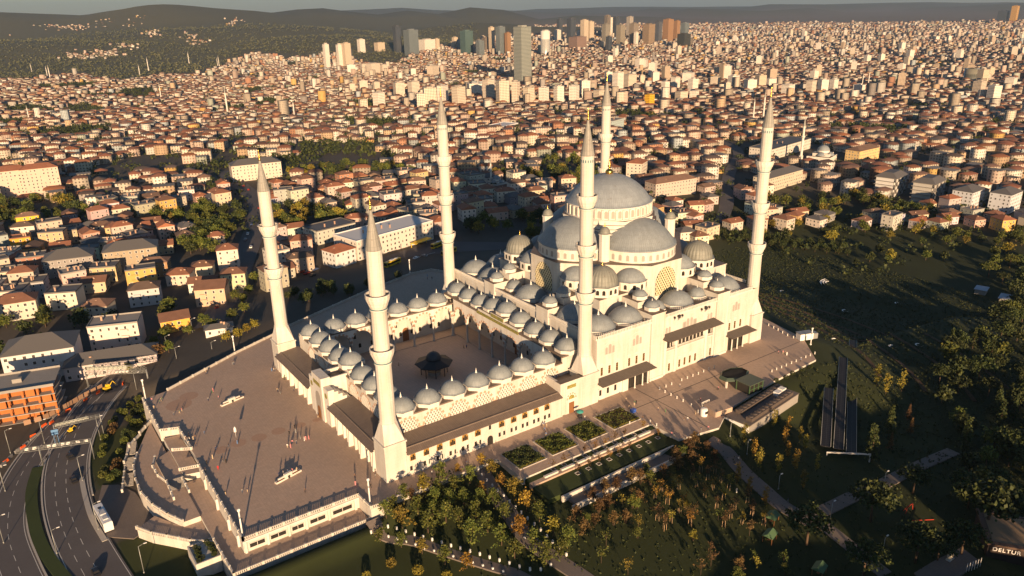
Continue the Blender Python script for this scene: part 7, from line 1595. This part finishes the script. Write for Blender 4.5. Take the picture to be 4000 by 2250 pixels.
flagpole(500+652*.6868, 1750+497*.6868, 8, 'thick white floodlight mast at the plaza corner above the terraces'); flagpole(*H_(376, 690), 8, 'thick white floodlight mast beside the grove'); flagpole(*FW(972, 278), 8, 'thick white floodlight mast at the stair entrance to the plaza')
flagpole(1000+2358*.3885, 900+1228*.3885 if False else 900+1230*.3885, 8, 'white mast by the north balustrade') if False else None
x, y = pz(*L0(2362, 1225)); flagpole(*L0(2362, 1225), 7, 'white mast standing on the north balustrade'); flagpole(1000+1548*.3885, 900+425*.3885, 7, 'white mast at the far north corner of the plaza'); flagpole(*W3(428, 890), 7, 'white mast beside the white cabin at the plaza end')
# white stepped bench blocks on the plaza
for q, lab in (((1305, 435), 'white stepped bench block on the open plaza, the empty one'), ((1870, 1195), 'white stepped bench block on the open plaza with people sitting')):
    x, y = pz(*E_(*q)); a = R(15); t = thing('bench_block', lab, 'bench', (x, y, 0), a); b = MB()
    b.box(-4.6, 4.6, -.55, .55, 0, .55); part('plinth', b, M['stone2'], t); part('back', MB().box(-3.4, 3.4, .1, .5, .55, 1.1), M['stone2'], t); part('raised_middle', MB().box(-1.3, 1.3, -.4, .52, .55, 1.7), M['stone2'], t); part('niche', MB().box(-.35, .35, -.58, -.3, .02, .9), M['glass'], t); part('seat', MB().box(-4.2, -1.5, -.45, .05, .55, .62).box(1.5, 4.2, -.45, .05, .55, .62), M['wood'], t)
for i in range(5):
    x, y = pz(*E_(1780+i*45, 1195-i*12)); person(x, y+.2, .3, None, 'beside the white bench block')
t = solo('white_parasol', MB().tube((0, 0, 0), (0, 0, 2.4), .04).lathe([(.35, 2.2), (.5, 2.3), (.42, 3.6), (.1, 4.2)], 12), M['white'], 'closed white parasol on the open plaza', 'parasol', (*pz(*E_(1345, 795)), 0))
# bollards and low path lights
BOL = MB().lathe([(.28, 0), (.28, .1), (.2, .2), (.2, .75), (.26, .8), (.26, .95), (.05, 1.05)], 10).mesh('bollard', M['stone2'])
for q in ((2290, 350), (2235, 372), (2183, 394), (2130, 417), (2075, 438), (2020, 460), (1963, 482), (1862, 522), (1805, 545), (1740, 570), (1795, 600), (1855, 630), (1915, 660), (1977, 690), (2060, 735), (1645, 900), (1710, 935), (1440, 915)):
    x, y = pz(*D_(*q)); solo('bollard', BOL, None, 'white stone bollard in a row on the paving by the hall', 'bollard', (x, y, 0), group='white stone bollards')
for q in ((5, 700), (55, 725), (100, 748), (145, 775), (195, 803), (255, 825), (470, 985), (425, 1003), (378, 1022), (330, 1040), (282, 1063), (235, 1082), (183, 1105), (135, 1125), (85, 1145), (38, 1165)):
    x, y = pz(*W3(*q)); solo('bollard', BOL, None, 'small white bollard on the empty plaza end above the slope', 'bollard', (x, y, 0), group='bollards at the plaza end')
PLT = MB().box(-.22, .22, -.22, .22, -.3, .5).prism([(.3*math.cos(i*PI/2+PI/4), .3*math.sin(i*PI/2+PI/4)) for i in range(4)], .5, .95).mesh('path_light', M['white'])
for q in ((200, 945), (295, 950), (385, 980), (560, 1035), (650, 1060), (740, 1090), (832, 1118), (925, 1152), (1020, 1182), (1212, 1238), (1310, 1268), (1408, 1300), (1510, 1330), (1610, 1362), (1715, 1392), (555, 925), (645, 950), (735, 980), (823, 1008), (910, 1035), (1000, 1062), (1097, 1092), (1190, 1122), (1285, 1150), (1382, 1178), (1480, 1208), (1578, 1240), (1677, 1270), (1777, 1300), (1880, 1335), (1985, 1362), (2093, 1362), (1465, 360), (1500, 412), (1550, 465), (1605, 520), (1660, 570), (1720, 622), (1780, 680), (1837, 735), (1897, 790), (1960, 850), (2027, 908), (2093, 965), (2155, 1030), (2212, 1085), (2280, 1145), (2350, 1215), (1803, 925), (1930, 1050), (2195, 1320)):
    x, y, z = onground(*H_(*q)); solo('path_light', PLT, None, 'white square lamp post edging the park path', 'path light', (x, y, z+.05), group='path lights of the park')
# street works
for q in ((40, 690), (155, 595), (222, 520), (295, 450), (345, 430), (455, 350), (570, 280), (655, 230), (820, 170)):
    x, y = pz(*FW(*q), -8); solo('road_barrier', MB().box(-1.1, 1.1, -.2, .2, 0, .45).box(-1.0, 1.0, -.13, .13, .45, .95), M['orange'], 'orange plastic road barrier along the works', 'barrier', (x, y, zr_), R(random.uniform(20, 70)), 'orange road barriers')
fence = thing('site_fence', 'long rusty panel fence beside the road works', 'fence', (*pz(*FW(150, 450), -8), zr_)); fm = mat('weathered_fence_panel', (.32, .20, .13), .8); p_ = [pz(*FW(*q), -8) for q in ((150, 455), (290, 415), (450, 330), (560, 265), (690, 200))]
FPAN = MB().box(-1.15, 1.15, -.05, .05, 0, 2.0).mesh('panel', fm)
for (xa, ya), (xb, yb) in zip(p_[:-1], p_[1:]):
    L = math.hypot(xb-xa, yb-ya); n_ = int(L/2.4)
    for i in range(n_): u = (i+.5)/n_; link('panel', FPAN, fence, (xa+(xb-xa)*u-p_[0][0], ya+(yb-ya)*u-p_[0][1], 0), math.atan2(yb-ya, xb-xa))
p_ = [pz(*FW(*q), -8) for q in ((0, 730), (90, 640), (200, 550), (280, 490))]; fence = thing('site_fence', 'low concrete barrier wall between slip road and site', 'barrier', (*p_[0], zr_))
for (xa, ya), (xb, yb) in zip(p_[:-1], p_[1:]):
    L = math.hypot(xb-xa, yb-ya); n_ = max(1, int(L/3))
    for i in range(n_): u = (i+.5)/n_; link('barrier_block', MB().box(-1.45, 1.45, -.25, .25, -.2, .8).mesh('barrier_block', M['concrete']), fence, (xa+(xb-xa)*u-p_[0][0], ya+(yb-ya)*u-p_[0][1], 0), math.atan2(yb-ya, xb-xa))
for q, lab in (((715, 215), 'yellow excavator working beside the street under the gantry'), ((470, 490), 'small yellow digger on the traffic island')):
    x, y = pz(*FW(*q), -8); t = thing('excavator', lab, 'excavator', (x, y, zr_), R(25)); t.scale = (.55,)*3 if 'small' in lab else (.9,)*3; part('track', MB().box(-1.6, 1.6, -1.3, -.7, 0, .8), M['black'], t); part('track', MB().box(-1.6, 1.6, .7, 1.3, 0, .8), M['black'], t); part('cab', MB().box(-1.3, 1.2, -1.1, 1.1, .9, 1.9).box(.1, 1.2, -.2, 1.0, 1.9, 2.9), M['yellow'], t); part('boom', MB().tube((1.1, 0, 1.6), (3.2, 0, 3.6), .22, .18, 6).tube((3.2, 0, 3.6), (4.6, 0, 1.4), .16, .12, 6), M['yellow'], t); part('bucket', MB().box(4.2, 5.0, -.5, .5, .7, 1.5), M['dark'], t)
# ------------------------------------------------------------------ plaza end: pavilion, kiosk, plant room, covered walkways
x, y = pz(2750+385*.3419, 1400+290*.3419); c = PI/8
t = thing('canopy_pavilion', 'black octagonal roofed opening with a pale green rim on the paving', 'pavilion', (x, y+2.0, 0)); b = MB()
oc = [(7.2*math.cos(c+i*2*c), 4.5*math.sin(c+i*2*c)) for i in range(8)]; rim = MB(); rim.add([(px_, py_, 3.2) for px_, py_ in oc]+[(px_*.86, py_*.86, 3.9) for px_, py_ in oc], [(i, (i+1) % 8, 8+(i+1) % 8, 8+i) for i in range(8)]); rim.add([(px_, py_, 2.7) for px_, py_ in oc]+[(px_, py_, 3.2) for px_, py_ in oc], [(i, (i+1) % 8, 8+(i+1) % 8, 8+i) for i in range(8)])
part('rim', rim, mat('green_copper', (.055, .08, .06), .5), t); part('roof', MB().prism([(px_*.86, py_*.86) for px_, py_ in oc], 3.2, 3.45), M['black'], t)
for i in (5, 6, 7, 4): part('post', MB().box(-.3, .3, -.3, .3, 0, 2.8), M['stone2'], t, (oc[i][0]*.92, oc[i][1]*.92, 0))
x, y = pz(2750+545*.3419, 1400+385*.3419); t = thing('glass_lift_house', 'green framed glass cabin beside the octagonal roof', 'kiosk', (x+1, y+2, -.2)); gm = mat('green_frame', (.06, .11, .05), .5); part('roof', MB().box(-4.2, 4.2, -3.4, 3.4, 4.0, 4.25), mat('green_roof_sheet', (.08, .10, .075), .5), t); part('glass', MB().box(-3.7, 3.7, -2.9, 2.9, 0, 4.0), M['glass'], t); b = MB()
for xx in (-3.8, -1.3, 1.3, 3.8):
    for yy in (-3.0, 3.0): b.box(xx-.15, xx+.15, yy-.15, yy+.15, 0, 4.0)
b.box(-3.9, 3.9, -3.1, -2.92, 2.0, 2.2); part('frame', b, gm, t)
x, y = pz(*D_(2185, 830)); t = thing('guard_booth', 'white rounded guard booth on the paving', 'booth', (x, y, 0)); part('shell', MB().lathe([(1.25, 0), (1.3, .3), (1.3, 2.5), (1.1, 2.8), (.2, 2.9)], 16), M['white'], t); part('window', MB().box(-.7, .7, -1.36, -1.1, 1.1, 2.1), M['glass'], t)
x, y = pz(*D_(2200, 750)); t = thing('metal_rack', 'pale metal frame rack beside the guard booth', 'rack', (x, y, 0)); b = MB()
for xx in np.linspace(-1.9, 1.9, 6): b.box(xx-.08, xx+.08, -.1, .1, 0, 2.6)
b.box(-2, 2, -.12, .12, 2.5, 2.7); b.box(-2, 2, -.12, .12, 1.2, 1.35); part('frame', b, M['stone2'], t)
x, y = pz(*D_(2300, 810)); solo('low_wall_block', MB().prism([(-4.5, -3), (3.5, -4), (5, 3.2), (-3, 3.4)], 0, 2.0), M['plaza'], 'low paved block with angled sides behind the guard booth', 'wall block', (x+2, y+1, 0)); 
x, y = 128.0, -41.2; t = thing('plant_room', 'long low service building with rows of dark roof units below the plaza rim', 'building', (x, y, -3.6), R(7.4)); part('wall', MB().box(-17, 17, -4.8, 4.8, -6, 3.6), M['concrete'], t); part('roof', MB().box(-17.2, 17.2, -5.0, 5.0, 3.6, 3.8), M['cobble'], t); part('wall_panel', MB().box(-17.15, -17.0, -4.8, 4.8, 1, 3.5), M['white'], t)
CH = MB().box(-1.2, 1.2, -1.2, 1.2, 0, 1.3).lathe([(.85, 1.3), (.85, 1.45), (.3, 1.45)], 12).mesh('roof_unit', mat('roof_unit_metal', (.10, .08, .07), .6))
for row, yy in ((0, -2.9), (1, 2.4)):
    for i in range(11): link('roof_unit', CH, t, (-13+i*2.6+row*2, yy, 3.8))
part('pale_roof_box', MB().box(12, 14.4, -1.1, 1.1, 3.8, 5.6), M['white'], t); part('pale_roof_box', MB().box(9, 11.6, -1.1, 1.1, 3.8, 5.3), M['white'], t)
x, y = pz(*W3(395, 790)); t = thing('white_cabin', 'white container cabin at the far end of the plaza', 'cabin', (x-5, y-2, 0), R(-20)); part('shell', MB().box(-3.2, 3.2, -1.6, 1.6, .1, 3.0), M['white'], t); part('roof', MB().box(-3.4, 3.4, -1.8, 1.8, 3.0, 3.15), M['metal'], t); part('door', MB().box(-1, -.2, -1.65, -1.5, .1, 2.2), M['metal'], t); part('annex', MB().box(3.3, 5.6, -1.4, 1.2, .1, 2.6), M['metal'], t)
# three dark covered walkways descending the slope
wk = mat('dark_panel_roof', (.035, .035, .045), .65); k = N(wk); x_, y_, z_ = k.sep(k.coord()); jj = k.math('MAXIMUM', k.math('LESS_THAN', k.math('FRACT', k.math('DIVIDE', y_, 1.6)), .07), k.math('LESS_THAN', k.math('FRACT', k.math('DIVIDE', x_, 1.2)), .06)); k.base(k.mix(jj, (.016, .016, .020), (.05, .05, .055)))
for i, (q0, q1, lab) in enumerate((((3235, 1535), (3222, 1765), 'shortest of three dark panelled covered walkways on the slope'), ((3292, 1415), (3272, 1775), 'middle one of three dark panelled covered walkways on the slope'), ((3330, 1345), (3322, 1790), 'longest of three dark panelled covered walkways on the slope'))):
    xa, ya, za = onground(*q0); xb, yb, zb = onground(*q1); L = math.hypot(xb-xa, yb-ya); a = math.atan2(yb-ya, xb-xa); t = thing('covered_walkway', lab, 'walkway', (xa, ya, za), a); b = MB(); w_ = 1.5; dz = zb-za
    b.add([(0, -w_, 2.2), (L, -w_, 2.2+dz), (L, w_, 2.2+dz), (0, w_, 2.2), (0, -w_, 1.95), (L, -w_, 1.95+dz), (L, w_, 1.95+dz), (0, w_, 1.95)], [(0, 1, 2, 3), (0, 4, 5, 1), (2, 6, 7, 3), (1, 5, 6, 2), (3, 7, 4, 0)]); part('roof', b, wk, t)
    e_ = MB(); e_.tube((0, -w_-.1, 2.3), (L, -w_-.1, 2.3+dz), .08); e_.tube((0, w_+.1, 2.3), (L, w_+.1, 2.3+dz), .08); part('edge_rails', e_, M['metal'], t)
    for j in range(int(L/6)+1): u = j*6/L; part('post', MB().box(j*6-.12, j*6+.12, -w_, -w_+.2, -1+dz*u, 2.0+dz*u), M['metal'], t)
    if i == 0: xe, ye, ze = xb, yb, zb
solo('gate_beam', MB().box(-.2, 14, -.15, .15, 1.5, 2.0).box(-.2, .2, -.15, .15, -3, 1.5).box(13.6, 14, -.15, .15, -3, 1.5), M['stone2'], 'long white beam at the foot of the three covered walkways', 'gate', (xe-2, ye-2.0, ze-.2), R(-42))
# white tulip-like ornaments laid out on the dark slope
def ornament(px, py, s, label, big_=False):
    x, y, z = onground(px, py); t = thing('slope_ornament', label, 'ornament', (x, y, z+.25), R(20)); b = MB()
    if big_:
        for k0, (sx_, w0) in enumerate(((1, 1.3), (.75, 1.0), (.5, .9))):
            q = [(-7*sx_+14*sx_*u, 2.6*math.sin(u*2.6)+k0*-1.5, w0*(.15+.85*math.sin(PI*u)**.8)) for u in np.linspace(0, 1, 12)]
            for (xa, ya, wa), (xb, yb, wb) in zip(q[:-1], q[1:]): b.add([(xa, ya-wa/2, 0), (xb, yb-wb/2, 0), (xb, yb+wb/2, .35), (xa, ya+wa/2, .35)], [(0, 1, 2, 3)])
    else:
        q = [(1.6*math.cos(u), 1.6*math.sin(u), .5*math.sin(PI*k0/11)+.05) for k0, u in enumerate(np.linspace(.3, 4.6, 12))]
        for (xa, ya, wa), (xb, yb, wb) in zip(q[:-1], q[1:]): b.add([(xa, ya, 0), (xb, yb, 0), (xb*(1+wb), yb*(1+wb), .3), (xa*(1+wa), ya*(1+wa), .3)], [(0, 1, 2, 3)])
    part('petals', b, M['white'], t); t.scale = (s, s, s)
ornament(*W3(570, 270), 1.0, 'large white tulip-shaped ornament on the dark slope', True)
for q, l_ in (((155, 360), 'close to the end minaret'), ((780, 555), 'below the large tulip shape'), ((1310, 480), 'farthest out towards the sheds'), ((1260, 915), 'stretched out, in the middle of the grass'), ((1525, 900), 'just before the dark wood'), ((680, 850), 'above the covered walkways')): ornament(*W3(*q), .9, 'small white curl ornament on the dark slope, '+l_)
# sheds in the wood, restaurant
for q, s, lab in (((2140, 370), 1.0, 'pale grey shed roof half hidden by the wood'), ((2400, 460), 1.2, 'light blue shed roof among the dark trees')):
    x, y, z = onground(*W3(*q)); t = thing('shed', lab, 'shed', (x, y, z), R(15)); part('wall', MB().box(-4*s, 4*s, -3*s, 3*s, -2, 3), M['concrete'], t); part('roof', MB().box(-4.6*s, 4.6*s, -3.6*s, 3.6*s, 3, 3.25), mat('blue_grey_sheet', (.34, .38, .46), .5), t)
x, y, z = onground(*Q_(1760, 1290)); t = thing('restaurant', 'low flat-roofed restaurant with white lettering on its dark fascia', 'building', (x, y, z), R(-55)); part('wall', MB().box(0, 26, 0, 16, -3, 4.0), mat('dark_cladding', (.05, .035, .03), .6), t); part('roof', MB().box(1.2, 25, 1.4, 15, 4.0, 4.35), asphalt('sandy_roof', (.30, .21, .13)), t); pr_ = MB()
for a, b, c_, d in ((-.3, 26.3, -.3, 1.2), (-.3, 26.3, 15, 16.3), (-.3, 1.2, 1.2, 15), (25, 26.3, 1.2, 15)): pr_.box(a, b, c_, d, 4.0, 4.6)
part('fascia', pr_, mat('brown_fascia', (.12, .075, .055), .6), t)
for txt, xo, sz in (('DELTUR', 1.0, 1.7),):
    cu = bpy.data.curves.new('sign', 'FONT'); cu.body = txt; cu.size = sz; cu.extrude = .05; cu.space_character = 1.15; to = bpy.data.objects.new('tmp', cu); COL.objects.link(to); dg = bpy.context.evaluated_depsgraph_get(); tm = bpy.data.meshes.new_from_object(to.evaluated_get(dg)); bpy.data.objects.remove(to); tm.materials.clear(); tm.materials.append(M['white']); o = link('lettering', tm, t, (xo, -.42, 2.6)); o.rotation_euler = (PI/2, 0, 0)
x, y, z = onground(*Q_(1300, 1370)); 
mb = MB(); q4 = [onground(*Q_(*q)) for q in ((1180, 1430), (1330, 1340), (1560, 1240), (1700, 1350), (1500, 1500), (1250, 1520))]; zt = max(p[2] for p in q4)+.3; mb.prism([p[:2] for p in q4], zt-3, zt); struct('restaurant_terrace', mb, M['cobble'])
x, y, z = onground(*Q_(1468, 1325)); t = thing('white_sculpture', 'pale twin-winged sculpture on a low plinth at the restaurant terrace', 'sculpture', (x, y, zt)); part('plinth', MB().box(-1.2, 1.2, -.6, .6, 0, .35), M['stone2'], t)
for s_ in (-1, 1): part('wing', MB().lathe([(.45, .3), (.62, 1.2), (.5, 2.4), (.62, 3.3), (.3, 4.3), (.05, 4.7+.3*s_)], 12, s_*.55, 0, flute=lambda i, z: 1-.12*(i % 2)), mat('ivory_stone', (.62, .56, .44), .7), t)
ar = MB()
for i in range(6):
    x, y, z = onground(*Q_(1600+i*22, 1420-i*8)); b = MB()
    for k0 in range(8): a0, a1 = PI*k0/8, PI*(k0+1)/8; b.tube((1.1*math.cos(a0), 0, 2.1*math.sin(a0)), (1.1*math.cos(a1), 0, 2.1*math.sin(a1)), .06, .06, 5)
    solo('bike_rack_hoop', b, M['white'], 'white metal hoop in the row on the restaurant terrace', 'hoop', (x, y, zt), R(20), 'white hoops on the terrace')
for q, lab in (((30, 1010), 'small green-roofed picnic hut beside the russet trees'), ((10, 1160), 'small green-roofed picnic hut under the big pine'), ((410, 1430), 'small green-roofed picnic hut by the path at the lawn end')):
    x, y, z = onground(*Q_(*q)); t = thing('picnic_hut', lab, 'hut', (x, y, z), R(15)); part('roof', MB().add([(-2, -1.6, 2.1), (2, -1.6, 2.1), (2, 1.6, 2.1), (-2, 1.6, 2.1), (-2, 0, 3.1), (2, 0, 3.1)], [(0, 1, 5, 4), (2, 3, 4, 5), (1, 2, 5), (3, 0, 4)]), mat('green_hut_roof', (.09, .16, .08), .6), t)
    for a in (-1.7, 1.7):
        for b_ in (-1.3, 1.3): part('post', MB().box(a-.08, a+.08, b_-.08, b_+.08, -.3, 2.15), M['wood'], t)
    part('table', MB().box(-1, 1, -.4, .4, .7, .78).box(-.1, .1, -.1, .1, 0, .7), M['wood'], t)
x, y, z = onground(*Q_(1140, 930)); solo('swing_frame', MB().tube((-2, 0, 0), (-1.4, 0, 2.6), .09).tube((2, 0, 0), (1.4, 0, 2.6), .09).tube((-1.4, 0, 2.6), (1.4, 0, 2.6), .09).tube((-1.4, 0, 2.6), (-1.0, 1.2, 0), .09).tube((1.4, 0, 2.6), (1.0, 1.2, 0), .09), mat('red_paint', (.55, .06, .03), .5), 'red metal swing frame in the dark playground', 'swing', (x, y, z))
x, y, z = onground(*Q_(1250, 1015)); solo('seesaw', MB().tube((-3, 0, .5), (3, 0, 1.1), .1).tube((0, 0, 0), (0, 0, .8), .12), bpy.data.materials['red_paint'], 'red metal see-saw beam in the dark playground', 'see-saw', (x, y, z), R(-40))
x, y = pz(*D_(940, 850)); t = thing('snack_cart', 'little teal-roofed cart at the corner of the flower beds', 'cart', (x, y, 0)); part('roof', MB().lathe([(1.3, 2.2), (1.25, 2.5), (.1, 2.9)], 12), mat('teal_fabric', (.05, .28, .25), .7), t); part('counter', MB().box(-.8, .8, -.5, .5, .1, 1.1), M['dark'], t); part('pole', MB().tube((0, 0, 1.1), (0, 0, 2.3), .05), M['metal'], t)
x, y = pz(*D_(1475, 800)); solo('blue_bin', MB().box(-.9, .9, -.6, .6, .1, 1.2).box(-.95, .95, -.65, .65, 1.2, 1.35), mat('blue_plastic', (.04, .10, .40), .5), 'blue waste container at the corner of the striped bed', 'bin', (x, y, 0))
# ------------------------------------------------------------------ air
hz = mat('haze_air', (1, 1, 1)); hz.node_tree.nodes.clear(); vo = hz.node_tree.nodes.new('ShaderNodeVolumePrincipled'); vo.inputs['Color'].default_value = (.55, .75, 1.0, 1); vo.inputs['Density'].default_value = HAZE; vo.inputs['Anisotropy'].default_value = .35
mo = hz.node_tree.nodes.new('ShaderNodeOutputMaterial'); hz.node_tree.links.new(vo.outputs[0], mo.inputs['Volume'])
if HAZE > 0: link('haze', MB().box(-16000, 40000, -4000, 40000, -190, 640).mesh('haze', hz), kind='stuff', label='thin pale blue haze over the whole city', category='haze')
